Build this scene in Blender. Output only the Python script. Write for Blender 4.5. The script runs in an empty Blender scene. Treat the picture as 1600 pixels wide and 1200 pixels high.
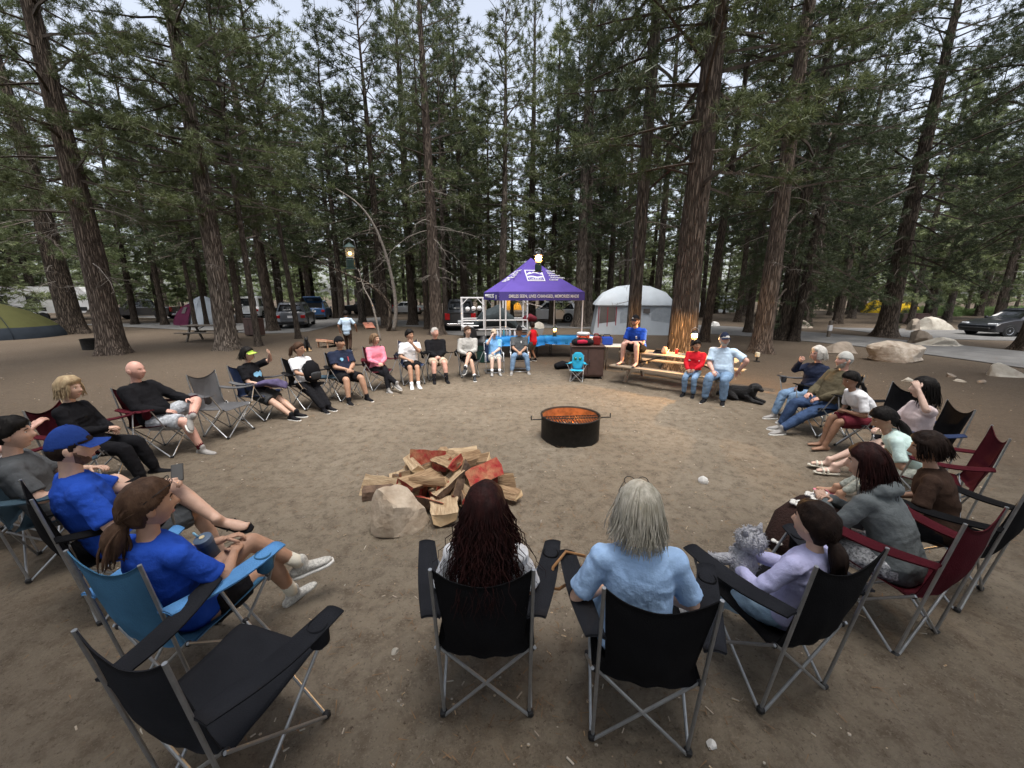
import bpy, math, random
import numpy as np
from mathutils import Vector, Matrix, Euler

SC = bpy.context.scene
COL = SC.collection
PI = math.pi
rad = math.radians

# ------------------------------------------------------------------ camera, sky, sun, exposure
CAM_H = 2.2
CAM_P = rad(13.0)
FPX = 600.0                                     # focal length in pixels of a 1600 px wide frame
cam = bpy.data.cameras.new('camera')
cam.sensor_width = 36.0
cam.lens = FPX / 1600.0 * 36.0
cam.clip_start = 0.05
cam.clip_end = 2000.0
cam_o = bpy.data.objects.new('camera', cam)
COL.objects.link(cam_o)
cam_o.location = (0, 0, CAM_H)
cam_o.rotation_euler = (PI / 2 - CAM_P, 0, 0)
SC.camera = cam_o

SUN_EL, SUN_ROT = rad(74), rad(160)
world = bpy.data.worlds.new('World')
SC.world = world
world.use_nodes = True
_n = world.node_tree.nodes
_l = world.node_tree.links
_n.clear()
_out = _n.new('ShaderNodeOutputWorld')
_bg = _n.new('ShaderNodeBackground')
_sky = _n.new('ShaderNodeTexSky')
_sky.sky_type = 'NISHITA'
_sky.sun_disc = False
_sky.sun_elevation = SUN_EL
_sky.sun_rotation = SUN_ROT
_sky.air_density = 1.0
_sky.dust_density = 3.0
_sky.ozone_density = 1.5
_hs = _n.new('ShaderNodeHueSaturation')          # thin evening cloud takes most of the blue away
_hs.inputs['Saturation'].default_value = 0.42
_l.new(_sky.outputs[0], _hs.inputs['Color'])
_l.new(_hs.outputs[0], _bg.inputs['Color'])
_bg.inputs['Strength'].default_value = 0.085
_l.new(_bg.outputs[0], _out.inputs['Surface'])

sun = bpy.data.lights.new('sun', 'SUN')
sun.energy = 1.5
sun.angle = rad(36)
sun.color = (1.0, 0.96, 0.9)
sun_o = bpy.data.objects.new('sun', sun)
COL.objects.link(sun_o)
_sd = Vector((math.sin(SUN_ROT) * math.cos(SUN_EL), math.cos(SUN_ROT) * math.cos(SUN_EL), math.sin(SUN_EL)))
sun_o.rotation_euler = _sd.to_track_quat('Z', 'Y').to_euler()

SC.view_settings.view_transform = 'Standard'
SC.view_settings.look = 'None'
SC.view_settings.gamma = 1.0
SC.view_settings.use_curve_mapping = False
SC.view_settings.exposure = 1.86
SC.render.engine = 'CYCLES'
SC.cycles.max_bounces = 4
SC.cycles.diffuse_bounces = 2
SC.cycles.glossy_bounces = 2
SC.cycles.transmission_bounces = 3
SC.cycles.transparent_max_bounces = 6
SC.cycles.caustics_reflective = False
SC.cycles.caustics_refractive = False


def G(px, py, z=0.0):
    """place on the ground (or at height z) that a pixel of the photograph looks at"""
    u = (px - 800) / FPX
    v = (600 - py) / FPX
    d = (u, math.cos(CAM_P) + v * math.sin(CAM_P), -math.sin(CAM_P) + v * math.cos(CAM_P))
    t = (z - CAM_H) / d[2]
    return Vector((d[0] * t, d[1] * t, z))


# ------------------------------------------------------------------ object helpers
def tag(o, label=None, cat=None, group=None, kind=None):
    if label: o['label'] = label
    if cat: o['category'] = cat
    if group: o['group'] = group
    if kind: o['kind'] = kind
    return o


def empty(name, loc=(0, 0, 0), rz=0.0, label=None, cat=None, group=None, scale=1.0):
    o = bpy.data.objects.new(name, None)
    o.empty_display_size = 0.1
    COL.objects.link(o)
    o.location = loc
    o.rotation_euler = (0, 0, rz)
    o.scale = (scale,) * 3 if not hasattr(scale, '__len__') else scale
    return tag(o, label, cat, group)


def add(name, me, parent=None, loc=(0, 0, 0), rot=(0, 0, 0), scale=(1, 1, 1)):
    o = bpy.data.objects.new(name, me)
    COL.objects.link(o)
    o.parent = parent
    o.location = loc
    o.rotation_euler = rot
    o.scale = scale
    return o


def copy_tree(o, parent=None):
    c = o.copy()
    COL.objects.link(c)
    c.parent = parent
    for ch in o.children:
        if ch.parent == o:
            copy_tree(ch, c)
    return c


def face_rz(dx, dy):
    """rotation about z that turns local +Y towards (dx, dy)"""
    return math.atan2(-dx, dy)


# ------------------------------------------------------------------ mesh builder
class MB:
    def __init__(s):
        s.v = []; s.f = []; s.m = []; s.n = 0; s.cur = 0

    def raw(s, v, f, mi=None):
        v = np.asarray(v, float)
        s.v.append(v)
        for q in f:
            s.f.append(tuple(int(i) + s.n for i in q))
        s.m += [s.cur if mi is None else mi] * len(f)
        s.n += len(v)
        return s

    def box(s, c, size, rot=None, taper=None, mi=None):
        hx, hy, hz = size[0] / 2, size[1] / 2, size[2] / 2
        P = []
        for z in (-hz, hz):
            k = 1.0 if (taper is None or z < 0) else taper
            for x, y in ((-hx, -hy), (hx, -hy), (hx, hy), (-hx, hy)):
                P.append((x * k, y * k, z))
        P = np.array(P)
        if rot is not None:
            M = np.array(Euler(rot).to_matrix())
            P = P @ M.T
        P = P + np.array(c)
        return s.raw(P, [(3, 2, 1, 0), (4, 5, 6, 7), (0, 1, 5, 4), (1, 2, 6, 5), (2, 3, 7, 6), (3, 0, 4, 7)], mi)

    def bbox(s, c, size, b=0.01, rot=None, mi=None):
        """box with chamfered edges"""
        hx, hy, hz = size[0] / 2, size[1] / 2, size[2] / 2
        b = min(b, hx * .9, hy * .9, hz * .9)
        R = []
        for z, i in ((-hz, b), (-hz + b, 0), (hz - b, 0), (hz, b)):
            x, y = hx - i, hy - i
            k = b
            R.append([(-x + k, -y, z), (x - k, -y, z), (x, -y + k, z), (x, y - k, z), (x - k, y, z), (-x + k, y, z), (-x, y - k, z), (-x, -y + k, z)])
        P = np.array(R).reshape(-1, 3)
        if rot is not None:
            P = P @ np.array(Euler(rot).to_matrix()).T
        P = P + np.array(c)
        f = [tuple(range(7, -1, -1)), tuple(range(24, 32))]
        for r in range(3):
            for i in range(8):
                j = (i + 1) % 8
                f.append((r * 8 + i, r * 8 + j, r * 8 + 8 + j, r * 8 + 8 + i))
        return s.raw(P, f, mi)

    def rings(s, R, closed=True, cap0=True, cap1=True, mi=None):
        R = [np.asarray(r, float) for r in R]
        n = len(R[0])
        f = []
        for k in range(len(R) - 1):
            for i in range(n if closed else n - 1):
                j = (i + 1) % n
                f.append((k * n + i, k * n + j, k * n + n + j, k * n + n + i))
        if cap0 and closed: f.append(tuple(range(n - 1, -1, -1)))
        if cap1 and closed: f.append(tuple((len(R) - 1) * n + i for i in range(n)))
        return s.raw(np.concatenate(R), f, mi)

    def tube(s, path, r, n=6, mi=None, cap=True):
        path = np.asarray(path, float)
        k = len(path)
        r = np.full(k, r, float) if np.isscalar(r) else np.asarray(r, float)
        fr = frames(path)
        a = np.linspace(0, 2 * PI, n, endpoint=False)
        R = []
        for i in range(k):
            u, w = fr[i]
            R.append(path[i] + r[i] * (np.outer(np.cos(a), u) + np.outer(np.sin(a), w)))
        return s.rings(R, True, cap, cap, mi)

    def loft(s, path, rx, ry, side, n=14, mi=None, pw=2.0, round_ends=True):
        """closed loft: elliptic rings along a path; `side` is the wanted direction of the rx axis"""
        path = np.asarray(path, float); k = len(path)
        rx = np.asarray(rx, float); ry = np.asarray(ry, float)
        T = np.gradient(path, axis=0)
        a = np.linspace(0, 2 * PI, n, endpoint=False)
        ca = np.sign(np.cos(a)) * np.abs(np.cos(a)) ** (2 / pw)
        sa = np.sign(np.sin(a)) * np.abs(np.sin(a)) ** (2 / pw)
        R = []
        side = np.asarray(side, float)
        for i in range(k):
            t = T[i] / (np.linalg.norm(T[i]) + 1e-9)
            u = side - t * side.dot(t); u /= np.linalg.norm(u) + 1e-9
            w = np.cross(t, u)
            if round_ends and i == 0:
                for q in (0.45, 0.8):
                    R.append(path[i] - t * min(rx[i], ry[i]) * math.sqrt(1 - q * q) * .8 + q * (rx[i] * np.outer(ca, u) + ry[i] * np.outer(sa, w)))
            R.append(path[i] + rx[i] * np.outer(ca, u) + ry[i] * np.outer(sa, w))
            if round_ends and i == k - 1:
                for q in (0.8, 0.45):
                    R.append(path[i] + t * min(rx[i], ry[i]) * math.sqrt(1 - q * q) * .8 + q * (rx[i] * np.outer(ca, u) + ry[i] * np.outer(sa, w)))
        return s.rings(R, True, True, True, mi)

    def lathe(s, prof, c=(0, 0, 0), n=16, mi=None, axis=None, cap0=True, cap1=True):
        a = np.linspace(0, 2 * PI, n, endpoint=False)
        R = []
        for r, z in prof:
            R.append(np.stack([r * np.cos(a), r * np.sin(a), np.full(n, z)], 1))
        if axis is not None:
            M = np.array(Vector(axis).to_track_quat('Z', 'Y').to_matrix())
            R = [q @ M.T for q in R]
        R = [q + np.array(c) for q in R]
        return s.rings(R, True, cap0, cap1, mi)

    def ball(s, c, r, n=12, m=8, mi=None, rot=None):
        r = (r, r, r) if np.isscalar(r) else r
        R = []
        a = np.linspace(0, 2 * PI, n, endpoint=False)
        for k in range(1, m):
            t = PI * k / m
            q = np.stack([r[0] * math.sin(t) * np.cos(a), r[1] * math.sin(t) * np.sin(a), np.full(n, -r[2] * math.cos(t))], 1)
            if rot is not None: q = q @ np.array(Euler(rot).to_matrix()).T
            R.append(q + np.array(c))
        return s.rings(R, True, True, True, mi)

    def prism(s, poly, d, c=(0, 0, 0), axis='y', mi=None):
        """polygon in the plane across `axis`, extruded by d, centred"""
        P0, P1 = [], []
        for (u, w) in poly:
            for L, q in ((P0, -d / 2), (P1, d / 2)):
                L.append({'y': (u, q, w), 'x': (q, u, w), 'z': (u, w, q)}[axis])
        return s.rings([np.array(P0) + np.array(c), np.array(P1) + np.array(c)], mi=mi)

    def grid(s, P, mi=None, flip=False):
        """P: array (a, b, 3)"""
        P = np.asarray(P, float); A, B = P.shape[:2]
        f = []
        for i in range(A - 1):
            for j in range(B - 1):
                q = (i * B + j, i * B + j + 1, (i + 1) * B + j + 1, (i + 1) * B + j)
                f.append(q[::-1] if flip else q)
        return s.raw(P.reshape(-1, 3), f, mi)

    def sheet(s, P, th, mi=None):
        """closed thin cloth from a grid of points"""
        P = np.asarray(P, float); A, B = P.shape[:2]
        du = np.gradient(P, axis=0); dv = np.gradient(P, axis=1)
        N = np.cross(du, dv); N /= np.linalg.norm(N, axis=2, keepdims=True) + 1e-9
        T = P + N * th / 2; U = P - N * th / 2
        n = A * B
        f = []
        for i in range(A - 1):
            for j in range(B - 1):
                q = (i * B + j, i * B + j + 1, (i + 1) * B + j + 1, (i + 1) * B + j)
                f.append(q[::-1]); f.append(tuple(x + n for x in q))
        for i in range(A - 1):
            for a, b in ((i * B, (i + 1) * B), ((i + 1) * B + B - 1, i * B + B - 1)):
                f.append((a, b, b + n, a + n))
        for j in range(B - 1):
            for a, b in ((j + 1, j), ((A - 1) * B + j, (A - 1) * B + j + 1)):
                f.append((a, b, b + n, a + n))
        return s.raw(np.concatenate([T.reshape(-1, 3), U.reshape(-1, 3)]), f, mi)

    def mesh(s, name, mats=None, smooth=False):
        me = bpy.data.meshes.new(name)
        V = np.concatenate(s.v) if s.v else np.zeros((0, 3))
        me.from_pydata(V.tolist(), [], s.f)
        if mats is not None:
            for m in (mats if isinstance(mats, (list, tuple)) else [mats]):
                me.materials.append(m)
        if len(set(s.m)) > 1:
            me.polygons.foreach_set('material_index', s.m)
        if smooth is True:
            me.polygons.foreach_set('use_smooth', [True] * len(me.polygons))
        me.update()
        if smooth not in (True, False):
            me.shade_smooth() if hasattr(me, 'shade_smooth') else None
            try: me.set_sharp_from_angle(angle=rad(smooth))
            except Exception: pass
        return me

    def build(s, name, mats, parent=None, smooth=False, **k):
        return add(name, s.mesh(name, mats, smooth), parent, **k)


def frames(path):
    path = np.asarray(path, float)
    T = np.gradient(path, axis=0)
    T /= np.linalg.norm(T, axis=1, keepdims=True) + 1e-12
    ref = np.array([0, 0, 1.0]) if abs(T[0][2]) < 0.9 else np.array([1.0, 0, 0])
    u = np.cross(ref, T[0]); u /= np.linalg.norm(u)
    out = []
    for t in T:
        u = u - t * u.dot(t)
        u /= np.linalg.norm(u) + 1e-12
        out.append((u.copy(), np.cross(t, u)))
    return out


def tri_mesh(name, V, mat, F=None, smooth=False, mats=None, midx=None):
    """fast mesh out of numpy arrays; F (n,3) or (n,4)"""
    me = bpy.data.meshes.new(name)
    V = np.ascontiguousarray(V, np.float32)
    if F is None:
        F = np.arange(len(V)).reshape(-1, 3)
    F = np.ascontiguousarray(F, np.int32)
    k = F.shape[1]
    me.vertices.add(len(V)); me.vertices.foreach_set('co', V.ravel())
    me.loops.add(F.size); me.loops.foreach_set('vertex_index', F.ravel())
    me.polygons.add(len(F))
    me.polygons.foreach_set('loop_start', np.arange(0, F.size, k, dtype=np.int32))
    try: me.polygons.foreach_set('loop_total', np.full(len(F), k, np.int32))
    except Exception: pass
    for m in (mats or [mat]): me.materials.append(m)
    if midx is not None: me.polygons.foreach_set('material_index', np.ascontiguousarray(midx, np.int32))
    me.polygons.foreach_set('use_smooth', np.full(len(F), bool(smooth)))
    me.update(calc_edges=True)
    me.validate()
    return me


def vnoise(P, seed=0):
    """cheap smooth value noise in [-1,1] of points (n,3)"""
    P = np.asarray(P, float)
    i = np.floor(P).astype(np.int64); f = P - i
    f = f * f * (3 - 2 * f)

    def h(a):
        x = (a[..., 0] * 374761393 + a[..., 1] * 668265263 + a[..., 2] * 2147483647 + seed * 974634777) & 0xffffffff
        x = ((x ^ (x >> 13)) * 1274126177) & 0xffffffff
        return ((x ^ (x >> 16)) & 0xffff) / 32767.5 - 1.0
    r = 0
    for dx in (0, 1):
        for dy in (0, 1):
            for dz in (0, 1):
                w = (f[..., 0] if dx else 1 - f[..., 0]) * (f[..., 1] if dy else 1 - f[..., 1]) * (f[..., 2] if dz else 1 - f[..., 2])
                r = r + w * h(i + np.array([dx, dy, dz]))
    return r


def unit(v): return np.asarray(v, float) / (np.linalg.norm(v, axis=-1, keepdims=True) + 1e-9)


# ------------------------------------------------------------------ materials
MATS = {}


def mat(name, col, rough=0.8, var=0.0, vs=8.0, col2=None, bump=0.0, bs=60.0, metal=0.0, spec=0.3, trans=0.0,
        emit=None, es=0.0, sheen=0.0, stretch=None, obj_rand=0.0, coat=0.0, alpha=1.0, detail=4.0):
    if name in MATS: return MATS[name]
    m = bpy.data.materials.new(name)
    m.use_nodes = True
    nt = m.node_tree; N = nt.nodes; L = nt.links
    b = N['Principled BSDF']
    b.inputs['Roughness'].default_value = rough
    b.inputs['Metallic'].default_value = metal
    b.inputs['Specular IOR Level'].default_value = spec
    if coat: b.inputs['Coat Weight'].default_value = coat; b.inputs['Coat Roughness'].default_value = 0.06
    if sheen: b.inputs['Sheen Weight'].default_value = sheen
    if trans: b.inputs['Transmission Weight'].default_value = trans
    if alpha < 1: b.inputs['Alpha'].default_value = alpha
    b.inputs['Base Color'].default_value = (*col, 1)
    tc = None
    if var or bump or col2:
        tc = N.new('ShaderNodeTexCoord')
        src = tc.outputs['Object']
        if stretch:
            mp = N.new('ShaderNodeMapping'); mp.inputs['Scale'].default_value = stretch
            L.new(src, mp.inputs['Vector']); src = mp.outputs['Vector']
    if var or col2:
        nz = N.new('ShaderNodeTexNoise'); nz.inputs['Scale'].default_value = vs; nz.inputs['Detail'].default_value = detail
        nz.inputs['Roughness'].default_value = 0.6
        L.new(src, nz.inputs['Vector'])
        mx = N.new('ShaderNodeMix'); mx.data_type = 'RGBA'
        c2 = col2 if col2 else tuple(max(0, c * (1 - var)) for c in col)
        c1 = col if col2 else tuple(min(1, c * (1 + var)) for c in col)
        mx.inputs[6].default_value = (*c1, 1); mx.inputs[7].default_value = (*c2, 1)
        rp = N.new('ShaderNodeMapRange'); rp.inputs[1].default_value = 0.32; rp.inputs[2].default_value = 0.68
        L.new(nz.outputs['Fac'], rp.inputs[0]); L.new(rp.outputs[0], mx.inputs[0])
        out = mx.outputs[2]
        if obj_rand:
            oi = N.new('ShaderNodeObjectInfo'); hs = N.new('ShaderNodeHueSaturation')
            mr = N.new('ShaderNodeMapRange'); mr.inputs[3].default_value = 1 - obj_rand; mr.inputs[4].default_value = 1 + obj_rand
            L.new(oi.outputs['Random'], mr.inputs[0]); L.new(mr.outputs[0], hs.inputs['Value'])
            L.new(out, hs.inputs['Color']); out = hs.outputs[0]
        L.new(out, b.inputs['Base Color'])
    if bump:
        nb = N.new('ShaderNodeTexNoise'); nb.inputs['Scale'].default_value = bs; nb.inputs['Detail'].default_value = 3
        L.new(src, nb.inputs['Vector'])
        bp = N.new('ShaderNodeBump'); bp.inputs['Strength'].default_value = bump; bp.inputs['Distance'].default_value = 0.02
        L.new(nb.outputs['Fac'], bp.inputs['Height']); L.new(bp.outputs[0], b.inputs['Normal'])
    if emit:
        b.inputs['Emission Color'].default_value = (*emit, 1); b.inputs['Emission Strength'].default_value = es
    MATS[name] = m
    return m

# ------------------------------------------------------------------ the setting: ground, roads
def ground_material():
    m = bpy.data.materials.new('dirt'); m.use_nodes = True
    nt = m.node_tree; N = nt.nodes; L = nt.links
    b = N['Principled BSDF']; b.inputs['Roughness'].default_value = 0.95; b.inputs['Specular IOR Level'].default_value = 0.15
    tc = N.new('ShaderNodeTexCoord')

    def noise(scale, det=5, rough=0.6, vec=None):
        n = N.new('ShaderNodeTexNoise'); n.inputs['Scale'].default_value = scale; n.inputs['Detail'].default_value = det
        n.inputs['Roughness'].default_value = rough
        L.new(vec or tc.outputs['Object'], n.inputs['Vector']); return n.outputs['Fac']

    def ramp(f, a, c):
        r = N.new('ShaderNodeMapRange'); r.inputs[1].default_value = a; r.inputs[2].default_value = c
        L.new(f, r.inputs[0]); return r.outputs[0]

    def mix(fac, a, c):
        x = N.new('ShaderNodeMix'); x.data_type = 'RGBA'
        L.new(fac, x.inputs[0])
        for i, q in ((6, a), (7, c)):
            if isinstance(q, tuple): x.inputs[i].default_value = (*q, 1)
            else: L.new(q, x.inputs[i])
        return x.outputs[2]
    base = mix(ramp(noise(0.55, 6), .35, .65), (0.168, 0.137, 0.101), (0.232, 0.194, 0.147))     # trodden granite soil
    base = mix(ramp(noise(7, 5, .7), .45, .75), base, (0.088, 0.068, 0.049))
    base = mix(ramp(noise(60, 3, .7), .54, .70), base, (0.235, 0.198, 0.153))
    base = mix(ramp(noise(34, 4, .8), .57, .70), base, (0.060, 0.045, 0.032))
    # needle litter away from the trodden ring, also darkened outward from the fire to imitate the clearing's shaded edges
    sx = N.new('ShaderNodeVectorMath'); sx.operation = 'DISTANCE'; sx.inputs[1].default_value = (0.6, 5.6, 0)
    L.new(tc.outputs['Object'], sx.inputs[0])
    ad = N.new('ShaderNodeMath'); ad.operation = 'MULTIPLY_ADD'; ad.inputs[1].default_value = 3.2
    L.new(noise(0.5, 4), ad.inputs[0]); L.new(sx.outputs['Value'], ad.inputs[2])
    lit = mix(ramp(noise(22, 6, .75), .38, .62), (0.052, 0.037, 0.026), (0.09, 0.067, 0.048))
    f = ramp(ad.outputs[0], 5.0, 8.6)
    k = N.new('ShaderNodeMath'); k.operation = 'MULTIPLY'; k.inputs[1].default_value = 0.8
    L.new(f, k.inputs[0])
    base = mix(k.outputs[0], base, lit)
    L.new(base, b.inputs['Base Color'])
    b1 = N.new('ShaderNodeBump'); b1.inputs['Strength'].default_value = 0.9; b1.inputs['Distance'].default_value = 0.03
    L.new(noise(16, 6, .65), b1.inputs['Height'])
    b2 = N.new('ShaderNodeBump'); b2.inputs['Strength'].default_value = 0.9; b2.inputs['Distance'].default_value = 0.008
    L.new(noise(90, 4, .7), b2.inputs['Height']); L.new(b1.outputs[0], b2.inputs['Normal'])
    L.new(b2.outputs[0], b.inputs['Normal'])
    return m


def axis_pts(lo, hi, fine_lo, fine_hi, step, ratio):
    a = list(np.arange(fine_lo, fine_hi + 1e-6, step))
    s = step; x = fine_hi
    while x < hi:
        s *= ratio; x += s; a.append(min(x, hi))
    s = step; x = fine_lo
    while x > lo:
        s *= ratio; x -= s; a.insert(0, max(x, lo))
    return np.array(a)


def make_ground():
    xs = axis_pts(-600, 600, -5.5, 5.5, 0.045, 1.16)
    ys = axis_pts(-60, 900, 0.6, 9.0, 0.045, 1.16)
    X, Y = np.meshgrid(xs, ys)
    R = np.hypot(X - 0.3, (Y - 4.5))
    k = np.clip((9.5 - R) / 3.0, 0, 1)
    Q = np.stack([X, Y, X * 0], -1)
    dim = np.clip(vnoise(Q * np.array([4.2, 3.0, 1]) + 9, 7) - .45, 0, 1)                 # scuffs and footprints
    Z = (0.012 * vnoise(Q * 1.1, 1) + 0.010 * vnoise(Q * 3.1, 2) + 0.010 * vnoise(Q * 7.5, 3) + 0.008 * vnoise(Q * 15, 4) - .045 * dim) * k
    V = np.stack([X, Y, Z], -1).reshape(-1, 3)
    A, B = X.shape
    idx = np.arange(A * B).reshape(A, B)
    F = np.stack([idx[:-1, :-1], idx[:-1, 1:], idx[1:, 1:], idx[1:, :-1]], -1).reshape(-1, 4)
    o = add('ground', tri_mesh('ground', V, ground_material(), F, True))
    return tag(o, kind='structure')


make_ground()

M_asph = mat('asphalt', (0.135, 0.132, 0.128), 0.95, 0.18, 1.5, bump=0.3, bs=120)
M_asph_d = mat('asphalt_dark', (0.085, 0.082, 0.08), 0.95, 0.2, 1.5, bump=0.3, bs=120)


def strip(name, near, far, m, z):
    """road sheet between two edges with a worn, slightly uneven rim"""
    n = 40
    def res(P):
        P = np.array([(p[0], p[1]) for p in P], float)
        d = np.r_[0, np.cumsum(np.hypot(*np.diff(P, axis=0).T))]
        t = np.linspace(0, d[-1], n)
        return np.stack([np.interp(t, d, P[:, 0]), np.interp(t, d, P[:, 1])], 1)
    a, b = res(near), res(far)
    for k in range(3):
        for q in (a, b):
            q[1:-1] = (q[:-2] + 2 * q[1:-1] + q[2:]) / 4
    w = np.linspace(0, 1, 7)
    P = a[:, None, :] * (1 - w)[None, :, None] + b[:, None, :] * w[None, :, None]
    Z = np.full(P.shape[:2] + (1,), z)
    P = np.concatenate([P, Z], 2)
    P[:, 0, :2] += 0.12 * np.stack([vnoise(np.c_[a * 1.3, a[:, :1] * 0], 5), vnoise(np.c_[a * 1.3, a[:, :1] * 0], 6)], 1)
    mb = MB(); mb.grid(P)
    # a low broken edge down to the soil
    e = np.stack([P[:, 0], P[:, 0] + np.array([0, 0, -z - 0.02])], 1); mb.grid(e)
    e = np.stack([P[:, -1], P[:, -1] + np.array([0, 0, -z - 0.02])], 1); mb.grid(e)
    return tag(mb.build(name, m, smooth=False), kind='structure')


g = lambda x, y: G(x, y)[:2]
strip('road', [(14.2, -10), (15.0, 4.0), g(1600, 577), g(1450, 551), g(1300, 536), g(1190, 528), g(1100, 520), (4, 27.0), (-6, 27.0), (-14, 31), (-40, 40)],
      [(20.5, -10), (20.8, 6.0), g(1600, 549), g(1480, 538), g(1340, 525), g(1190, 513), g(1100, 507), (4, 31.5), (-6, 32.5), (-15, 38), (-38, 48)], M_asph, 0.03)
strip('parking_pad', [g(355, 519), g(420, 522), g(480, 519), g(540, 504), g(600, 493)], [(-34, 30), (-27, 32), (-20, 34), (-15, 35), (-10.5, 34.5)], M_asph, 0.026)
strip('trailer_pad', [g(690, 522), g(745, 527), (1.5, 20.0)], [(-5.2, 29.0), (-2.5, 29), (2.5, 29)], M_asph_d, 0.022)
strip('parking_lane', [(21, 20.2), (27, 18.4), (36, 16)], [(22, 27), (30, 25), (40, 22)], M_asph, 0.026)

# ------------------------------------------------------------------ trees
def bark_material(name, c_plate, c_plate2, c_furrow, scale=5.0):
    m = bpy.data.materials.new(name); m.use_nodes = True
    nt = m.node_tree; N = nt.nodes; L = nt.links
    b = N['Principled BSDF']; b.inputs['Roughness'].default_value = 0.95; b.inputs['Specular IOR Level'].default_value = 0.1
    tc = N.new('ShaderNodeTexCoord'); mp = N.new('ShaderNodeMapping')
    mp.inputs['Scale'].default_value = (scale, scale, scale * 0.22)
    oi = N.new('ShaderNodeObjectInfo')
    ofs = N.new('ShaderNodeVectorMath'); ofs.operation = 'MULTIPLY_ADD'
    cb = N.new('ShaderNodeCombineXYZ'); L.new(oi.outputs['Random'], cb.inputs[0]); L.new(oi.outputs['Random'], cb.inputs[2])
    ofs.inputs[1].default_value = (37, 0, 53); L.new(cb.outputs[0], ofs.inputs[0]); L.new(tc.outputs['Object'], ofs.inputs[2])
    L.new(ofs.outputs[0], mp.inputs['Vector'])
    nz = N.new('ShaderNodeTexNoise'); nz.inputs['Scale'].default_value = 1.2; nz.inputs['Detail'].default_value = 4
    L.new(mp.outputs[0], nz.inputs['Vector'])
    wv = N.new('ShaderNodeVectorMath'); wv.operation = 'MULTIPLY_ADD'; wv.inputs[1].default_value = (1.1, 1.1, 1.1)
    L.new(nz.outputs['Color'], wv.inputs[0]); L.new(mp.outputs[0], wv.inputs[2])
    vo = N.new('ShaderNodeTexVoronoi'); vo.feature = 'DISTANCE_TO_EDGE'; vo.inputs['Scale'].default_value = 1.6
    L.new(wv.outputs[0], vo.inputs['Vector'])
    r = N.new('ShaderNodeMapRange'); r.inputs[1].default_value = 0.02; r.inputs[2].default_value = 0.22
    L.new(vo.outputs['Distance'], r.inputs[0])
    n2 = N.new('ShaderNodeTexNoise'); n2.inputs['Scale'].default_value = 2.3; n2.inputs['Detail'].default_value = 6; n2.inputs['Roughness'].default_value = .7
    L.new(wv.outputs[0], n2.inputs['Vector'])
    r2 = N.new('ShaderNodeMapRange'); r2.inputs[1].default_value = 0.35; r2.inputs[2].default_value = 0.65
    L.new(n2.outputs['Fac'], r2.inputs[0])
    a = N.new('ShaderNodeMix'); a.data_type = 'RGBA'; a.inputs[6].default_value = (*c_plate, 1); a.inputs[7].default_value = (*c_plate2, 1)
    L.new(r2.outputs[0], a.inputs[0])
    c = N.new('ShaderNodeMix'); c.data_type = 'RGBA'; c.inputs[6].default_value = (*c_furrow, 1)
    L.new(r.outputs[0], c.inputs[0]); L.new(a.outputs[2], c.inputs[7])
    hs = N.new('ShaderNodeHueSaturation'); mr = N.new('ShaderNodeMapRange'); mr.inputs[3].default_value = 0.75; mr.inputs[4].default_value = 1.2
    L.new(oi.outputs['Random'], mr.inputs[0]); L.new(mr.outputs[0], hs.inputs['Value']); L.new(c.outputs[2], hs.inputs['Color'])
    L.new(hs.outputs[0], b.inputs['Base Color'])
    bp = N.new('ShaderNodeBump'); bp.inputs['Strength'].default_value = 1.0; bp.inputs['Distance'].default_value = 0.05
    ad = N.new('ShaderNodeMath'); ad.operation = 'MULTIPLY_ADD'; ad.inputs[1].default_value = 0.5
    L.new(n2.outputs['Fac'], ad.inputs[0]); L.new(r.outputs[0], ad.inputs[2])
    L.new(ad.outputs[0], bp.inputs['Height']); L.new(bp.outputs[0], b.inputs['Normal'])
    return m


M_bark_red = bark_material('bark_red', (0.26, 0.205, 0.165), (0.195, 0.152, 0.122), (0.085, 0.066, 0.054))
M_bark_grey = bark_material('bark_grey', (0.27, 0.225, 0.185), (0.19, 0.157, 0.13), (0.065, 0.052, 0.043))
M_bark_dark = bark_material('bark_dark', (0.16, 0.128, 0.10), (0.115, 0.09, 0.072), (0.04, 0.032, 0.026))
M_deadwood = mat('deadwood', (0.22, 0.195, 0.17), 0.9, 0.3, 9)
M_limb = mat('limb_bark', (0.085, 0.068, 0.055), 0.95, 0.3, 6)


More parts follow.
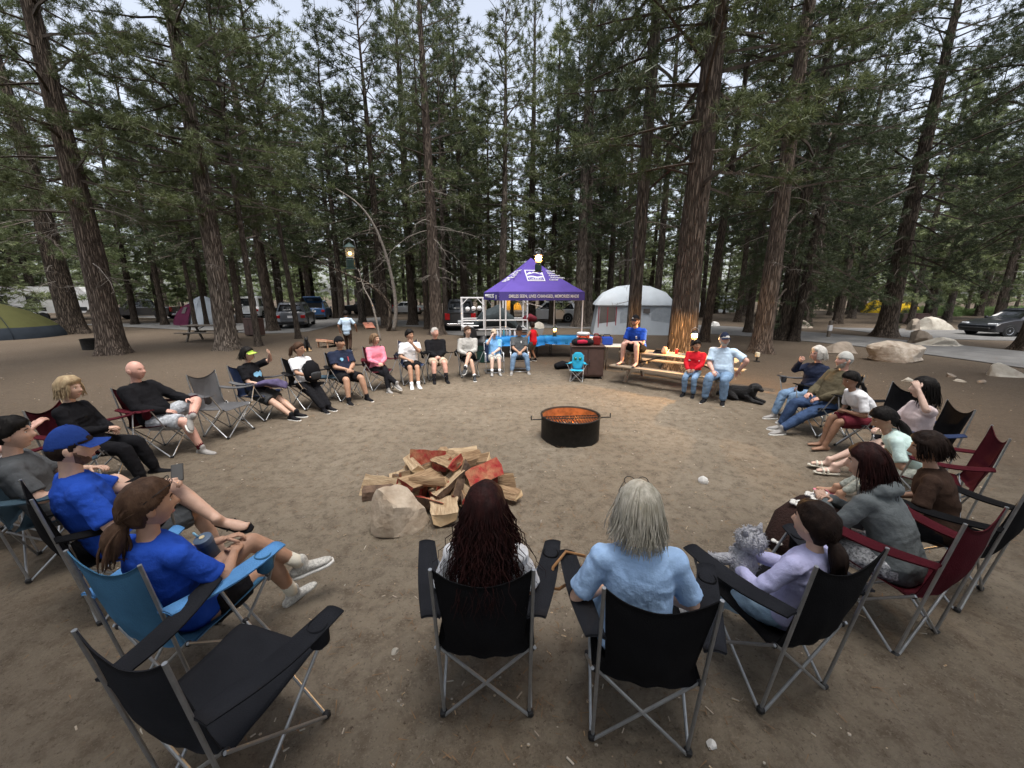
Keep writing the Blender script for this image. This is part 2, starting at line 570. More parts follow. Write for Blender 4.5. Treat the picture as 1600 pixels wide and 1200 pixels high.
def needle_material(name, c1, c2, c3):
    m = bpy.data.materials.new(name); m.use_nodes = True
    nt = m.node_tree; N = nt.nodes; L = nt.links
    N.remove(N['Principled BSDF'])
    out = N['Material Output']
    tc = N.new('ShaderNodeTexCoord'); oi = N.new('ShaderNodeObjectInfo')
    nz = N.new('ShaderNodeTexNoise'); nz.inputs['Scale'].default_value = 0.9; nz.inputs['Detail'].default_value = 5; nz.inputs['Roughness'].default_value = .7
    L.new(tc.outputs['Object'], nz.inputs['Vector'])
    r = N.new('ShaderNodeMapRange'); r.inputs[1].default_value = .35; r.inputs[2].default_value = .65; L.new(nz.outputs['Fac'], r.inputs[0])
    a = N.new('ShaderNodeMix'); a.data_type = 'RGBA'; a.inputs[6].default_value = (*c1, 1); a.inputs[7].default_value = (*c2, 1); L.new(r.outputs[0], a.inputs[0])
    c = N.new('ShaderNodeMix'); c.data_type = 'RGBA'; L.new(a.outputs[2], c.inputs[6]); c.inputs[7].default_value = (*c3, 1)
    mr = N.new('ShaderNodeMapRange'); mr.inputs[3].default_value = 0.0; mr.inputs[4].default_value = 0.55; L.new(oi.outputs['Random'], mr.inputs[0]); L.new(mr.outputs[0], c.inputs[0])
    d = N.new('ShaderNodeBsdfDiffuse'); t = N.new('ShaderNodeBsdfTranslucent'); g_ = N.new('ShaderNodeBsdfGlossy')
    g_.inputs['Roughness'].default_value = .45; g_.inputs['Color'].default_value = (.5, .5, .5, 1)
    for q in (d, t): L.new(c.outputs[2], q.inputs['Color'])
    m1 = N.new('ShaderNodeMixShader'); m1.inputs[0].default_value = 0.35; L.new(d.outputs[0], m1.inputs[1]); L.new(t.outputs[0], m1.inputs[2])
    m2 = N.new('ShaderNodeMixShader'); m2.inputs[0].default_value = 0.05; L.new(m1.outputs[0], m2.inputs[1]); L.new(g_.outputs[0], m2.inputs[2])
    L.new(m2.outputs[0], out.inputs['Surface'])
    return m


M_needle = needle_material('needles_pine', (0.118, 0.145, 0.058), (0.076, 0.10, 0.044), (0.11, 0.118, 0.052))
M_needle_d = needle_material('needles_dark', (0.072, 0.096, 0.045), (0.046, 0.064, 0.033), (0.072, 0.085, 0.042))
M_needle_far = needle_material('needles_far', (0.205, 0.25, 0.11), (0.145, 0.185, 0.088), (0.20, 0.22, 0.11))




def conifer(seed, H, h0, nb, Lmax, nl, nw, per_tuft, twig_step, tufts=3, droop=0.35, tip=0.25, low=(-12, 42), twl=0.55, shape=0.75):
    """returns needle triangles (n,3,3) and limb geometry; a crown of whorled limbs with twigs and needle tufts"""
    R = np.random.default_rng(seed)
    wood_v, wood_f = [], []; wn = 0
    tb, td, ts = [], [], []          # tuft base, direction, size
    tw0, tw1 = [], []
    az = R.uniform(0, 6.28)
    for i in range(nb):
        t = (i + R.uniform(0, 1)) / nb
        z = h0 + (H - h0) * t ** 0.9
        az += 2.4 + R.normal(0, .35)
        env = (1 - t) ** shape * (0.72 + 0.28 * min(1, t * 5)) + 0.06
        L = Lmax * env * R.uniform(.55, 1.12)
        e = rad(max(low[0] - 4, low[0] + (low[1] - low[0]) * t + R.normal(0, 15)))
        k = 7
        s = np.linspace(0, 1, k)
        slope = math.tan(e) - droop * s * (1 - t) + tip * s ** 2
        dz = np.cumsum(np.r_[0, (slope[1:] + slope[:-1]) / 2]) * L / (k - 1)
        wob = np.cumsum(R.normal(0, .07, k)) * L * .25
        ca, sa = math.cos(az), math.sin(az)
        P = np.stack([ca * s * L - sa * wob, sa * s * L + ca * wob, z + dz], 1)
        r0 = 0.010 + 0.0115 * L
        rr = r0 * (1 - s) ** 0.8 + 0.004
        fr = frames(P)
        a3 = np.array([0, 2.094, 4.189])
        ring = [P[j] + rr[j] * (np.outer(np.cos(a3), fr[j][0]) + np.outer(np.sin(a3), fr[j][1])) for j in range(k)]
        wood_v.append(np.concatenate(ring))
        for j in range(k - 1):
            for q in range(3):
                q2 = (q + 1) % 3
                wood_f.append((wn + j * 3 + q, wn + j * 3 + q2, wn + j * 3 + 3 + q2, wn + j * 3 + 3 + q))
        wn += 3 * k
        n_tw = max(3, int(L / twig_step))
        u = np.sort(R.uniform(0.22, 1.0, n_tw)) ** 0.85
        B = np.stack([np.interp(u, s, P[:, c]) for c in range(3)], 1)
        T = unit(np.stack([np.interp(u, s, np.gradient(P[:, c])) for c in range(3)], 1))
        side = np.where(np.arange(n_tw) % 2 == 0, 1, -1)[:, None] * np.array([-sa, ca, 0])
        D = unit(T * R.uniform(.35, 1.0, (n_tw, 1)) + side * R.uniform(.4, 1.0, (n_tw, 1)) + np.array([0, 0, 1]) * R.normal(.18, .55, (n_tw, 1)))
        ln = (twl * (0.35 + 0.65 * (1 - u)) * R.uniform(.5, 1.2, n_tw) * min(1, .4 + L / 3))[:, None]
        E = B + D * ln
        tw0.append(B); tw1.append(E)
        for q in range(tufts):
            w = .55 + .45 * (q + 1) / tufts                 # pine tufts crowd at the twig ends
            tb.append(B + D * ln * w + R.normal(0, .03, (n_tw, 3))); td.append(unit(D + R.normal(0, .35, (n_tw, 3)))); ts.append(R.uniform(.75, 1.2, n_tw))
    # twigs: slim three-sided slivers
    B = np.concatenate(tw0); E = np.concatenate(tw1)
    D = unit(E - B); U = unit(np.cross(D, np.array([.3, .2, 1.0]))); W = np.cross(D, U)
    r = 0.006
    tv = np.stack([B + U * r, B - U * r * .5 + W * r, B - U * r * .5 - W * r, E], 1)
    nb_ = len(B); base = np.arange(nb_) * 4 + wn
    tf = np.concatenate([np.stack([base + a, base + b, base + 3, base + 3], 1) for a, b in ((0, 1), (1, 2), (2, 0))])
    V = np.concatenate(wood_v + [tv.reshape(-1, 3)])
    F = [tuple(f) for f in wood_f] + [(int(f[0]), int(f[1]), int(f[2])) for f in tf]
    # needles
    TB = np.repeat(np.concatenate(tb), per_tuft, 0); TD = np.repeat(np.concatenate(td), per_tuft, 0); TS = np.repeat(np.concatenate(ts), per_tuft)
    n = len(TB)
    dirn = unit(TD * R.uniform(.1, .9, (n, 1)) + unit(R.normal(0, 1, (n, 3))) * .95)
    ln = (nl * TS * R.uniform(.7, 1.15, n))[:, None]
    pr = unit(np.cross(dirn, R.normal(0, 1, (n, 3)))) * (nw * .5)
    b0 = TB + dirn * ln * .03 + R.normal(0, nl * .12, (n, 3))
    tri = np.stack([b0 - pr, b0 + pr, b0 + dirn * ln], 1)
    return tri, V, F


def crown_meshes(name, m_needle, **k):
    tri, V, F = conifer(**k)
    cm = tri_mesh('crown', tri.reshape(-1, 3), m_needle)
    wm = bpy.data.meshes.new('limbs'); wm.from_pydata(V.tolist(), [], F); wm.materials.append(M_limb); wm.update()
    return cm, wm


def trunk_mesh(seed, H, m, lean=0.0, nseg=26):
    """base radius 1 (scaled per tree), height H in metres; flare, furrows, slight wander"""
    R = np.random.default_rng(seed)
    zs = np.r_[-0.15, 0, .06, .14, .25, .4, np.arange(.6, 10, .3), np.linspace(10, H, 14)]
    a = np.linspace(0, 2 * PI, nseg, endpoint=False)
    rings = []
    for z in zs:
        t = max(0, z) / H
        r = (1 - t) ** 0.85 * 0.93 + 0.02
        fl = 0.55 * math.exp(-max(z, 0) / 0.32)
        lob = 1 + fl * (0.75 + 0.45 * np.sin(a * 5 + seed) + .3 * np.sin(a * 3 + 2 * seed))
        Q = np.stack([np.cos(a) * 3.3, np.sin(a) * 3.3, np.full(nseg, z * 0.55)], 1)
        fur = 0.045 * vnoise(Q * 1.6, seed) + 0.03 * vnoise(Q * np.array([3.4, 3.4, 2.2]), seed + 7)
        rr = r * (lob + fur)
        cx = .10 * math.sin(z * .33 + seed) * min(1, max(z, 0) / 4) ; cy = .10 * math.cos(z * .27 + seed * 2) * min(1, max(z, 0) / 4)
        rings.append(np.stack([rr * np.cos(a) + cx, rr * np.sin(a) + cy, np.full(nseg, z)], 1))
    mb = MB(); mb.rings(rings)
    return mb.mesh('trunk', m, True)


def dead_branch_mesh(seed, n=16, z0=2.2, z1=8, L=(0.6, 2.2)):
    R = np.random.default_rng(seed); mb = MB()
    for i in range(n):
        z = R.uniform(z0, z1); az = R.uniform(0, 6.28); l = R.uniform(*L)
        s = np.linspace(0, 1, 6)
        P = np.stack([s * l * math.cos(az) + np.cumsum(R.normal(0, .05, 6)) * l * .4, s * l * math.sin(az) + np.cumsum(R.normal(0, .05, 6)) * l * .4,
                      z + s * l * R.uniform(-.25, .15) - R.uniform(.1, .5) * l * s ** 2], 1)
        mb.tube(P, .004 + .009 * l * (1 - s), 4)
        for q in range(int(3 + l * 5)):
            u = R.uniform(.3, 1); b = np.array([np.interp(u, s, P[:, c]) for c in range(3)])
            d = unit(R.normal(0, 1, 3) + np.array([math.cos(az), math.sin(az), -.9]))
            ll = R.uniform(.15, .55) * l * .6
            p = np.stack([b, b + d * ll * .5 + R.normal(0, .03, 3), b + d * ll + R.normal(0, .06, 3) + np.array([0, 0, -.08 * ll])])
            mb.tube(p, [.006, .004, .002], 3)
    return mb.mesh('dead_branches', M_deadwood)


CROWN = {}
CROWN['A'] = crown_meshes('A', M_needle, seed=1, H=21, h0=4.8, nb=105, Lmax=4.6, nl=.21, nw=.018, per_tuft=16, twig_step=.16, tufts=3, twl=.8, droop=.3, low=(-8, 48))
CROWN['B'] = crown_meshes('B', M_needle, seed=2, H=19, h0=4.2, nb=100, Lmax=4.4, nl=.20, nw=.018, per_tuft=16, twig_step=.16, tufts=3, droop=.35, low=(-14, 45), twl=.8)
CROWN['C'] = crown_meshes('C', M_needle_d, seed=3, H=20, h0=2.6, nb=125, Lmax=5.2, nl=.18, nw=.019, per_tuft=15, twig_step=.13, tufts=3, droop=.5, low=(-22, 38), twl=.9, tip=.2)
CROWN['D'] = crown_meshes('D', M_needle, seed=4, H=20, h0=6.2, nb=80, Lmax=3.8, nl=.27, nw=.034, per_tuft=10, twig_step=.25, tufts=3, twl=.8, droop=.3, low=(-8, 48))
CROWN['E'] = crown_meshes('E', M_needle_d, seed=5, H=22, h0=5.6, nb=95, Lmax=3.6, nl=.27, nw=.034, per_tuft=10, twig_step=.25, tufts=3, droop=.4, low=(-15, 40), twl=.8)
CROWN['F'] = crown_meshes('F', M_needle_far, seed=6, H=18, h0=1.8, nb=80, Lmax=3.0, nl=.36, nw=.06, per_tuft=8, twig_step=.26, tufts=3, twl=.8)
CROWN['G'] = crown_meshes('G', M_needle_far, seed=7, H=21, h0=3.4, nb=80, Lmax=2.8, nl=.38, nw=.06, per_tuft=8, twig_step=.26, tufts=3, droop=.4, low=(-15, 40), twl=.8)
CROWN['S'] = crown_meshes('S', M_needle_far, seed=8, H=4.2, h0=.5, nb=60, Lmax=1.15, nl=.14, nw=.016, per_tuft=12, twig_step=.1, twl=.3)
TRUNK = {(c, i): trunk_mesh(10 + i, 20, {'r': M_bark_red, 'g': M_bark_grey, 'd': M_bark_dark}[c]) for c in 'rgd' for i in range(2)}
DEAD = [dead_branch_mesh(30, 22, 2.4, 7.5, (.7, 2.6)), dead_branch_mesh(31, 14, 2.0, 6.5, (.5, 1.7)), dead_branch_mesh(32, 30, 2.6, 9.5, (.8, 3.0))]
_tk = [0]


def tree(base, r, bark, crown, label, group=None, rz=None, zs=1.0, lean=(0, 0), dead=None, xs=1.0, cz=0.0, name='pine_tree', limbs=True, dead_z=0.0):
    i = _tk[0]; _tk[0] += 1
    o = empty(name, (base[0], base[1], 0), (i * 2.399) % 6.283 if rz is None else rz, label, 'tree', group)
    o.rotation_mode = 'ZYX'
    o.rotation_euler = (rad(lean[1]), rad(lean[0]), 0)     # lean: degrees towards +x, degrees towards -y
    rz_ = (i * 2.399) % 6.283 if rz is None else rz
    add('trunk', TRUNK[(bark, i % 2)], o, rot=(0, 0, rz_), scale=(r, r, zs))
    if crown:
        cm, wm = CROWN[crown]
        add('crown', cm, o, loc=(0, 0, cz), rot=(0, 0, rz_), scale=(xs, xs, zs))
        if limbs: add('limbs', wm, o, loc=(0, 0, cz), rot=(0, 0, rz_), scale=(xs, xs, zs))
    if dead is not None:
        tag(add('dead_branches', DEAD[dead], o, loc=(0, 0, dead_z), rot=(0, 0, rz_ + 1)), kind='stuff')
    return o


NEAR = 'large pines round the camp circle'
MID = 'pines among the parked cars and tents'
FAR = 'slender pines deep in the background wood'


def T(px, py, r, bark, crown, label, **k):
    p = G(px, py)
    return tree((p.x, p.y), r * 1.08, bark, crown, label, **k)


T(178, 553, .40, 'r', 'A', 'thick reddish grey pine trunk left, beside black bin and green tent', group=NEAR, dead=0, rz=3.7)
T(118, 521, .52, 'd', 'B', 'dark brown pine behind the green dome tent, in front of white trailer', group=NEAR, dead=0, rz=.5, lean=(-2, 0))
T(357, 546, .37, 'g', 'A', 'pale grey-tan barked pine in front of the far picnic table', group=NEAR, dead=1, rz=3.3)
T(404, 541, .13, 'g', 'D', 'thin straight grey pine just right of brown storage locker', group=NEAR, rz=1.3, zs=.8)
T(427, 517, .31, 'd', 'B', 'dark pine leaning left, hiding part of the grey parked car', group=NEAR, rz=.4, lean=(-1.5, 0))
T(467, 529, .12, 'g', 'D', 'thin pine between grey parked car and the small dog', group=NEAR, rz=4.4, lean=(-3, 0))
T(577, 494, .36, 'd', 'D', 'dark pine left of the bent sapling, in front of black pickup', group=MID, zs=1.1)
T(645, 508, .30, 'd', 'D', 'dark grey pine behind the man in white T-shirt', group=MID, dead=1, zs=1.15)
T(668, 514, .20, 'd', None, 'narrow dark trunk tucked close to the reddish pine', group=MID, zs=.9, dead=1)
T(683, 523, .36, 'r', 'D', 'reddish pine with bare grey drooping branches behind man in black jacket', group=NEAR, dead=2, rz=1.0, lean=(-.5, 0), xs=.8)
T(830, 504, .35, 'd', 'D', 'tall dark pine rising right behind the purple canopy', group=MID, zs=1.2, xs=.8)
T(905, 511, .42, 'g', 'E', 'grey pine just right of the white parked car, behind canopy corner', group=MID, zs=1.1, dead=1)
T(931, 501, .26, 'd', 'E', 'thin dark pine left of the white cabin tent', group=MID, zs=1.0)
T(986, 567, .215, 'g', 'E', 'grey pine behind the man in royal blue shirt', group=NEAR, dead=1, zs=1.1)
T(1022, 516, .24, 'd', 'E', 'dark slim pine in front of the white cabin tent', group=NEAR, zs=1.05)
T(1062, 578, .39, 'r', 'A', 'broad orange-brown pine lit by the lantern on picnic table', group=NEAR, dead=1, rz=5.2, dead_z=1.5)
T(1100, 534, .21, 'd', 'D', 'crooked dark pine right behind the lantern-lit trunk', group=NEAR, lean=(2.5, 0), zs=.85)
T(1187, 551, .33, 'r', 'E', 'brown pine behind the man in light blue shirt', group=NEAR, dead=1, rz=2.2, xs=1.2)
T(1222, 531, .34, 'd', 'C', 'dark pine at road edge, left one of a joined pair', group=NEAR, rz=.8)
T(1240, 533, .20, 'd', None, 'slimmer dark trunk joined to the pine at road edge', group=NEAR, lean=(2, 0), zs=.8, dead=1)
T(1382, 526, .42, 'd', 'C', 'dark pine across the road with low green boughs at its foot', group=NEAR, rz=3.9)
T(1608, 548, .36, 'd', 'C', 'dark trunk at right edge in front of black car', group=NEAR, rz=2.8, cz=1.8)
T(1548, 488, .5, 'r', 'E', 'brown pine beyond the black car, behind green brush', group=MID, zs=1.2)
T(1115, 490, .12, 'd', 'S', 'left of two thin young firs before the far white tents', group='young firs', zs=1.0, xs=1.6)
T(1131, 490, .12, 'd', 'S', 'right of two thin young firs before the far white tents', group='young firs', zs=1.0, xs=1.6)
T(64, 483, .26, 'd', 'E', 'thin dark pine in front of the white trailer', group=MID, rz=1)
T(42, 470, .34, 'g', 'D', 'grey pine behind the white trailer end', group=MID, rz=2)
T(258, 508, .20, 'd', 'E', 'thin dark pine left of maroon and white tent', group=MID, rz=1.7)
T(306, 512, .13, 'd', 'E', 'left one of two thin trunks before maroon and white tent', group=MID, zs=.8)
T(324, 510, .14, 'd', 'E', 'right one of two thin trunks before maroon and white tent', group=MID, zs=.8)
T(376, 505, .25, 'r', 'D', 'brown leaning pine just behind the pale grey-tan one', group=MID)
T(1168, 520, .2, 'd', 'E', 'slim dark pine behind the brown pine near light blue shirt', group=MID)
T(1205, 503, .3, 'd', 'E', 'dark pine across the road left of the joined pair', group=MID)
T(1258, 508, .34, 'd', 'C', 'dark pine beside the pale boulder across the road', group=MID, rz=1)
T(1345, 488, .45, 'g', 'C', 'grey pine left of the yellow tents', group=MID)
# trees standing outside the frame whose boughs reach into it
tree((14.8, 8.2), .42, 'd', 'C', 'pine beyond the right edge whose boughs hang over the road', NEAR, rz=1.1, cz=2.2)
tree((-15.5, 8.8), .42, 'd', 'B', 'pine beyond the left edge whose boughs hang in the top corner', NEAR, rz=2.4, cz=2.6)
# the wood goes on behind the camera and shades the near ground
for x, y, c in ((-6, -2.4, 'C'), (-2.2, -2.6, 'C'), (2.4, -2.7, 'C'), (6.8, -2.2, 'C'), (-10.5, -.8, 'C'), (11, -1, 'C'), (-4, -9, 'E'), (2, -10, 'E'), (8, -8.5, 'E'), (-10, -8, 'D'), (-15.5, 2.6, 'C'), (13.0, 3.0, 'B')):
    tree((x, y), .4, 'd', c, 'pine of the wood behind the viewer', 'pines behind the viewer', cz=1.6 if y > -3.5 else 0)
# mid-ground wood, hand-spread columns at 24-45 m
R_ = random.Random(5)
for px, d in ((-60, 27), (5, 33), (90, 36), (150, 31), (205, 38), (232, 30), (285, 41), (345, 36), (398, 44), (452, 40), (497, 37), (540, 43), (600, 40), (622, 48), (715, 36),
              (735, 45), (752, 40), (775, 52), (870, 50), (885, 42), (942, 38), (960, 46), (1005, 38), (1040, 44), (1085, 40), (1105, 50), (1150, 42), (1190, 47), (1225, 39),
              (1275, 44), (1310, 38), (1360, 46), (1420, 40), (1455, 33), (1500, 42), (1580, 36), (1640, 31), (1700, 26), (30, 26), (270, 33), (690, 42), (705, 31), (970, 33), (1060, 35), (1140, 33), (1175, 36), (1290, 31), (1400, 30), (1530, 29), (-150, 24), (130, 45), (330, 47), (1480, 48), (610, 27), (655, 33), (700, 25.5), (730, 29), (765, 33), (785, 27), (800, 38), (845, 36), (860, 30), (880, 34), (915, 28), (945, 30), (545, 27), (440, 33), (455, 42), (505, 45), (535, 38), (575, 31)):
    x = (px - 800) / FPX * d / math.cos(CAM_P)
    tree((x, d), R_.uniform(.17, .34), R_.choice('dgd'), R_.choice('DEDEF'), 'slender pine in the middle wood between camp and far forest', 'slender pines of the middle wood',
         dead=R_.choice((None, 0, 1)), zs=R_.uniform(.8, 1.1) if not 790 < px < 850 else .8, xs=R_.uniform(1.0, 1.4), lean=(R_.uniform(-1.5, 1.5), 0))
n_ = 0
while n_ < 95:
    a = R_.uniform(-1.02, 1.02); d = R_.uniform(46, 92)
    x, y = d * math.sin(a) * 1.05, d * math.cos(a)
    if abs(x) > y * 1.75: continue
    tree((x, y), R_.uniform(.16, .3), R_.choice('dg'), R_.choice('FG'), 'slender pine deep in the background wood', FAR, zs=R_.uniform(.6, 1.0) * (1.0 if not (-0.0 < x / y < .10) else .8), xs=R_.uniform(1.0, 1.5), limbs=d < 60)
    n_ += 1


def far_wood():
    R = np.random.default_rng(77)
    tri, V, F = conifer(seed=9, H=17, h0=.8, nb=26, Lmax=2.7, nl=.9, nw=.34, per_tuft=4, twig_step=.75, tufts=1)
    out = []
    for i in range(330):
        a = R.uniform(-1.15, 1.15); d = R.uniform(88, 170)
        c, s = math.cos(i), math.sin(i)
        k = R.uniform(.7, 1.15)
        q = tri.reshape(-1, 3) @ np.array([[c, s, 0], [-s, c, 0], [0, 0, 1]]) * np.array([k * 1.3, k * 1.3, k * (.8 if abs(a - .06) < .12 else 1.0)])
        out.append(q + np.array([d * math.sin(a) * 1.2, d * math.cos(a), 0]))
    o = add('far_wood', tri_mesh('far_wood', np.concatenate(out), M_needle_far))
    tag(o, 'distant pine forest closing the view behind the camp', 'forest', kind='stuff')


far_wood()


def bush(seed, L=.55, n=260):
    R = np.random.default_rng(seed)
    d = unit(R.normal(0, 1, (n, 3)) + np.array([0, 0, .7])); d[:, 2] = np.abs(d[:, 2])
    rr = R.uniform(.35, 1, (n, 1)) * (1 + .3 * vnoise(d * 2, seed)[:, None])
    b = d * rr * np.array([1, 1, .8])
    m = 14
    B = np.repeat(b, m, 0); k = len(B)
    dn = unit(np.repeat(d, m, 0) + R.normal(0, .8, (k, 3))); pr = unit(np.cross(dn, R.normal(0, 1, (k, 3)))) * .014
    B = B + R.normal(0, .07, (k, 3))
    return tri_mesh('foliage', np.stack([B - pr, B + pr, B + dn * R.uniform(.1, .22, (k, 1))], 1).reshape(-1, 3), M_sage)


M_sage = needle_material('sage', (0.24, 0.29, 0.15), (0.17, 0.215, 0.105), (0.22, 0.25, 0.14))
M_grass = needle_material('brush_green', (0.17, 0.25, 0.085), (0.12, 0.19, 0.065), (0.2, 0.25, 0.1))
BUSH = [bush(1), bush(2)]
BUSHG = []
for me in BUSH:
    q = me.copy(); q.materials[0] = M_grass; BUSHG.append(q)
for i, (px, py, s) in enumerate(((262, 478, 1.5), (245, 480, 1.3), (160, 476, 1.6), (385, 480, 1.2), (395, 482, 1.4))):
    p = G(px, py); o = add('sage_bush', BUSH[i % 2], None, (p.x, p.y, 0), (0, 0, i), (s, s, s * .9))
    tag(o, 'pale sage bush at the wood edge on the left', 'bush', 'pale sage bushes at the wood edge')
for i in range(26):
    px = 1425 + i * 9.2 + R_.uniform(-4, 4); py = 489 + R_.uniform(-5, 5)
    p = G(px, py); s = R_.uniform(.9, 1.4)
    o = add('green_bush', BUSHG[i % 2], None, (p.x, p.y, 0), (0, 0, i), (s * 1.2, s, s * .85))
    tag(o, 'green bush in the low brush strip beyond the black car', 'bush', 'green brush beyond the road')

# ------------------------------------------------------------------ people
M_skin = {
    'light': mat('skin_light', (0.56, 0.36, 0.27), 0.55, 0.10, 14, spec=.35, bump=.05, bs=180),
    'pale': mat('skin_pale', (0.62, 0.43, 0.35), 0.55, 0.10, 14, spec=.35, bump=.05, bs=180),
    'pink': mat('skin_pink', (0.60, 0.34, 0.27), 0.5, 0.12, 14, spec=.4, bump=.05, bs=180),
    'tan': mat('skin_tan', (0.42, 0.245, 0.165), 0.55, 0.10, 14, spec=.35, bump=.05, bs=180),
    'brown': mat('skin_brown', (0.30, 0.165, 0.105), 0.55, 0.12, 14, spec=.35, bump=.05, bs=180),
}
M_eye = mat('eye_white', (0.75, 0.72, 0.68), 0.25, spec=.5)
M_iris = mat('iris', (0.03, 0.018, 0.012), 0.15, spec=.6)
M_lips = mat('lips', (0.42, 0.17, 0.14), 0.45)


def hair_mat(name, c, c2): return mat('hair_' + name, c, 0.6, vs=30, col2=c2, spec=.12, stretch=(1, 1, .25), bump=.35, bs=70)


HAIR = {
    'black': hair_mat('black', (0.006, 0.005, 0.005), (0.014, 0.012, 0.011)),
    'dark': hair_mat('dark', (0.010, 0.006, 0.005), (0.024, 0.014, 0.010)),
    'brown': hair_mat('brown', (0.045, 0.024, 0.015), (0.085, 0.048, 0.030)),
    'maroon': hair_mat('maroon', (0.012, 0.005, 0.005), (0.034, 0.010, 0.009)),
    'blond': hair_mat('blond', (0.44, 0.34, 0.21), (0.27, 0.19, 0.11)),
    'grey': hair_mat('grey', (0.42, 0.41, 0.38), (0.27, 0.26, 0.24)),
    'silver': hair_mat('silver', (0.64, 0.60, 0.52), (0.36, 0.33, 0.26)),
    'white': hair_mat('white', (0.60, 0.58, 0.55), (0.42, 0.40, 0.37)),
    'stubble': hair_mat('stubble', (0.17, 0.10, 0.07), (0.09, 0.052, 0.036)),
    'streaked': hair_mat('streaked', (0.26, 0.17, 0.10), (0.08, 0.048, 0.03)),
}


def cloth(name, c, var=.12, vs=5, bump=.25, bs=55, rough=.92, col2=None): return mat('cloth_' + name, c, rough, var, vs, bump=bump, bs=bs, spec=.08, col2=col2)


C_black = cloth('black', (0.011, 0.011, 0.013))
C_char = cloth('charcoal', (0.05, 0.052, 0.056))
C_navy = cloth('navy', (0.02, 0.026, 0.05))
C_blue = cloth('royal_blue', (0.022, 0.075, 0.42))
C_capblue = cloth('cap_blue', (0.02, 0.05, 0.22))
C_white = cloth('white', (0.72, 0.72, 0.74))
C_lblue = cloth('light_blue', (0.36, 0.53, 0.80))
C_sky = cloth('sky_blue', (0.20, 0.42, 0.72))
C_paleb = cloth('pale_blue', (0.47, 0.60, 0.74))
C_lav = cloth('lavender', (0.52, 0.52, 0.78))
C_pink = cloth('pink', (0.72, 0.23, 0.31))
C_grey = cloth('grey', (0.40, 0.39, 0.37))
C_dgrey = cloth('dark_grey', (0.085, 0.09, 0.095))
C_slate = cloth('slate', (0.13, 0.145, 0.15))
C_red = cloth('red', (0.55, 0.018, 0.03))
C_maroon = cloth('maroon', (0.13, 0.022, 0.032))
C_jean = cloth('jean', (0.17, 0.26, 0.39), .3, 9, .35, 220)
C_jeand = cloth('jean_dark', (0.045, 0.075, 0.15), .3, 9, .35, 220)
C_jeanl = cloth('jean_light', (0.32, 0.45, 0.58), .25, 9, .35, 220)
C_khaki = cloth('khaki', (0.52, 0.42, 0.32))
C_stone = cloth('stone', (0.42, 0.42, 0.40))
C_plaid = cloth('plaid_grey', (0.40, 0.42, 0.45), .4, 25)
C_olive = cloth('olive', (0.10, 0.085, 0.055))
C_mint = cloth('mint', (0.60, 0.76, 0.72))
C_legg = cloth('leggings', (0.52, 0.54, 0.48), vs=34, col2=(0.24, 0.26, 0.23))
C_skirt = cloth('patterned', (0.62, 0.63, 0.65), vs=60, col2=(0.06, 0.06, 0.07))
C_brown = cloth('dark_brown', (0.05, 0.03, 0.022))
C_purple = cloth('purple_grey', (0.085, 0.072, 0.14), .35, 9)
C_cream = cloth('cream', (0.66, 0.62, 0.52))
C_check = cloth('checked_shoe', (0.62, 0.60, 0.55), vs=70, col2=(0.30, 0.29, 0.27))
M_sole = mat('sole_white', (0.70, 0.69, 0.66), .7)
M_soled = mat('sole_dark', (0.03, 0.03, 0.032), .7)
M_shoegrey = cloth('shoe_grey', (0.28, 0.27, 0.26))
M_logo = mat('print_white', (0.75, 0.75, 0.76), .8)
M_logor = mat('print_red', (0.6, 0.1, 0.12), .8)
M_logob = mat('print_blue', (0.25, 0.55, 0.8), .8)
M_orange = mat('print_orange', (0.72, 0.25, 0.08), .8)
M_metal = mat('frame_steel', (0.36, 0.37, 0.38), .38, .12, 20, metal=.75, spec=.5)
M_metal_l = mat('frame_alu', (0.62, 0.63, 0.64), .35, .1, 20, metal=.7, spec=.5)
M_blackp = mat('black_plastic', (0.016, 0.016, 0.017), .5)

JOBS = []


def ik(a, t, l1, l2, pole):
    a = np.array(a, float); t = np.array(t, float); d = t - a; L = np.linalg.norm(d)
    mx = (l1 + l2) * .995
    if L > mx: t = a + d / L * mx; L = mx
    L = max(L, abs(l1 - l2) * 1.02 + 1e-4)
    u = d / (np.linalg.norm(d) + 1e-9)
    x = (l1 * l1 - l2 * l2 + L * L) / (2 * L)
    h = math.sqrt(max(0, l1 * l1 - x * x))
    p = np.array(pole, float); p = p - u * p.dot(u); p /= np.linalg.norm(p) + 1e-9
    return a + u * x + p * h, t


def hpow(v): return np.sign(v) * np.abs(v)


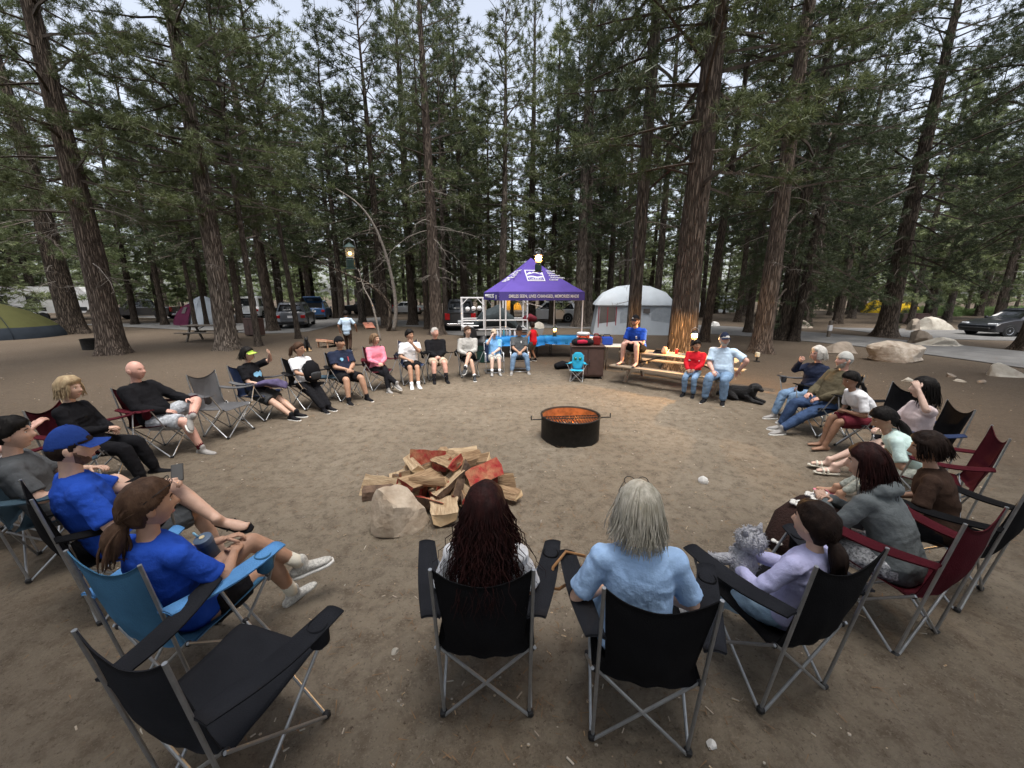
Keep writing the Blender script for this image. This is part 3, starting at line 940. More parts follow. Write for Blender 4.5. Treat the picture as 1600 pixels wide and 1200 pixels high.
def head_shape(n=44, m=34, wide=1.0, fem=0.0):
    a = np.linspace(0, 2 * PI, n, endpoint=False)
    t = PI * (np.arange(1, m)) / m
    A, Tt = np.meshgrid(a, t)
    x = np.sin(Tt) * np.sin(A); y = -np.sin(Tt) * np.cos(A); z = np.cos(Tt)
    X = x * .077 * wide; Y = y * .098; Z = z * .118
    lo = np.clip(-z, 0, 1)
    X = X * (1 - (.30 + .06 * fem) * lo ** 1.4)
    Y = np.where(y < 0, Y * (1 - .5 * np.clip(-z - .05, 0, 1)), Y * .95)
    Y = Y + np.where(y > 0, 0.012 * lo ** 2 * y, 0)
    fr = np.clip(y, 0, 1)

    def g_(cx, cz, sx, sz): return np.exp(-((np.abs(X) - cx) / sx) ** 2 - ((Z - cz) / sz) ** 2) * (y > 0)
    Y = Y + .024 * g_(0, -.022, .013, .016) + .013 * g_(0, .002, .010, .022) - .010 * g_(.031, .014, .014, .011) + .005 * g_(.028, .036, .026, .009)
    Y = Y + .007 * g_(0, -.060, .020, .010) - .004 * g_(0, -.074, .02, .006) + .010 * g_(0, -.098, .018, .016) + .004 * g_(.042, -.022, .018, .02)
    P = np.stack([X, Y, Z], -1)
    top = np.array([[0, 0, .118]]); bot = np.array([[0, .028, -.118 * 1.0]])
    V = np.concatenate([P.reshape(-1, 3), top, bot])
    F = []
    R = m - 1
    for i in range(R - 1):
        for j in range(n):
            k = (j + 1) % n
            F.append((i * n + j, (i + 1) * n + j, (i + 1) * n + k, i * n + k))
    for j in range(n):
        k = (j + 1) % n
        F.append((R * n, j, k)); F.append((R * n + 1, (R - 1) * n + k, (R - 1) * n + j))
    return V, F


HEADV, HEADF = head_shape()


def face_y(V, x, z):
    q = V[V[:, 1] > 0]
    i = np.argmin((q[:, 0] - x) ** 2 + (q[:, 2] - z) ** 2)
    return q[i, 1]


def hand_geo(mb, w, d, nrm, side_sign, s=1.0, curl=.5, spread=.12):
    """palm and five fingers; w wrist, d pointing direction, nrm direction the palm faces, thumb on side_sign*(d x nrm)"""
    d = unit(np.array(d, float)); nrm = np.array(nrm, float); nrm = unit(nrm - d * nrm.dot(d)); sd = np.cross(d, nrm) * side_sign
    p = [w - d * .02 * s, w + d * .015 * s, w + d * .05 * s, w + d * .088 * s]
    mb.loft(p, np.array([.026, .029, .040, .039]) * s, np.array([.019, .017, .016, .012]) * s, sd, n=10)
    for q, (o, L, r) in enumerate(((.030, .070, .0088), (.0105, .080, .009), (-.010, .074, .0087), (-.029, .058, .0078))):
        b = w + d * .082 * s + sd * o * s
        dd = unit(d + sd * (o * spread * 20 * .3)); P = [b]; ang = 0
        for j, f in enumerate((.45, .31, .24)):
            ang += curl * (.75 + .1 * j) * (1 + .08 * q)
            P.append(P[-1] + (dd * math.cos(ang) + nrm * math.sin(ang)) * L * f * s)
        mb.tube(P, np.array([r, r * .98, r * .9, r * .62]) * s, 7)
    b = w + d * .025 * s + sd * .026 * s
    t1 = unit(d * .62 + sd * .75 + nrm * .25); t2 = unit(d * .9 + sd * .25 + nrm * (.35 + curl * .4))
    mb.tube([b, b + t1 * .032 * s, b + t1 * .045 * s + t2 * .022 * s, b + t1 * .045 * s + t2 * .046 * s], np.array([.0125, .011, .0095, .006]) * s, 7)


def add_job(o, vox, smooth=3, extra=None, noise=0.0, nf=9.0, seed=0):
    JOBS.append((o, vox, smooth, extra, noise, nf, seed))


def run_jobs():
    for o, vox, sm, ex, nz, nf, sd in JOBS:
        r = o.modifiers.new('r', 'REMESH'); r.mode = 'VOXEL'; r.voxel_size = vox; r.use_smooth_shade = True
        if sm:
            q = o.modifiers.new('s', 'SMOOTH'); q.factor = .5; q.iterations = sm
    dg = bpy.context.evaluated_depsgraph_get()
    dg.update()
    for o, vox, sm, ex, nz, nf, sd in JOBS:
        me = bpy.data.meshes.new_from_object(o.evaluated_get(dg))
        n = len(me.vertices)
        V = np.empty(n * 3); me.vertices.foreach_get('co', V); V = V.reshape(-1, 3)
        if nz:
            N = np.empty(n * 3); me.vertices.foreach_get('normal', N); N = N.reshape(-1, 3)
            W_ = V + .05 * np.stack([vnoise(V * 6, sd + 20), vnoise(V * 6, sd + 21), vnoise(V * 6, sd + 22)], 1)
            d = .25 * vnoise(V * nf, sd) + .9 * (1 - 2.6 * np.abs(vnoise(W_ * nf * 1.25 * np.array([.8, .8, 1.9]), sd + 3))) + .6 * (1 - 2.6 * np.abs(vnoise(W_ * nf * 2.3 * np.array([1.3, 1, 1.0]), sd + 9)))
            V = V + N * (d * nz)[:, None]
        F = [tuple(p.vertices) for p in me.polygons]
        if ex:
            ev, ef = ex
            F += [tuple(i + n for i in f) for f in ef]
            V = np.concatenate([V, ev])
        old = o.data
        nm = bpy.data.meshes.new(old.name)
        nm.from_pydata(V.tolist(), [], F)
        for m in old.materials: nm.materials.append(m)
        nm.polygons.foreach_set('use_smooth', [True] * len(nm.polygons))
        nm.update()
        o.modifiers.clear()
        o.data = nm
        bpy.data.meshes.remove(me); bpy.data.meshes.remove(old)
    JOBS.clear()


def shoe_geo(mb, sole, ank, toe, s, bare=False, up=None):
    """mb gets the upper (or the bare foot), sole gets the sole"""
    f = unit(np.array(toe, float)); up = np.array([0, 0, 1.0]) if up is None else np.array(up, float)
    up = unit(up - f * up.dot(f)); sd = np.cross(f, up)
    h = ank - up * .055 * s
    k = 1.0 if not bare else .9
    P = [h - f * .062 * s, h - f * .02 * s, h + f * .04 * s + up * .002 * s, h + f * .10 * s - up * .010 * s, h + f * .155 * s - up * .016 * s, h + f * .19 * s - up * .02 * s]
    mb.loft(P, np.array([.03, .036, .040, .046, .044, .028]) * s * k, np.array([.034, .042, .040, .030, .024, .016]) * s * k, sd, n=12)
    mb.loft([ank + up * .03 * s, ank - up * .03 * s], np.array([.040, .042]) * s * (.92 if bare else 1.05), np.array([.046, .052]) * s * (.85 if bare else 1.05), sd, n=12)
    if bare:
        for q in range(5):
            b = h + f * (.185 - .012 * q * q * .35) * s - up * .022 * s + sd * (.030 - .0155 * q) * s * (-1)
            mb.ball(b, (.012 * s * (1.25 if q == 0 else .9),) * 3, 8, 6)
    if sole is not None:
        y = h - up * .040 * s
        sole.loft([y - f * .072 * s, y - f * .02 * s, y + f * .05 * s, y + f * .11 * s, y + f * .17 * s, y + f * .208 * s], np.array([.026, .040, .041, .050, .047, .024]) * s, np.full(6, .014) * s, sd, n=12, pw=3.0, round_ends=False)


def scalp(V, th, hl=.062, back=-.075, side=.012, seed=0, puff=0.0):
    """closed-looking hair shell over the skull; hl hairline height in front"""
    x, y, z = V[:, 0], V[:, 1], V[:, 2]
    az = np.arctan2(np.abs(x), y)                      # 0 front, pi back
    lim = np.interp(az, [0, .55, 1.0, 1.35, 1.75, 2.2, 3.15], [hl, hl - .012, .035, side, side - .025, back, back])
    k = np.clip((z - lim) / .03, -1, 1)
    n = unit(V * np.array([1.3, 1, .8]))
    off = th * (1 + .35 * vnoise(V * 38, seed) + puff * np.clip(z / .1, 0, 1))
    W = V + n * (np.where(k > 0, off * np.clip(k * 1.6, .25, 1), -.012))[:, None]
    return W


def strands(mb, R, n, az0, az1, length, curl=0.0, r=.007, flare=.25, back=.10, start=(.9, .25), wave=.02, front=0.0, clump=0.02):
    """locks from the parting over the skull and down; azimuth 0 is the back of the head"""
    for i in range(n):
        az = R.uniform(az0, az1)
        l = length * R.uniform(.75, 1.08)
        ph = R.uniform(0, 6.28); cu = curl * R.uniform(.6, 1.3)
        lay = R.uniform(.0, .022)
        P = []
        for th in (0.12, .5, .95, 1.35):
            rx, ry, rz = .084 + lay, .106 + lay, .126 + lay * .6
            P.append(np.array([math.sin(az) * math.sin(th) * rx, -math.cos(az) * math.sin(th) * ry - .002, math.cos(th) * rz]))
        e = P[-1]; m = 9 if curl else 6
        ox, oy = R.normal(0, clump), R.normal(0, clump)
        for q in range(1, m + 1):
            w = q / m
            c = np.array([math.sin(az) * .03 * flare * w + ox * w, (-back * .3 * w * max(0, math.cos(az))) + oy * w + front * w * abs(math.sin(az)), -l * w])
            wob = np.array([math.cos(ph + w * 6.28 * (l / .075)) * cu, math.sin(ph + w * 6.28 * (l / .075)) * cu, 0]) if curl else np.array([math.sin(ph + w * 5) * wave * w, math.cos(ph + w * 4) * wave * w * .6, 0])
            P.append(e + c + wob)
        rr = np.r_[np.full(4, r), np.linspace(r, r * .25, m)]
        mb.tube(P, rr, 3)


PN = [0]
GRP = 'people seated round the camp circle'


def person(label, loc, face, h=1.72, fat=0.0, fem=False, skin='light', pz=.47, py=-.10, lean=14, slump=.0, sway=0.0,
           la=(-.13, .43, .085), ra=(.13, .43, .085), lt=(-.12, 1, 0), rt=(.12, 1, 0), lknee=(0, .4, 1), rknee=(0, .4, 1), lup=None, rup=None,
           lh=(-.05, .26, .60), rh=(.05, .26, .60), lpole=(-.8, -.5, -.5), rpole=(.8, -.5, -.5), lpalm=(.3, 0, -1), rpalm=(-.3, 0, -1), lcurl=.45, rcurl=.45,
           lhd=None, rhd=None, yaw=0, pitch=0, roll=0, hair=None, shirt=(None, 'short'), bottom=(None, 'shorts'), shoes=('shoe', None, None, None), vox=.014,
           group=GRP, z=0.0, beard=None, extras=None, sh_len=.0, hood=False, glasses=False, cuff=None, seed=None, mouth=True, tights=None):
    PN[0] += 1
    seed = seed or PN[0]
    R = np.random.default_rng(100 + seed)
    s = h / 1.72
    root = empty('person', (loc[0], loc[1], z), face_rz(face[0], face[1]), label, 'person', group)
    msk = M_skin[skin]
    sw = (.172 if fem else .195) * s
    A = lambda *v: np.array(v, float)
    if pz < .52:                                            # sunk into a sling seat
        pz += .045
        lh = (lh[0], lh[1] - (.15 if lh[2] < .9 else .0), lh[2] + .03); rh = (rh[0], rh[1] - (.15 if rh[2] < .9 else .0), rh[2] + .03)
    pel = A(0, py, pz)
    th = rad(lean)
    u = A(math.sin(sway), -math.sin(th), math.cos(th)); u /= np.linalg.norm(u)
    th2 = rad(lean - slump)
    u2 = A(math.sin(sway) * 1.3, -math.sin(th2), math.cos(th2)); u2 /= np.linalg.norm(u2)
    L = .50 * s
    mid = pel + u * L * .5
    nb = mid + u2 * L * .5                                  # neck base
    fwd = unit(np.cross(u2, A(1, 0, 0)) * 1.0)
    if fwd[1] < 0: fwd = -fwd
    hw = (.105 if fem else .095) * s
    # ------------ joints
    shL, shR = mid + u2 * L * .40 + A(-sw, 0, 0), mid + u2 * L * .40 + A(sw, 0, 0)
    def reach(a, t):
        d = np.array(t, float) - a; k = .93 * .535 * s / (np.linalg.norm(d) + 1e-9)
        return a + d * min(1, k)
    elL, lh = ik(shL, reach(shL, lh), .285 * s, .25 * s, lpole); elR, rh = ik(shR, reach(shR, rh), .285 * s, .25 * s, rpole)
    hpL, hpR = pel + A(-hw, .01, -.02 * s), pel + A(hw, .01, -.02 * s)
    knL, la = ik(hpL, la, .43 * s, .41 * s, lknee); knR, ra = ik(hpR, ra, .43 * s, .41 * s, rknee)
    fb = 1 + fat * .45
    body = MB(); shirtm = MB(); pants = MB(); shoe = MB(); sole = MB(); sock = MB(); bare = MB()

    def spine(t):                                           # t in units of L
        return pel + u * L * t if t <= .5 else mid + u2 * L * (t - .5)
    bl = [0, .035, .10, .10, .045, 0, 0]
    ts = [-.16, 0, .22, .45, .70, .88, 1.0]
    wx = np.array([.125, .168 if not fem else .178, .150 if not fem else .140, .148 if not fem else .130, .165 if not fem else .148, .150 if not fem else .135, .075]) * s
    wy = np.array([.10, .122, .112, .108, .115, .095, .065]) * s

    def torso(mb, ds, t0, t1, n=20, extra=0):
        tt = [t for t in ts if t0 <= t <= t1]
        P, X, Y = [], [], []
        for t in sorted(set([t0] + tt + [t1])):
            x = np.interp(t, ts, wx) * (1 + fat * .30 * math.exp(-((t - .25) / .4) ** 2)); y = np.interp(t, ts, wy) * (1 + fat * .75 * math.exp(-((t - .22) / .32) ** 2))
            P.append(spine(t) + fwd * (.035 * fat * math.exp(-((t - .22) / .3) ** 2) + (.014 if fem else 0) * math.exp(-((t - .68) / .14) ** 2))); X.append(x + ds); Y.append(y + ds)
        mb.loft(P, X, Y, A(1, 0, 0), n=n, pw=2.35)
    torso(body, 0, -.16, 1.0)

    def limb(mb, pts, rr, ds=0.0, n=12, flat=False):
        rr = np.array(rr) * s + ds
        mb.loft(pts, rr, rr, A(1, .2, .1) if abs(unit(np.array(pts[-1]) - pts[0])[0]) < .8 else A(0, 1, .2), n=n, round_ends=not flat)
    fa = 1 + fat * .25
    af = .88 if fem else 1.0
    for sh, el, hd, hh in ((shL, elL, lh, lhd), (shR, elR, rh, rhd)):
        limb(body, [sh, sh + (el - sh) * .35, el], np.array([.056, .050, .041]) * af * fa)
        limb(body, [el, el + (hd - el) * .3, hd], np.array([.041, .042, .027]) * af * fa)
    for hp, kn, an in ((hpL, knL, la), (hpR, knR, ra)):
        limb(body, [hp, hp + (kn - hp) * .5, kn], np.array([.092, .080, .057]) * fa)
        limb(body, [kn, kn + (an - kn) * .32, kn + (an - kn) * .7, an], np.array([.056, .058, .044, .036]) * fa)
    # neck
    hy, hp_, hr = rad(yaw), rad(pitch), rad(roll)
    nd = unit(u2 * .75 + A(0, .25, .65))
    hc = nb + nd * .085 * s + A(0, .022, .115) * s
    hp0 = nb + nd * .02
    body.loft([nb - nd * .03, nb + nd * .06 * s, hc + A(0, -.012, -.03) * s], np.array([.066, .054, .052]) * s * (1 if not fem else .86), np.array([.062, .054, .055]) * s * (1 if not fem else .88), A(1, 0, 0), n=14)
    # ------------ head, hands and bare feet joined to the same surface
    hs = s ** .6 * 1.07
    HM = Matrix.Translation(hc) @ Euler((-hp_, hr, -hy), 'XYZ').to_matrix().to_4x4() @ Matrix.Scale(hs, 4)
    HMr = np.array(HM.to_3x3()); HMt = np.array(HM.translation)
    hx = lambda P: np.asarray(P) @ HMr.T + HMt
    wide = 1 + fat * .14
    HV = HEADV * np.array([wide, 1, .97 if fem else 1]) * (1, 1, 1)
    ex = MB()
    ex.raw(hx(HV), HEADF)
    for q in (-1, 1):
        e = MB(); e.ball((q * .079 * wide, -.008, -.004), (.010, .020, .031), 10, 8, rot=(0.15, 0, q * .35)); ex.raw(hx(np.concatenate(e.v)), e.f)
    dl = unit(lh - elL) if lhd is None else unit(np.array(lhd, float)); dr = unit(rh - elR) if rhd is None else unit(np.array(rhd, float))
    hsz = s * (.9 if fem else 1.0)
    hand_geo(ex, lh, dl, np.array(lpalm, float), -1, hsz, lcurl)
    hand_geo(ex, rh, dr, np.array(rpalm, float), 1, hsz, rcurl)
    kind, su, ss, sk = (list(shoes) + [None] * 4)[:4]
    for an, to, kn, up in ((la, lt, knL, lup), (ra, rt, knR, rup)):
        shoe_geo(bare, None, an, to, s, True, up)
    ex_all = MB(); ex_all.raw(np.concatenate(ex.v), ex.f)
    if kind in ('bare', 'flip'): body.raw(np.concatenate(bare.v), bare.f)
    b = body.build('body', msk, root)
    add_job(b, vox, 2, (np.concatenate(ex_all.v), ex_all.f), 0, 0, seed)
    # ------------ clothes
    cs, sl = shirt[0], shirt[1]
    if cs is not None:
        torso(shirtm, .022 * s, -.14 + sh_len, .93)
        shirtm.loft([mid + u2 * L * .42 + A(-sw * .75, 0, 0), mid + u2 * L * .475, mid + u2 * L * .42 + A(sw * .75, 0, 0)], np.array([.05, .062, .05]) * s, np.array([.058, .07, .058]) * s, A(0, .2, 1), n=12)
        for sh, el, hd in ((shL, elL, lh), (shR, elR, rh)):
            if sl == 'none': continue
            rs = (.064 if sl == 'short' else .066) * s * af * fa + .007
            shirtm.ball(sh, rs, 14, 10)
            shirtm.loft([sh + (mid + u2 * L * .36 - sh) * .45, sh], [rs, rs], [rs, rs], A(0, 1, .2), 12)
            if sl == 'short':
                limb(shirtm, [sh, sh + (el - sh) * .4, sh + (el - sh) * .80], np.array([.058, .060, .066]) * af * fa, .006, flat=True)
            else:
                limb(shirtm, [sh, sh + (el - sh) * .5, el], np.array([.064, .058, .052]) * af * fa, .008)
                limb(shirtm, [el, el + (hd - el) * .5, el + (hd - el) * (.97 if sl == 'long' else .3)], np.array([.052, .050, .038]) * af * fa, .008)
        if hood:
            bk = -fwd
            shirtm.loft([nb + bk * .02 + A(-.11, .02, -.01) * s, nb + bk * .10 * s + A(-.06, 0, .0), nb + bk * .125 * s, nb + bk * .10 * s + A(.06, 0, .0), nb + bk * .02 + A(.11, .02, -.01) * s], np.array([.03, .05, .055, .05, .03]) * s, np.array([.04, .06, .07, .06, .04]) * s, A(0, 0, 1), n=12)
        o = shirtm.build('shirt', cs, root)
        add_job(o, vox, 3, None, .0040, 9, seed)
    cb, bk_ = bottom[0], bottom[1]
    if cb is not None:
        torso(pants, .010 * s, -.16, .12)
        for hp, kn, an in ((hpL, knL, la), (hpR, knR, ra)):
            if bk_ == 'short_shorts':
                limb(pants, [hp, hp + (kn - hp) * .48], np.array([.104, .098]) * fa, .010, flat=True)
            elif bk_ == 'shorts':
                limb(pants, [hp, hp + (kn - hp) * .5, hp + (kn - hp) * .88], np.array([.100, .092, .084]) * fa, .014, flat=True)
            else:
                e_ = .93 if bk_ == 'pants' else .8
                t_ = .6 if bk_ == 'tights' else 1.0
                limb(pants, [hp, hp + (kn - hp) * .5, kn], np.array([.096, .086, .066]) * fa, .008 * t_)
                limb(pants, [kn, kn + (an - kn) * .35, kn + (an - kn) * e_], np.array([.066, .064, .050 if bk_ != 'tights' else .042]) * fa, .008 * t_)
        o = pants.build('shorts' if 'shorts' in bk_ else 'trousers', cb, root)
        add_job(o, vox, 3, None, .0040, 10, seed + 5)
    if kind not in ('bare', 'flip'):
        for side, an, to, kn, up in (('l', la, lt, knL, lup), ('r', ra, rt, knR, rup)):
            a_, b_ = MB(), MB()
            shoe_geo(a_, b_, an, to, s, False, up)
            o = a_.build('shoe', su or C_black, root)
            b_.build('sole', ss or M_sole, o, True)
            add_job(o, .009, 3, None, 0, 0, seed)
            if sk:
                q = MB(); top = sk[1]
                q.loft([an + (kn - an) * top, an + (kn - an) * top * .4, an], np.array([.052 if top > .35 else .043, .044, .044]) * s, np.array([.052 if top > .35 else .043, .044, .046]) * s, A(1, .1, .1), n=12, round_ends=False)
                q.build('sock', sk[0], root, True)
    elif kind == 'flip':
        for an, to, up in ((la, lt, lup), (ra, rt, rup)):
            f = unit(np.array(to, float)); up_ = A(0, 0, 1) if up is None else np.array(up, float); up_ = unit(up_ - f * up_.dot(f)); sd = np.cross(f, up_)
            q = MB(); y = an - up_ * .104 * s
            q.loft([y - f * .075 * s, y, y + f * .06 * s, y + f * .12 * s, y + f * .18 * s, y + f * .222 * s], np.array([.026, .037, .039, .049, .047, .022]) * s, np.full(6, .012) * s, sd, n=12, pw=3, round_ends=False)
            o = q.build('sandal', su or C_black, root, True)
            q = MB()
            if ss == 'slide':
                for e_ in (.075, .125):
                    a0 = y + f * e_ * s
                    q.tube([a0 - sd * .047 * s, a0 - sd * .044 * s + up_ * .045 * s, a0 + up_ * .066 * s, a0 + sd * .044 * s + up_ * .045 * s, a0 + sd * .047 * s], .014 * s, 6)
            else:
                t0 = y + f * .155 * s + up_ * .012
                for e_ in (-1, 1):
                    q.tube([t0, t0 - f * .03 * s + up_ * .038 * s + sd * e_ * .012, y + f * .075 * s + up_ * .045 * s + sd * e_ * .042 * s, y + f * .04 * s + sd * e_ * .042 * s], .0065 * s, 5)
            q.build('strap', (su or C_black) if ss != 'slide' else C_cream, o)
    # ------------ face
    V = HV
    ey = MB()
    for q in (-1, 1):
        yy = face_y(V, q * .031, .014)
        ey.ball((q * .031, yy - .0055, .014), (.0135, .010, .0075), 10, 6, mi=0)
        ey.ball((q * .031, yy + .0008, .014), (.0062, .0045, .0062), 8, 6, mi=1)
    ey.v = [hx(np.concatenate(ey.v))]
    ey.build('eyes', [M_eye, M_iris], root, True)
    hm = HAIR[(hair or {}).get('color', 'dark')]
    if (hair or {}).get('style') != 'bald':
        br = MB()
        for q in (-1, 1):
            yy = face_y(V, q * .03, .035)
            br.tube([(q * .014, yy + .001, .033), (q * .031, yy + .001, .038), (q * .047, yy - .011, .032)], [.0034, .0042, .0022], 5)
        br.v = [hx(np.concatenate(br.v))]; br.build('eyebrows', hm, root, True)
    if mouth:
        lp = MB(); yy = face_y(V, 0, -.060)
        lp.tube([(-.024, yy - .010, -.061), (-.010, yy - .001, -.058), (0, yy, -.0595), (.010, yy - .001, -.058), (.024, yy - .010, -.061)], [.002, .0045, .0048, .0045, .002], 6)
        lp.v = [hx(np.concatenate(lp.v))]; lp.build('lips', M_lips, root, True)
    if beard:
        x, y, z_ = V[:, 0], V[:, 1], V[:, 2]
        az = np.arctan2(np.abs(x), y)
        k = (z_ < np.interp(az, [0, .25, .45, .9, 1.3, 1.6, 3.2], [-.072, -.070, -.052, -.036, .0, -.01, -.5])) & (az < 1.5)
        k &= ~((np.abs(x) < .021) & (np.abs(z_ + .062) < .008) & (y > 0))
        W = V + unit(V) * np.where(k, beard[1] * (1 + .4 * vnoise(V * 60, seed)), -.012)[:, None]
        bm_ = MB(); bm_.raw(hx(W), HEADF); bm_.build('beard', HAIR[beard[0]], root, True)
    # ------------ hair and headgear
    st = (hair or {}).get('style', 'short')
    hp = hair or {}
    if st != 'bald':
        hb = MB()
        th_ = hp.get('th', .012 if st in ('short', 'crop', 'cap') else .016)
        W = scalp(V, th_, hp.get('hl', .060), hp.get('back', -.06 if st in ('short', 'cap') else -.09), hp.get('side', .005), seed, hp.get('puff', .6))
        if not (st == 'cap'):
            hb.raw(W, HEADF)
        else:
            hb.raw(scalp(V, .009, .03, -.06, .0, seed, 0), HEADF)
        if st in ('pony', 'low_pony', 'braid', 'braids'):
            zt0 = .05 if st == 'pony' else -.045
            tgt = np.array([0, -.105, zt0])
            for i in range(150):
                a_ = R.uniform(-2.3, 2.3); th0 = R.uniform(.35, 1.0) if abs(a_) < .9 else R.uniform(.5, 1.25)
                p0 = np.array([math.sin(a_) * math.sin(th0), math.cos(a_) * math.sin(th0), math.cos(th0)])
                d1 = unit(tgt / np.array([.084, .106, .126])); Q = []
                for w in np.linspace(0, 1, 7):
                    v_ = unit(p0 * (1 - w) + d1 * w) if (p0 * (1 - w) + d1 * w).dot(p0 * (1 - w) + d1 * w) > .04 else unit(p0 * (1 - w) + d1 * w + np.array([0, 0, .3]))
                    v_ = unit(v_ + np.array([0, 0, .25 * math.sin(w * PI) * max(0, p0[1])]))
                    Q.append(v_ * np.array([.086 * wide, .106, .124]) * R.uniform(1.015, 1.035) * (1 + th_ * 4.5))
                hb.tube(Q, np.r_[.002, np.full(5, .0042), .003], 4)
        if st == 'short':
            for i in range(170):
                a_ = R.uniform(0, 6.28); th0 = R.uniform(.05, 1.0) if math.cos(a_) > .3 else R.uniform(.05, 1.45)
                p0 = np.array([math.sin(a_) * math.sin(th0), math.cos(a_) * math.sin(th0), math.cos(th0)])
                b_ = p0 * np.array([.080 * wide, .10, .12]) * (1 + th_ * 4)
                d_ = unit(p0 + np.array([R.normal(0, .4), .5 + R.normal(0, .4), -.5]))
                hb.tube([b_, b_ + d_ * .012, b_ + d_ * .022 - np.array([0, 0, .006])], [.005, .0045, .001], 4)
        if st == 'long':
            strands(hb, R, hp.get('n', 120), -1.9, 1.9, hp.get('len', .28), hp.get('curl', 0), hp.get('r', .0075), hp.get('flare', .6), hp.get('bk', .1), wave=hp.get('wave', .015), clump=hp.get('clump', .015))
        if st in ('pony', 'low_pony', 'braid', 'braids'):
            zt = {'pony': .05, 'low_pony': -.045, 'braid': -.05, 'braids': -.05}[st]
            Lp = hp.get('len', .26)
            for q in ((-1, 1) if st == 'braids' else (0,)):
                b0 = np.array([q * .055, -.098 if zt > 0 else -.085, zt])
                if zt > 0: b0[1] = -.112
                dirs = hp.get('dir', (0, -.5, -1))
                P = [b0 + np.array([0, .02, 0])]
                for w in np.linspace(.1, 1, 8):
                    P.append(b0 + np.array([q * .05 * w + dirs[0] * Lp * w, -.035 * math.sin(min(1, w * 2.2) * 1.57) + dirs[1] * Lp * w * .35, -Lp * w ** 1.15]))
                if 'braid' in st:
                    rr = [.02] + [.021 + .006 * (-1) ** i for i in range(7)] + [.008]
                else:
                    rr = np.array([.018, .024, .032, .036, .036, .033, .028, .02, .006]) * hp.get('pw', 1)
                hb.tube(P, rr, 9)
                for i in range(hp.get('n', 34)):
                    o_ = R.normal(0, .017, 3) * hp.get('pw', 1); Q = [p + o_ * min(1, .3 + k_ * .15) for k_, p in enumerate(P)]
                    Q[-1] = Q[-1] + R.normal(0, .015, 3)
                    hb.tube(Q, np.r_[np.full(7, .006), .004, .0015], 4)
            if st == 'pony': hb.lathe([(.020, -.008), (.024, 0), (.020, .008)], b0 + np.array([0, -.0, 0]), 10)
        if st == 'bob':
            strands(hb, R, hp.get('n', 190), -2.2, 2.2, hp.get('len', .12), 0, .0055, .5, .05, wave=.008, clump=.010)
        if st == 'bun':
            hb.ball((0, -.095, .07), .045, 12, 8)
        hb.v = [hx(np.concatenate(hb.v))]
        hb.build('hair', hm, root, True)
    hat = hp.get('hat')
    if hat:
        kind_, hm_ = hat[0], hat[1]
        c = MB()
        if kind_ in ('cap', 'visor'):
            W = V * np.array([1.10, 1.08, 1.10]) + np.array([0, -.003, .006])
            x, y, z_ = V[:, 0], V[:, 1], V[:, 2]
            if kind_ == 'cap':
                az = np.arctan2(np.abs(x), y)
                lim = np.interp(az, [0, 1.2, 2.0, 3.15], [.044, .030, .012, .0])
                keep = z_ > lim
                W[~keep] = V[~keep] * .93
                W[keep, 2] += .012 * np.clip((z_[keep] - .05) / .06, 0, 1)
                c.raw(W, HEADF)
                c.ball((0, 0, W[:, 2].max() + .001), (.008, .008, .005), 8, 5)
            else:
                keep = (z_ > .035) & (z_ < .062); W[~keep] = V[~keep] * .93; c.raw(W, HEADF)
            # brim
            P = []
            for a_ in np.linspace(-1.15, 1.15, 11):
                row = []
                for w in (0, .35, .7, 1):
                    x_ = math.sin(a_) * .083 * wide; y_ = math.cos(a_) * .098
                    ln = .075 * math.cos(a_ * .95) ** .6 if abs(a_) < 1.6 else 0
                    row.append((x_ * (1 + .02 * w), y_ + ln * w, .046 - .012 * abs(math.sin(a_)) - .012 * w - .02 * w * math.sin(a_) ** 2))
                P.append(row)
            c.sheet(np.array(P), .004)
        elif kind_ == 'beanie':
            x, y, z_ = V[:, 0], V[:, 1], V[:, 2]
            W = V * np.array([1.12, 1.10, 1.10]) + np.array([0, -.004, .006])
            az = np.arctan2(np.abs(x), y); keep = z_ > np.interp(az, [0, 1.4, 3.15], [.045, .02, -.02])
            W[~keep] = V[~keep] * .93; c.raw(W, HEADF)
        c.v = [hx(np.concatenate(c.v))]
        co = c.build({'cap': 'cap', 'visor': 'visor', 'beanie': 'beanie'}[kind_], hm_, root, True)
        if len(hat) > 2:
            e = MB()
            yy = .098 * 1.085
            e.tube([(-.014, yy + .001, .066), (-.007, yy - .0005, .086), (0, yy + .001, .07), (.007, yy - .0005, .086), (.014, yy + .001, .066)], .0045, 5)
            e.v = [hx(np.concatenate(e.v))]; e.build('cap_emblem', hat[2], co)
    if glasses:
        gm = MB()
        for q in (-1, 1):
            yy = face_y(V, q * .031, .014) + .014
            a_ = np.linspace(0, 2 * PI, 13)
            gm.tube([(q * .031 + .021 * math.cos(t), yy - .004 * abs(math.cos(t)), .013 + .016 * math.sin(t)) for t in a_] if glasses != 'up' else
                    [(q * .031 + .024 * math.cos(t), .082 + .012 * math.sin(t), .098 + .016 * math.sin(t)) for t in a_], .0022, 5)
            gm.tube([(q * .052, yy - .006, .016), (q * .081, .0, .012), (q * .081, -.02, .0)] if glasses != 'up' else [(q * .053, .082, .100), (q * .088, .02, .080), (q * .09, -.03, .05)], .002, 4)
        gm.tube([(-.010, yy, .016), (0, yy + .003, .018), (.010, yy, .016)] if glasses != 'up' else [(-.008, .09, .10), (.008, .09, .10)], .002, 4)
        gm.v = [hx(np.concatenate(gm.v))]; gm.build('sunglasses' if glasses == 'up' else 'glasses', M_blackp, root, True)
    info = dict(root=root, nb=nb, mid=mid, u=u2, fwd=fwd, hc=hc, lh=lh, rh=rh, knL=knL, knR=knR, la=la, ra=ra, L=L, s=s, hx=hx, fat=fat, elL=elL, elR=elR)
    return info


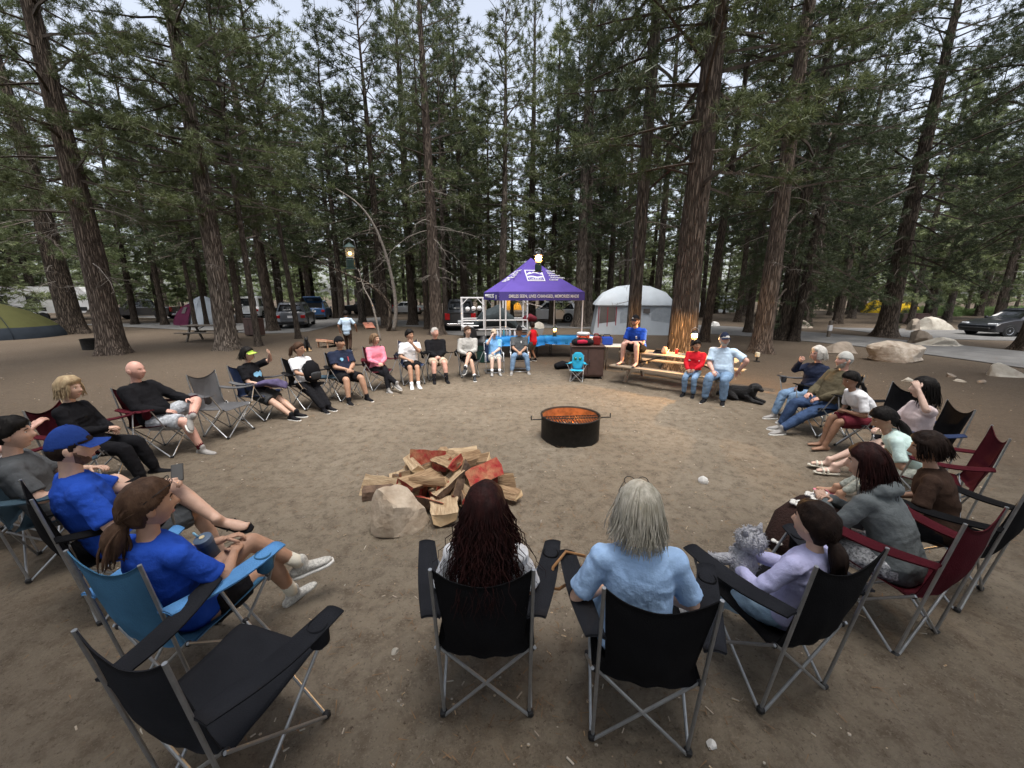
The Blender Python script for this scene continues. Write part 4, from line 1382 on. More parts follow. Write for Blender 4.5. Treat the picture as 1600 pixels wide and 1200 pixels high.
def at_person(p, v):
    r = p['root']; M = Matrix.Translation(r.location) @ Matrix.Rotation(r.rotation_euler.z, 4, 'Z')
    return M @ Vector(v)


def chest_print(p, shapes, m, name='shirt_print', t=.66, x0=0.0, depth=.034):
    """small flat print lying on the shirt front; shapes: polygons in metres (x right as seen by wearer, z up)"""
    f, u_ = p['fwd'], p['u']
    d = .115 * p['s'] * (1 + p['fat'] * .35)
    mb = MB()
    for poly in shapes:
        P = []
        for (x, z) in poly:
            base = p['mid'] + u_ * (p['L'] * (t - .5) + z) + np.array([x + x0, 0, 0])
            cx = (x + x0) / .19
            P.append(base + f * (d * math.sqrt(max(.05, 1 - cx * cx)) + depth))
        P = np.array(P)
        n = len(P)
        mb.raw(np.concatenate([P, P - f * .02]), [tuple(range(n)), tuple(range(2 * n - 1, n - 1, -1))] + [(i, (i + 1) % n, n + (i + 1) % n, n + i) for i in range(n)])
    return mb.build(name, m, p['root'])


# ------------------------------------------------------------------ folding camp chairs
def setmat(o, m, i=0):
    o.material_slots[i].link = 'OBJECT'
    o.material_slots[i].material = m


F_black = cloth('chair_black', (0.008, 0.008, 0.009), .2, 4, .3, 160)
F_char = cloth('chair_charcoal', (0.019, 0.02, 0.024), .15, 4, .3, 160)
F_grey = cloth('chair_grey', (0.10, 0.10, 0.105), .15, 4, .3, 160)
F_blue = cloth('chair_blue', (0.055, 0.15, 0.26), .15, 4, .3, 160)
F_bluel = cloth('chair_blue_light', (0.10, 0.26, 0.52), .15, 4, .3, 160)
F_teal = cloth('chair_slate_blue', (0.045, 0.075, 0.10), .15, 4, .3, 160)
F_mar = cloth('chair_maroon', (0.06, 0.008, 0.013), .15, 4, .3, 160)
F_navy = cloth('chair_navy', (0.03, 0.045, 0.10), .15, 4, .3, 160)


def chair_meshes(sag):
    D = {}
    def arr(f, a, b):
        return np.array([[f(u, v) for u in np.linspace(0, 1, b)] for v in np.linspace(0, 1, a)])
    def seat(u, v):
        x = (u - .5) * .50; w = 1 - (2 * u - 1) ** 2
        return (x, -.235 + .475 * v, .445 + .04 * v - sag * w * math.sin(PI * min(1, v * .85 + .12)) - (.03 * max(0, v - .93) / .07))
    crs = lambda P_, k_: P_ + np.stack([0 * P_[..., 0], .5 * vnoise(P_ * 11, k_), vnoise(P_ * np.array([7, 13, 9]), k_ + 1)], -1) * .0065
    mb = MB(); mb.sheet(crs(arr(seat, 17, 17), 3), .006); D['seat'] = mb.mesh('seat', F_black, True)
    def back(u, v):
        w = 1 - (2 * u - 1) ** 2
        hwid = np.interp(v, [0, .18, .45, 1], [.232, .195, .205, .225])
        z = .44 + (.56 - .085 * w) * v
        wr = .006 * math.sin(u * 23 + v * 9) * w * (1 - v)
        return ((2 * u - 1) * hwid, -.245 - .115 * v - .055 * w * math.sin(PI * min(1, .15 + v * .8)) + wr, z - .02 * w * (1 - v))
    mb = MB(); mb.sheet(crs(arr(back, 18, 19), 5)[..., [0, 1, 2]], .006); D['backrest'] = mb.mesh('backrest', F_black, True)
    for sg, nm in ((-1, 'armL'), (1, 'armR')):
        def arm(u, v):
            c = np.array([sg * (.250 + .135 * v), -.325 + .55 * v, .715 + .03 * math.sin(PI * v) * -1 + .02 * v])
            wd = .046 + .012 * math.sin(PI * v)
            return tuple(c + np.array([(2 * u - 1) * wd, 0, .012 * (1 - (2 * u - 1) ** 2) - .006]))
        mb = MB(); mb.sheet(arr(arm, 12, 7), .012); D[nm] = mb.mesh('armrest', F_black, True)
    c = np.array([.363, .13, .715])
    mb = MB(); mb.lathe([(.040, .012), (.044, .014), (.046, .008), (.043, -.09), (.020, -.115), (.018, -.112), (.040, -.085), (.040, .012)], c, 16, cap0=False, cap1=False); D['cup_holder'] = mb.mesh('cup_holder', F_black, True)
    r = .0085
    def tb(a, b, r=r):
        m_ = MB(); m_.tube([a, b], r, 8); return m_.mesh('leg', M_metal, 40)
    D['posts'] = [tb((s * .228, -.235, .015), (s * .232, -.362, 1.005), .009) for s in (-1, 1)]
    L_ = []
    for s in (-1, 1):
        L_.append(tb((s * .222, -.247, .015), (-s * .232, -.252, .46)))                    # rear cross
        L_.append(tb((s * .222, .230, .015), (-s * .24, .236, .475)))                      # front cross
        L_.append(tb((s * .236, -.225, .015), (s * .247, .235, .475)))                     # side, rear foot to front corner
        L_.append(tb((s * .243, .222, .015), (s * .250, -.262, .47)))                      # side, front foot to rear corner
        L_.append(tb((s * .249, .238, .44), (s * .382, .205, .722)))                       # arm support
    D['legs'] = L_
    m_ = MB(); m_.bbox((0, 0, .018), (.036, .036, .036), .008); D['foot'] = m_.mesh('foot', M_blackp)
    m_ = MB(); m_.ball((0, 0, 0), (.016, .016, .016), 8, 6); D['joint'] = m_.mesh('joint', M_blackp, True)
    return D


CH_SAT = chair_meshes(.085)
CH_EMPTY = chair_meshes(.045)


def camp_chair(label, loc, face, fab, fab2=None, group='folding camp chairs', sat=True, k=1.0, frame=None, cup=True, z=0):
    D = CH_SAT if sat else CH_EMPTY
    o = empty('camp_chair', (loc[0], loc[1], z), face_rz(*face), label, 'chair', group, k)
    for n_, me, m in (('seat', D['seat'], fab), ('backrest', D['backrest'], fab), ('armrest', D['armL'], fab2 or fab), ('armrest', D['armR'], fab2 or fab)):
        q = add(n_, me, o); setmat(q, m)
    if cup: q = add('cup_holder', D['cup_holder'], q); setmat(q, fab)
    for me in D['posts']: q = add('back_post', me, o); (frame and setmat(q, frame))
    for me in D['legs']: q = add('leg', me, o); (frame and setmat(q, frame))
    for x, y in ((-.232, -.238), (.232, -.238), (-.235, .228), (.235, .228)): add('foot', D['foot'], o, (x, y, 0))
    for s in (-1, 1): add('joint', D['joint'], o, (s * .238, -.25, .455)); add('joint', D['joint'], o, (s * .246, .238, .475))
    return o


def lawn_chair(label, loc, face, fab, group='folding camp chairs'):
    o = empty('lawn_chair', (loc[0], loc[1], 0), face_rz(*face), label, 'chair', group)
    for s in (-1, 1):
        m_ = MB(); m_.tube([(s * .26, -.30, .01), (s * .26, .20, .01), (s * .26, .24, .06), (s * .26, .12, .52), (s * .26, .08, .55), (s * .26, -.28, .53)], .011, 8); m_.build('side_frame', M_metal_l, o, True)
        m_ = MB(); m_.tube([(s * .255, .22, .35), (s * .255, -.2, .27), (s * .255, -.42, .82)], .011, 8); m_.build('seat_rail', M_metal_l, o, True)
        m_ = MB(); m_.bbox((s * .26, -.09, .556), (.05, .36, .02), .006); m_.build('armrest', M_metal_l, o)
    for y, z in ((-.28, .012), (.20, .012)):
        m_ = MB(); m_.tube([(-.26, y, z), (.26, y, z)], .010, 8); m_.build('crossbar', M_metal_l, o, True)
    m_ = MB(); m_.tube([(-.26, -.42, .825), (.26, -.42, .825)], .011, 8); m_.build('top_bar', M_metal_l, o, True)
    P = np.array([[(x, y, z - .03 * (1 - (x / .25) ** 2)) for x in np.linspace(-.25, .25, 7)] for y, z in ((.22, .35), (.05, .32), (-.18, .275))])
    m_ = MB(); m_.sheet(P, .006); m_.build('seat', fab, o, True)
    P = np.array([[(x, y - .03 * (1 - (x / .25) ** 2), z) for x in np.linspace(-.25, .25, 7)] for y, z in ((-.20, .29), (-.31, .56), (-.42, .81))])
    m_ = MB(); m_.sheet(P, .006); m_.build('backrest', fab, o, True)
    return o

# ------------------------------------------------------------------ the circle: chairs and the people in them
SK_W = lambda t=.3: (C_white, t)
CEN = (0.5, 5.6)


def toC(x, y): return (CEN[0] - x, CEN[1] - y)


# ---- near row, seen from behind
camp_chair('black camp chair holding the woman with long curly dark hair', (-.135, 1.85), (0, 1), F_black, F_char)
person('woman with long curly dark maroon hair in white top, seen from behind', (-.135, 1.85), (0, 1), 1.60, fem=True, skin='light', lean=10, slump=8, pz=.46,
       hair=dict(style='long', color='maroon', len=.40, curl=.013, n=620, r=.0040, flare=2.6, bk=.4, clump=.036, th=.022), shirt=(C_white, 'short'), bottom=(C_jean, 'pants'), shoes=('shoe', C_white, M_sole), vox=.010,
       lh=(-.1, .22, .58), rh=(.1, .22, .58))
camp_chair('black camp chair holding the silver-haired person in light blue', (.67, 1.70), (.15, .99), F_black, F_char)
person('person with straight silver hair and light blue T-shirt, seen from behind', (.65, 1.74), (.10, .99), 1.70, fem=True, skin='light', lean=6, slump=10, pz=.46, sway=-.05, fat=.15,
       hair=dict(style='long', color='silver', len=.17, n=520, r=.0032, flare=.7, wave=.014, th=.014, clump=.012), glasses='up', shirt=(C_lblue, 'short'), bottom=(C_jean, 'pants'), shoes=('shoe', C_white, M_sole), vox=.010,
       lh=(-.16, .22, .58), rh=(.12, .24, .58))
camp_chair('black camp chair holding the girl in lavender top', (1.50, 1.92), (-.28, .96), F_black, F_char)
P_lav = person('girl in lavender top and light jeans with low ponytail hugging a plush', (1.52, 1.92), (-.34, .94), 1.36, fem=True, skin='light', lean=16, slump=10, pz=.45,
       hair=dict(style='low_pony', color='dark', len=.20, pw=1.25, th=.02), shirt=(C_lav, 'long'), bottom=(C_jeanl, 'pants'), shoes=('shoe', C_white, M_sole), vox=.010, yaw=-6,
       lh=(-.16, .24, .60), rh=(.02, .27, .62), la=(-.16, .42, .085), ra=(.10, .42, .085))
camp_chair('dark red camp chair under the woman in grey hoodie', (2.52, 2.26), (-.36, .93), F_mar, F_mar)
P_hood = person('woman in grey hoodie with long dark maroon hair, hands raised together', (2.48, 2.28), (-.46, .89), 1.58, fem=True, skin='light', lean=-18, slump=16, pz=.46,
       hair=dict(style='long', color='maroon', len=.22, n=380, r=.004, flare=.9, th=.02), shirt=(C_slate, 'long'), bottom=(C_skirt, 'pants'), hood=True, shoes=('shoe', C_black, M_soled), vox=.010, yaw=-18, pitch=10,
       lh=(-.12, .46, .74), rh=(-.06, .44, .74), lpole=(-.6, -.2, -.8), rpole=(.7, -.2, -.7), lcurl=.8, rcurl=.8)
camp_chair('black camp chair nearest the right edge, holding woman in brown', (3.27, 2.62), (-.45, .89), F_black, F_black)
person('woman in dark brown top with dark hair behind the grey hoodie', (3.14, 2.66), (-.62, .78), 1.46, fem=True, skin='tan', lean=-6, slump=14, pz=.46,
       hair=dict(style='bob', color='dark', len=.10, th=.022), shirt=(C_brown, 'short'), bottom=(C_black, 'pants'), shoes=('shoe', C_black, M_soled), yaw=-12, pitch=12, lh=(-.1, .3, .6), rh=(.05, .3, .6))
# ---- right side
camp_chair('maroon camp chair under the girl in mint top', (4.12, 3.50), (-.78, .62), F_mar, F_mar)
person('girl in mint T-shirt with black ponytail and speckled leggings', (4.02, 3.58), (-.80, .60), 1.50, fem=True, skin='tan', lean=-36, slump=18, pz=.46,
       hair=dict(style='low_pony', color='black', len=.36, pw=1.1, dir=(-.1, .35, -1), th=.018), shirt=(C_mint, 'short'), bottom=(C_legg, 'tights'), shoes=('flip', C_pink, None), yaw=-8, pitch=32,
       la=(-.12, .50, .10), ra=(.06, .52, .10), lh=(-.07, .36, .60), rh=(.06, .38, .60), lcurl=.9, rcurl=.9)
camp_chair('black and navy camp chair under person touching long black hair', (4.72, 4.30), (-.92, .38), F_black, F_navy)
person('person in pale pink top with long black hair, one hand raised to it', (4.62, 4.33), (-.93, .36), 1.60, fem=True, skin='pale', lean=10, slump=8, pz=.46,
       hair=dict(style='long', color='black', len=.22, n=260, r=.005, flare=.8, th=.022), shirt=(cloth('pale_pink', (.66, .55, .55)), 'short'), bottom=(C_black, 'short_shorts'), shoes=('flip', C_cream, 'slide'), yaw=22,
       la=(-.10, .62, .10), ra=(.05, .66, .10), lh=(-.25, .05, 1.16), lpole=(-1, .5, -.1), rh=(.06, .32, .60), lcurl=.6, lpalm=(1, 0, 0))
camp_chair('dark camp chair under the girl in white T-shirt with braids', (5.05, 5.15), (-.99, .1), F_black, F_black)
person('girl in white T-shirt with two black braids, bare feet, leaning forward', (4.92, 5.18), (-.95, .22), 1.55, fem=True, skin='brown', lean=-24, slump=18, pz=.46,
       hair=dict(style='braids', color='black', len=.30, dir=(0, .3, -1), th=.018, n=6), shirt=(C_white, 'short'), bottom=(C_maroon, 'shorts'), shoes=('bare',), pitch=18, yaw=-12,
       la=(-.08, .40, .10), ra=(.08, .36, .10), lh=(-.05, .36, .58), rh=(.07, .34, .58))
camp_chair('black camp chair under the man in olive jacket and grey beanie', (5.06, 6.00), (-.98, -.05), F_black, F_black)
person('man in olive jacket, grey beanie and jeans with outstretched foot', (5.02, 6.00), (-.98, .0), 1.74, skin='pink', lean=18, fat=.3, hair=dict(style='cap', color='grey', hat=('beanie', C_stone)), beard=('grey', .008),
       shirt=(C_olive, 'long'), bottom=(C_jeand, 'pants'), shoes=('shoe', M_shoegrey, M_sole), la=(-.12, .70, .085), ra=(.14, .50, .085), yaw=10, lh=(-.12, .28, .58), rh=(.14, .26, .60))
camp_chair('grey camp chair under the woman with white-grey hair and glasses', (5.30, 6.72), (-.98, -.18), F_grey, F_grey)
person('woman with shoulder-length white-grey hair, glasses, navy jacket, hand at chin', (5.27, 6.72), (-.97, -.16), 1.66, fem=True, skin='pink', lean=10, hair=dict(style='bob', color='white', len=.12, th=.024), glasses=True,
       shirt=(C_navy, 'long'), bottom=(C_jean, 'pants'), shoes=('shoe', M_shoegrey, M_sole), la=(-.12, .42, .085), ra=(.1, .45, .085), yaw=14, rh=(.03, .16, 1.02), rpole=(.6, .2, -.8), rpalm=(0, -1, .3), lh=(-.05, .26, .58), rcurl=.8)
# ---- left side
camp_chair('empty black camp chair in the lower left corner', (-1.28, 1.45), (.28, .96), F_char, F_char, sat=False)
camp_chair('blue camp chair with light blue armrests under ponytailed woman', (-1.84, 1.92), (.22, .97), F_blue, F_bluel)
P_pony = person('woman in royal blue T-shirt with brown ponytail and white slip-on shoes, legs crossed', (-1.80, 1.95), (.24, .97), 1.68, fem=True, skin='tan', lean=22, slump=14, pz=.45,
       hair=dict(style='low_pony', color='brown', len=.17, pw=1.35, th=.018), glasses='up', shirt=(C_blue, 'short'), bottom=(C_black, 'short_shorts'), shoes=('shoe', C_check, M_sole, (C_cream, .28)), vox=.010, yaw=22, pitch=2,
       ra=(.08, .48, .085), la=(.20, .47, .36), lt=(.6, .75, .1), lknee=(.1, .3, 1), rt=(.15, 1, 0), rh=(.10, .26, .66), lh=(-.02, .30, .70), rpole=(.8, -.5, -.5), rcurl=.9, lcurl=.7)
camp_chair('black camp chair under the man in blue cap', (-2.88, 2.52), (.55, .83), F_black, F_black)
P_cap = person('man in blue cap and royal blue T-shirt with flip-flop, leg crossed', (-2.82, 2.55), (.55, .83), 1.80, skin='light', lean=20, slump=12, pz=.45, hair=dict(style='cap', color='dark', hat=('cap', C_capblue)), beard=('stubble', .0016),
       shirt=(C_blue, 'short'), bottom=(C_dgrey, 'shorts'), shoes=('flip', C_black, None), vox=.011, yaw=14, pitch=2, ra=(.08, .45, .09), la=(.30, .42, .46), lt=(.85, .45, -.1), lknee=(-.3, .3, 1), lup=(.3, -.5, .8),
       rh=(.20, .22, .66), lh=(.10, .34, .80), lcurl=.8, rcurl=.6)
camp_chair('slate blue camp chair behind the man in blue cap', (-3.78, 2.92), (.72, .69), F_teal, F_teal)
P_nb = person('dark-haired person half hidden behind blue cap, bare leg and black sneaker crossed', (-3.72, 2.95), (.72, .69), 1.66, skin='light', lean=22, slump=12, pz=.45, hair=dict(style='short', color='black', th=.02),
       shirt=(C_dgrey, 'short'), bottom=(C_char, 'shorts'), shoes=('shoe', C_black, M_soled, (C_white, .2)), yaw=8, ra=(.08, .46, .085), la=(.26, .50, .38), lt=(.7, .7, -.15), lknee=(-.2, .3, 1), rh=(.16, .24, .64), lh=(-.02, .3, .72))
camp_chair('dark red camp chair cut by the left edge', (-4.58, 3.24), (.8, .6), F_mar, F_mar)
person('person in white top at left edge, mostly cut off', (-4.54, 3.26), (.8, .6), 1.62, fem=True, skin='pink', lean=10, hair=dict(style='bob', color='brown', len=.1), shirt=(C_white, 'short'), bottom=(C_char, 'pants'), shoes=('shoe', C_black, M_sole),
       rh=(.12, .2, 1.02), rpole=(.9, .2, -.6), lh=(-.05, .26, .6))
camp_chair('maroon camp chair under the blond woman', (-4.92, 4.24), (.97, .26), F_mar, F_mar)
person('blond woman in black cardigan over orange print top', (-4.88, 4.24), (.97, .26), 1.62, fem=True, skin='light', lean=10, slump=8, fat=.35, hair=dict(style='bob', color='blond', len=.13, n=150, th=.026), shirt=(C_black, 'long'), bottom=(C_black, 'pants'),
       shoes=('shoe', C_black, M_soled), yaw=4, rh=(.04, .30, .66), lh=(-.08, .28, .62))
camp_chair('maroon camp chair under the bald man', (-4.95, 5.18), (1, .05), F_mar, F_mar)
P_bald = person('bald man in black zip jacket and dark knee socks, ankle on knee', (-4.91, 5.18), (1, .05), 1.76, skin='pink', lean=26, slump=12, fat=.5, hair=dict(style='bald'), shirt=(C_black, 'long'), bottom=(C_plaid, 'shorts'),
                shoes=('shoe', M_shoegrey, M_sole, (C_maroon, .5)), yaw=-2, ra=(.10, .50, .085), la=(.06, .42, .54), lt=(.5, .5, -.5), lknee=(-1, .3, .6), lup=(-.3, .5, .8), rh=(.12, .26, .62), lh=(-.20, .36, .70))
camp_chair('empty dark grey camp chair between bald man and woman in visor', (-4.62, 5.95), (.94, -.2), F_grey, F_grey, sat=False)
camp_chair('navy camp chair under the woman in green visor', (-4.60, 6.80), (.98, -.14), F_navy, F_grey)
P_vis = person('woman in lime green visor and black T-shirt shading her eyes', (-4.56, 6.80), (.98, -.14), 1.64, fem=True, skin='light', lean=16, slump=6, fat=.4, hair=dict(style='long', color='black', len=.12, n=90, hat=('visor', cloth('lime', (.42, .62, .10)))),
               shirt=(C_black, 'short'), bottom=(C_char, 'shorts'), shoes=('shoe', C_black, M_sole), yaw=-4, la=(-.03, .66, .085), ra=(.10, .62, .085), lh=(-.10, .17, 1.14), lpole=(-1, .35, -.2), lpalm=(.6, -.6, 0), rh=(.08, .28, .60))
chest_print(P_vis, [[(-.09, .0), (-.06, .05), (-.02, .03), (.02, .05), (.08, .03), (.09, -.02), (.05, -.05), (.0, -.03), (-.05, -.06)]], M_logob, t=.60)
camp_chair('black camp chair under the woman in white T-shirt with backpack', (-4.12, 7.52), (.88, -.47), F_black, F_black)
P_wt = person('woman in white T-shirt with ponytail and glasses, black backpack on lap', (-4.08, 7.50), (.88, -.47), 1.62, fem=True, skin='tan', lean=14, slump=6, fat=.5, hair=dict(style='pony', color='brown', len=.18), glasses=True, shirt=(C_white, 'short'),
       bottom=(C_black, 'pants'), shoes=('shoe', C_black, M_sole), yaw=-28, la=(.02, .60, .085), ra=(.14, .58, .085), lh=(-.06, .34, .66), rh=(.10, .34, .64))
camp_chair('black camp chair under the man in black beanie', (-3.62, 8.15), (.75, -.66), F_black, F_black)
P_bk = person('man in black beanie, black printed T-shirt and black shorts', (-3.58, 8.12), (.75, -.66), 1.74, skin='tan', lean=14, slump=6, fat=.5, hair=dict(style='cap', color='black', hat=('beanie', C_black)), shirt=(C_navy, 'short'), bottom=(C_black, 'shorts'),
              shoes=('shoe', C_black, M_sole, (C_black, .2)), yaw=-28, la=(-.20, .44, .085), ra=(.20, .44, .085), lh=(-.03, .30, .64), rh=(.04, .30, .64))
chest_print(P_bk, [[(-.10, .05), (-.08, .055), (-.085, -.05), (-.105, -.045)]], M_logor, t=.66)
chest_print(P_bk, [[(.03, .04), (.07, .045), (.085, .01), (.06, -.03), (.03, -.02), (.02, .01)]], M_logob, t=.66)
camp_chair('maroon camp chair under the woman in pink blouse', (-3.20, 9.05), (.6, -.8), F_mar, F_mar)
person('woman in pink blouse and black trousers, legs crossed', (-3.17, 9.02), (.6, -.8), 1.66, fem=True, skin='light', lean=14, slump=6, hair=dict(style='bob', color='streaked', len=.14, n=120), shirt=(C_pink, 'long'), bottom=(C_black, 'pants'),
       shoes=('shoe', M_shoegrey, M_sole), yaw=-40, la=(-.02, .48, .085), ra=(-.18, .62, .22), rt=(-.3, .9, -.3), lh=(-.02, .30, .62), rh=(.06, .30, .62))
camp_chair('blue and black padded camp chair under man in white T-shirt', (-2.55, 9.62), (.42, -.9), F_navy, F_black, k=1.08)
person('man in white T-shirt and black shorts, hand on his chin', (-2.53, 9.56), (.42, -.9), 1.76, skin='tan', lean=6, slump=8, hair=dict(style='short', color='black', th=.02), shirt=(C_white, 'short'), bottom=(C_black, 'shorts'),
       shoes=('shoe', C_white, M_sole, (C_white, .16)), yaw=-34, la=(-.04, .50, .085), ra=(.12, .48, .085), lh=(-.01, .17, 1.01), lpole=(-.5, .3, -.9), lpalm=(0, -1, .2), lcurl=.9, rh=(.10, .32, .62))
camp_chair('black camp chair under the white-haired man in black jacket', (-2.02, 10.15), (.34, -.94), F_black, F_black)
person('white-haired man in black jacket, khaki shorts and black socks', (-2.0, 10.11), (.34, -.94), 1.78, skin='pink', lean=12, slump=6, fat=.45, hair=dict(style='short', color='white', th=.006, hl=.075), shirt=(C_black, 'long'), bottom=(C_khaki, 'shorts'),
       shoes=('shoe', C_black, M_soled, (C_black, .38)), yaw=-30, la=(-.16, .46, .085), ra=(.16, .46, .085), lh=(-.03, .30, .62), rh=(.04, .30, .62))
camp_chair('black camp chair under the man in light grey shirt', (-1.20, 10.52), (.28, -.96), F_black, F_black)
person('man in light grey long-sleeved shirt and black shorts, leg crossed', (-1.18, 10.48), (.28, -.96), 1.78, skin='light', lean=12, slump=8, hair=dict(style='short', color='brown', th=.016), shirt=(C_grey, 'long'), bottom=(C_black, 'shorts'),
       shoes=('shoe', C_char, M_sole, (C_white, .16)), yaw=-26, ra=(-.05, .48, .085), la=(.20, .50, .34), lt=(.4, .8, -.3), lh=(.0, .32, .66), rh=(.10, .28, .62))
lawn_chair('white-framed lawn chair under person in sky blue shirt', (-.52, 11.12), (.16, -.98), F_navy)
person('person in sky blue polo, brown cap and grey shorts, hand at ear', (-.50, 11.08), (.16, -.98), 1.60, skin='pale', lean=12, pz=.42, fat=.2, hair=dict(style='cap', color='brown', hat=('cap', C_khaki)), shirt=(C_sky, 'short'), bottom=(C_stone, 'shorts'),
       shoes=('shoe', M_shoegrey, M_soled, (C_white, .25)), yaw=-14, la=(-.08, .46, .085), ra=(.14, .46, .085), rh=(.10, .06, 1.02), rpole=(.5, .6, -.8), rpalm=(-.8, -.4, 0), lh=(.02, .30, .58))
lawn_chair('white-framed lawn chair under man in charcoal T-shirt', (.22, 11.30), (.03, -1), F_char)
P_ch = person('man in charcoal T-shirt, jeans and dark cap, knees wide apart', (.22, 11.26), (.03, -1), 1.76, skin='tan', lean=14, pz=.43, hair=dict(style='cap', color='dark', hat=('cap', C_black)), shirt=(C_dgrey, 'short'), bottom=(C_jean, 'pants'),
              shoes=('shoe', M_shoegrey, M_sole), yaw=-8, la=(-.24, .42, .085), ra=(.24, .42, .085), lh=(-.03, .32, .54), rh=(.03, .32, .54))
chest_print(P_ch, [[(-.07, .03), (-.04, .035), (-.035, 0), (-.045, -.03), (-.07, -.02), (-.06, .0)]], M_logo, t=.7)
# ---- picnic bench
TX, TY = Vector((.747, -.665)), Vector((.665, .747))          # along the near picnic table, away from the fire
TC = Vector((4.08, 9.41))


def tb(a, n): q = TC + TX * a + TY * n; return (q.x, q.y)


P_sp = person('man in royal blue T-shirt and black cap sitting on the picnic table, feet on bench', tb(-.93, -.18), (-.72, -.70), 1.80, skin='pink', pz=.885, py=0, lean=-16, slump=10, fat=.35, hair=dict(style='cap', color='brown', hat=('cap', C_black, M_logo)), beard=('stubble', .003),
              shirt=(C_blue, 'short'), bottom=(C_black, 'shorts'), shoes=('flip', C_char, None), la=(-.20, .42, .575), ra=(.20, .42, .575), lh=(-.04, .42, 1.06), rh=(.04, .42, 1.06), yaw=6, pitch=4, group='people at the picnic table')
chest_print(P_sp, [[(-.08, .035), (-.045, .035), (-.045, -.035), (-.08, -.035)]], M_logo, t=.70)
P_kid = person('child in red zip jacket and jeans on the picnic bench, looking back', tb(.62, -.66), (-.62, -.78), 1.38, skin='brown', pz=.55, py=0, lean=8, slump=8, hair=dict(style='short', color='black', th=.018), shirt=(C_red, 'long'), bottom=(C_jean, 'pants'),
               shoes=('shoe', C_black, M_soled), la=(-.10, .30, .09), ra=(.10, .28, .09), yaw=-30, lh=(-.06, .24, .60), rh=(.08, .22, .60), group='people at the picnic table')
chest_print(P_kid, [[(-.12, .018), (.12, .018), (.12, -.004), (-.12, -.004)]], M_logo, t=.58, depth=.022)
person('older man in light blue T-shirt and navy cap leaning on the picnic bench', tb(1.20, -.66), (-.62, -.78), 1.80, skin='pink', pz=.56, py=0, lean=4, slump=6, fat=.7, sway=.06, hair=dict(style='cap', color='white', hat=('cap', C_navy, M_logo)), beard=('white', .012),
       shirt=(C_paleb, 'short'), bottom=(C_jean, 'pants'), shoes=('shoe', C_black, M_sole), la=(-.14, .42, .085), ra=(.20, .46, .085), yaw=-34, rh=(.12, .36, .62), lh=(-.30, -.02, .66), lpole=(-1, .3, .1), group='people at the picnic table')
# ---- walking and standing
q = G(545, 548)
person('slim person in pale blue shirt and dark trousers walking away among the pines', (q.x, q.y), (-.2, 1), 1.56, skin='brown', pz=.84, py=0, lean=-3, la=(-.09, .16, .085), ra=(.09, -.14, .10), lh=(-.28, .05, .80), rh=(.34, .14, .86),
       lknee=(0, 1, 0), rknee=(0, 1, 0), hair=dict(style='short', color='black', th=.02), shirt=(C_paleb, 'short'), bottom=(C_brown, 'pants'), shoes=('shoe', C_black, M_sole), group='people standing behind the circle', sh_len=-.16)
person('boy in red tank top standing at the blue-covered table', (.72, 12.95), (-.55, .5), 1.30, skin='brown', pz=.68, py=0, lean=-4, la=(-.09, .05, .085), ra=(.10, -.02, .085), lh=(-.16, .20, .84), rh=(.16, .16, .86), lknee=(0, 1, 0), rknee=(0, 1, 0),
       hair=dict(style='short', color='dark', th=.02), shirt=(C_red, 'none'), bottom=(C_dgrey, 'shorts'), shoes=('shoe', C_black, M_sole), group='people standing behind the circle', yaw=30)
run_jobs()

# ------------------------------------------------------------------ fire ring, firewood, stones
M_iron = mat('black_iron', (0.022, 0.021, 0.020), .62, .3, 14, metal=.35, bump=.15, bs=60)
M_rust = mat('sooty_iron', (0.10, 0.055, 0.035), .75, .4, 10, bump=.2, bs=50)
M_ash = mat('ash', (0.16, 0.14, 0.125), .95, .35, 20, bump=.5, bs=40)
M_ember = mat('ember', (0.25, 0.05, 0.01), .8, emit=(1.0, 0.2, 0.025), es=1.2)
M_flame = mat('flame', (1, .5, .1), .9, emit=(1.0, 0.30, 0.04), es=1.6)
M_granite = mat('granite', (0.46, 0.43, 0.37), .92, vs=3.5, col2=(0.30, 0.27, 0.225), bump=.7, bs=14, detail=8)
M_granite_w = mat('granite_pale', (0.56, 0.49, 0.41), .92, vs=5.5, col2=(0.30, 0.24, 0.18), bump=.9, bs=16, detail=8)
M_granite_t = mat('granite_tan', (0.56, 0.47, 0.37), .92, vs=5.0, col2=(0.32, 0.245, 0.175), bump=1.0, bs=12, detail=9)
M_granite_d = mat('granite_brown', (0.28, 0.235, 0.19), .95, vs=3.5, col2=(0.17, 0.14, 0.11), bump=.7, bs=14, detail=8)
M_quartz = mat('white_stone', (0.72, 0.71, 0.69), .8, vs=14, col2=(0.5, 0.48, 0.45), bump=.4, bs=40)
M_wood = mat('split_wood', (0.46, 0.32, 0.19), .9, vs=4, col2=(0.20, 0.12, 0.065), stretch=(11, 1, 11), bump=.9, bs=14)
M_wood2 = mat('split_wood_pale', (0.60, 0.46, 0.30), .9, vs=4, col2=(0.33, 0.215, 0.12), stretch=(11, 1, 11), bump=.9, bs=14)
M_end = mat('end_grain', (0.64, 0.48, 0.29), .9, vs=9, col2=(0.48, 0.31, 0.17), bump=.3, bs=60)
M_redwood = mat('red_stained_wood', (0.30, 0.012, 0.02), .9, vs=8, col2=(0.40, 0.19, 0.10), bump=.8, bs=26)
M_logbark = mat('log_bark', (0.17, 0.11, 0.075), .95, vs=10, col2=(0.08, 0.052, 0.038), bump=.9, bs=24)

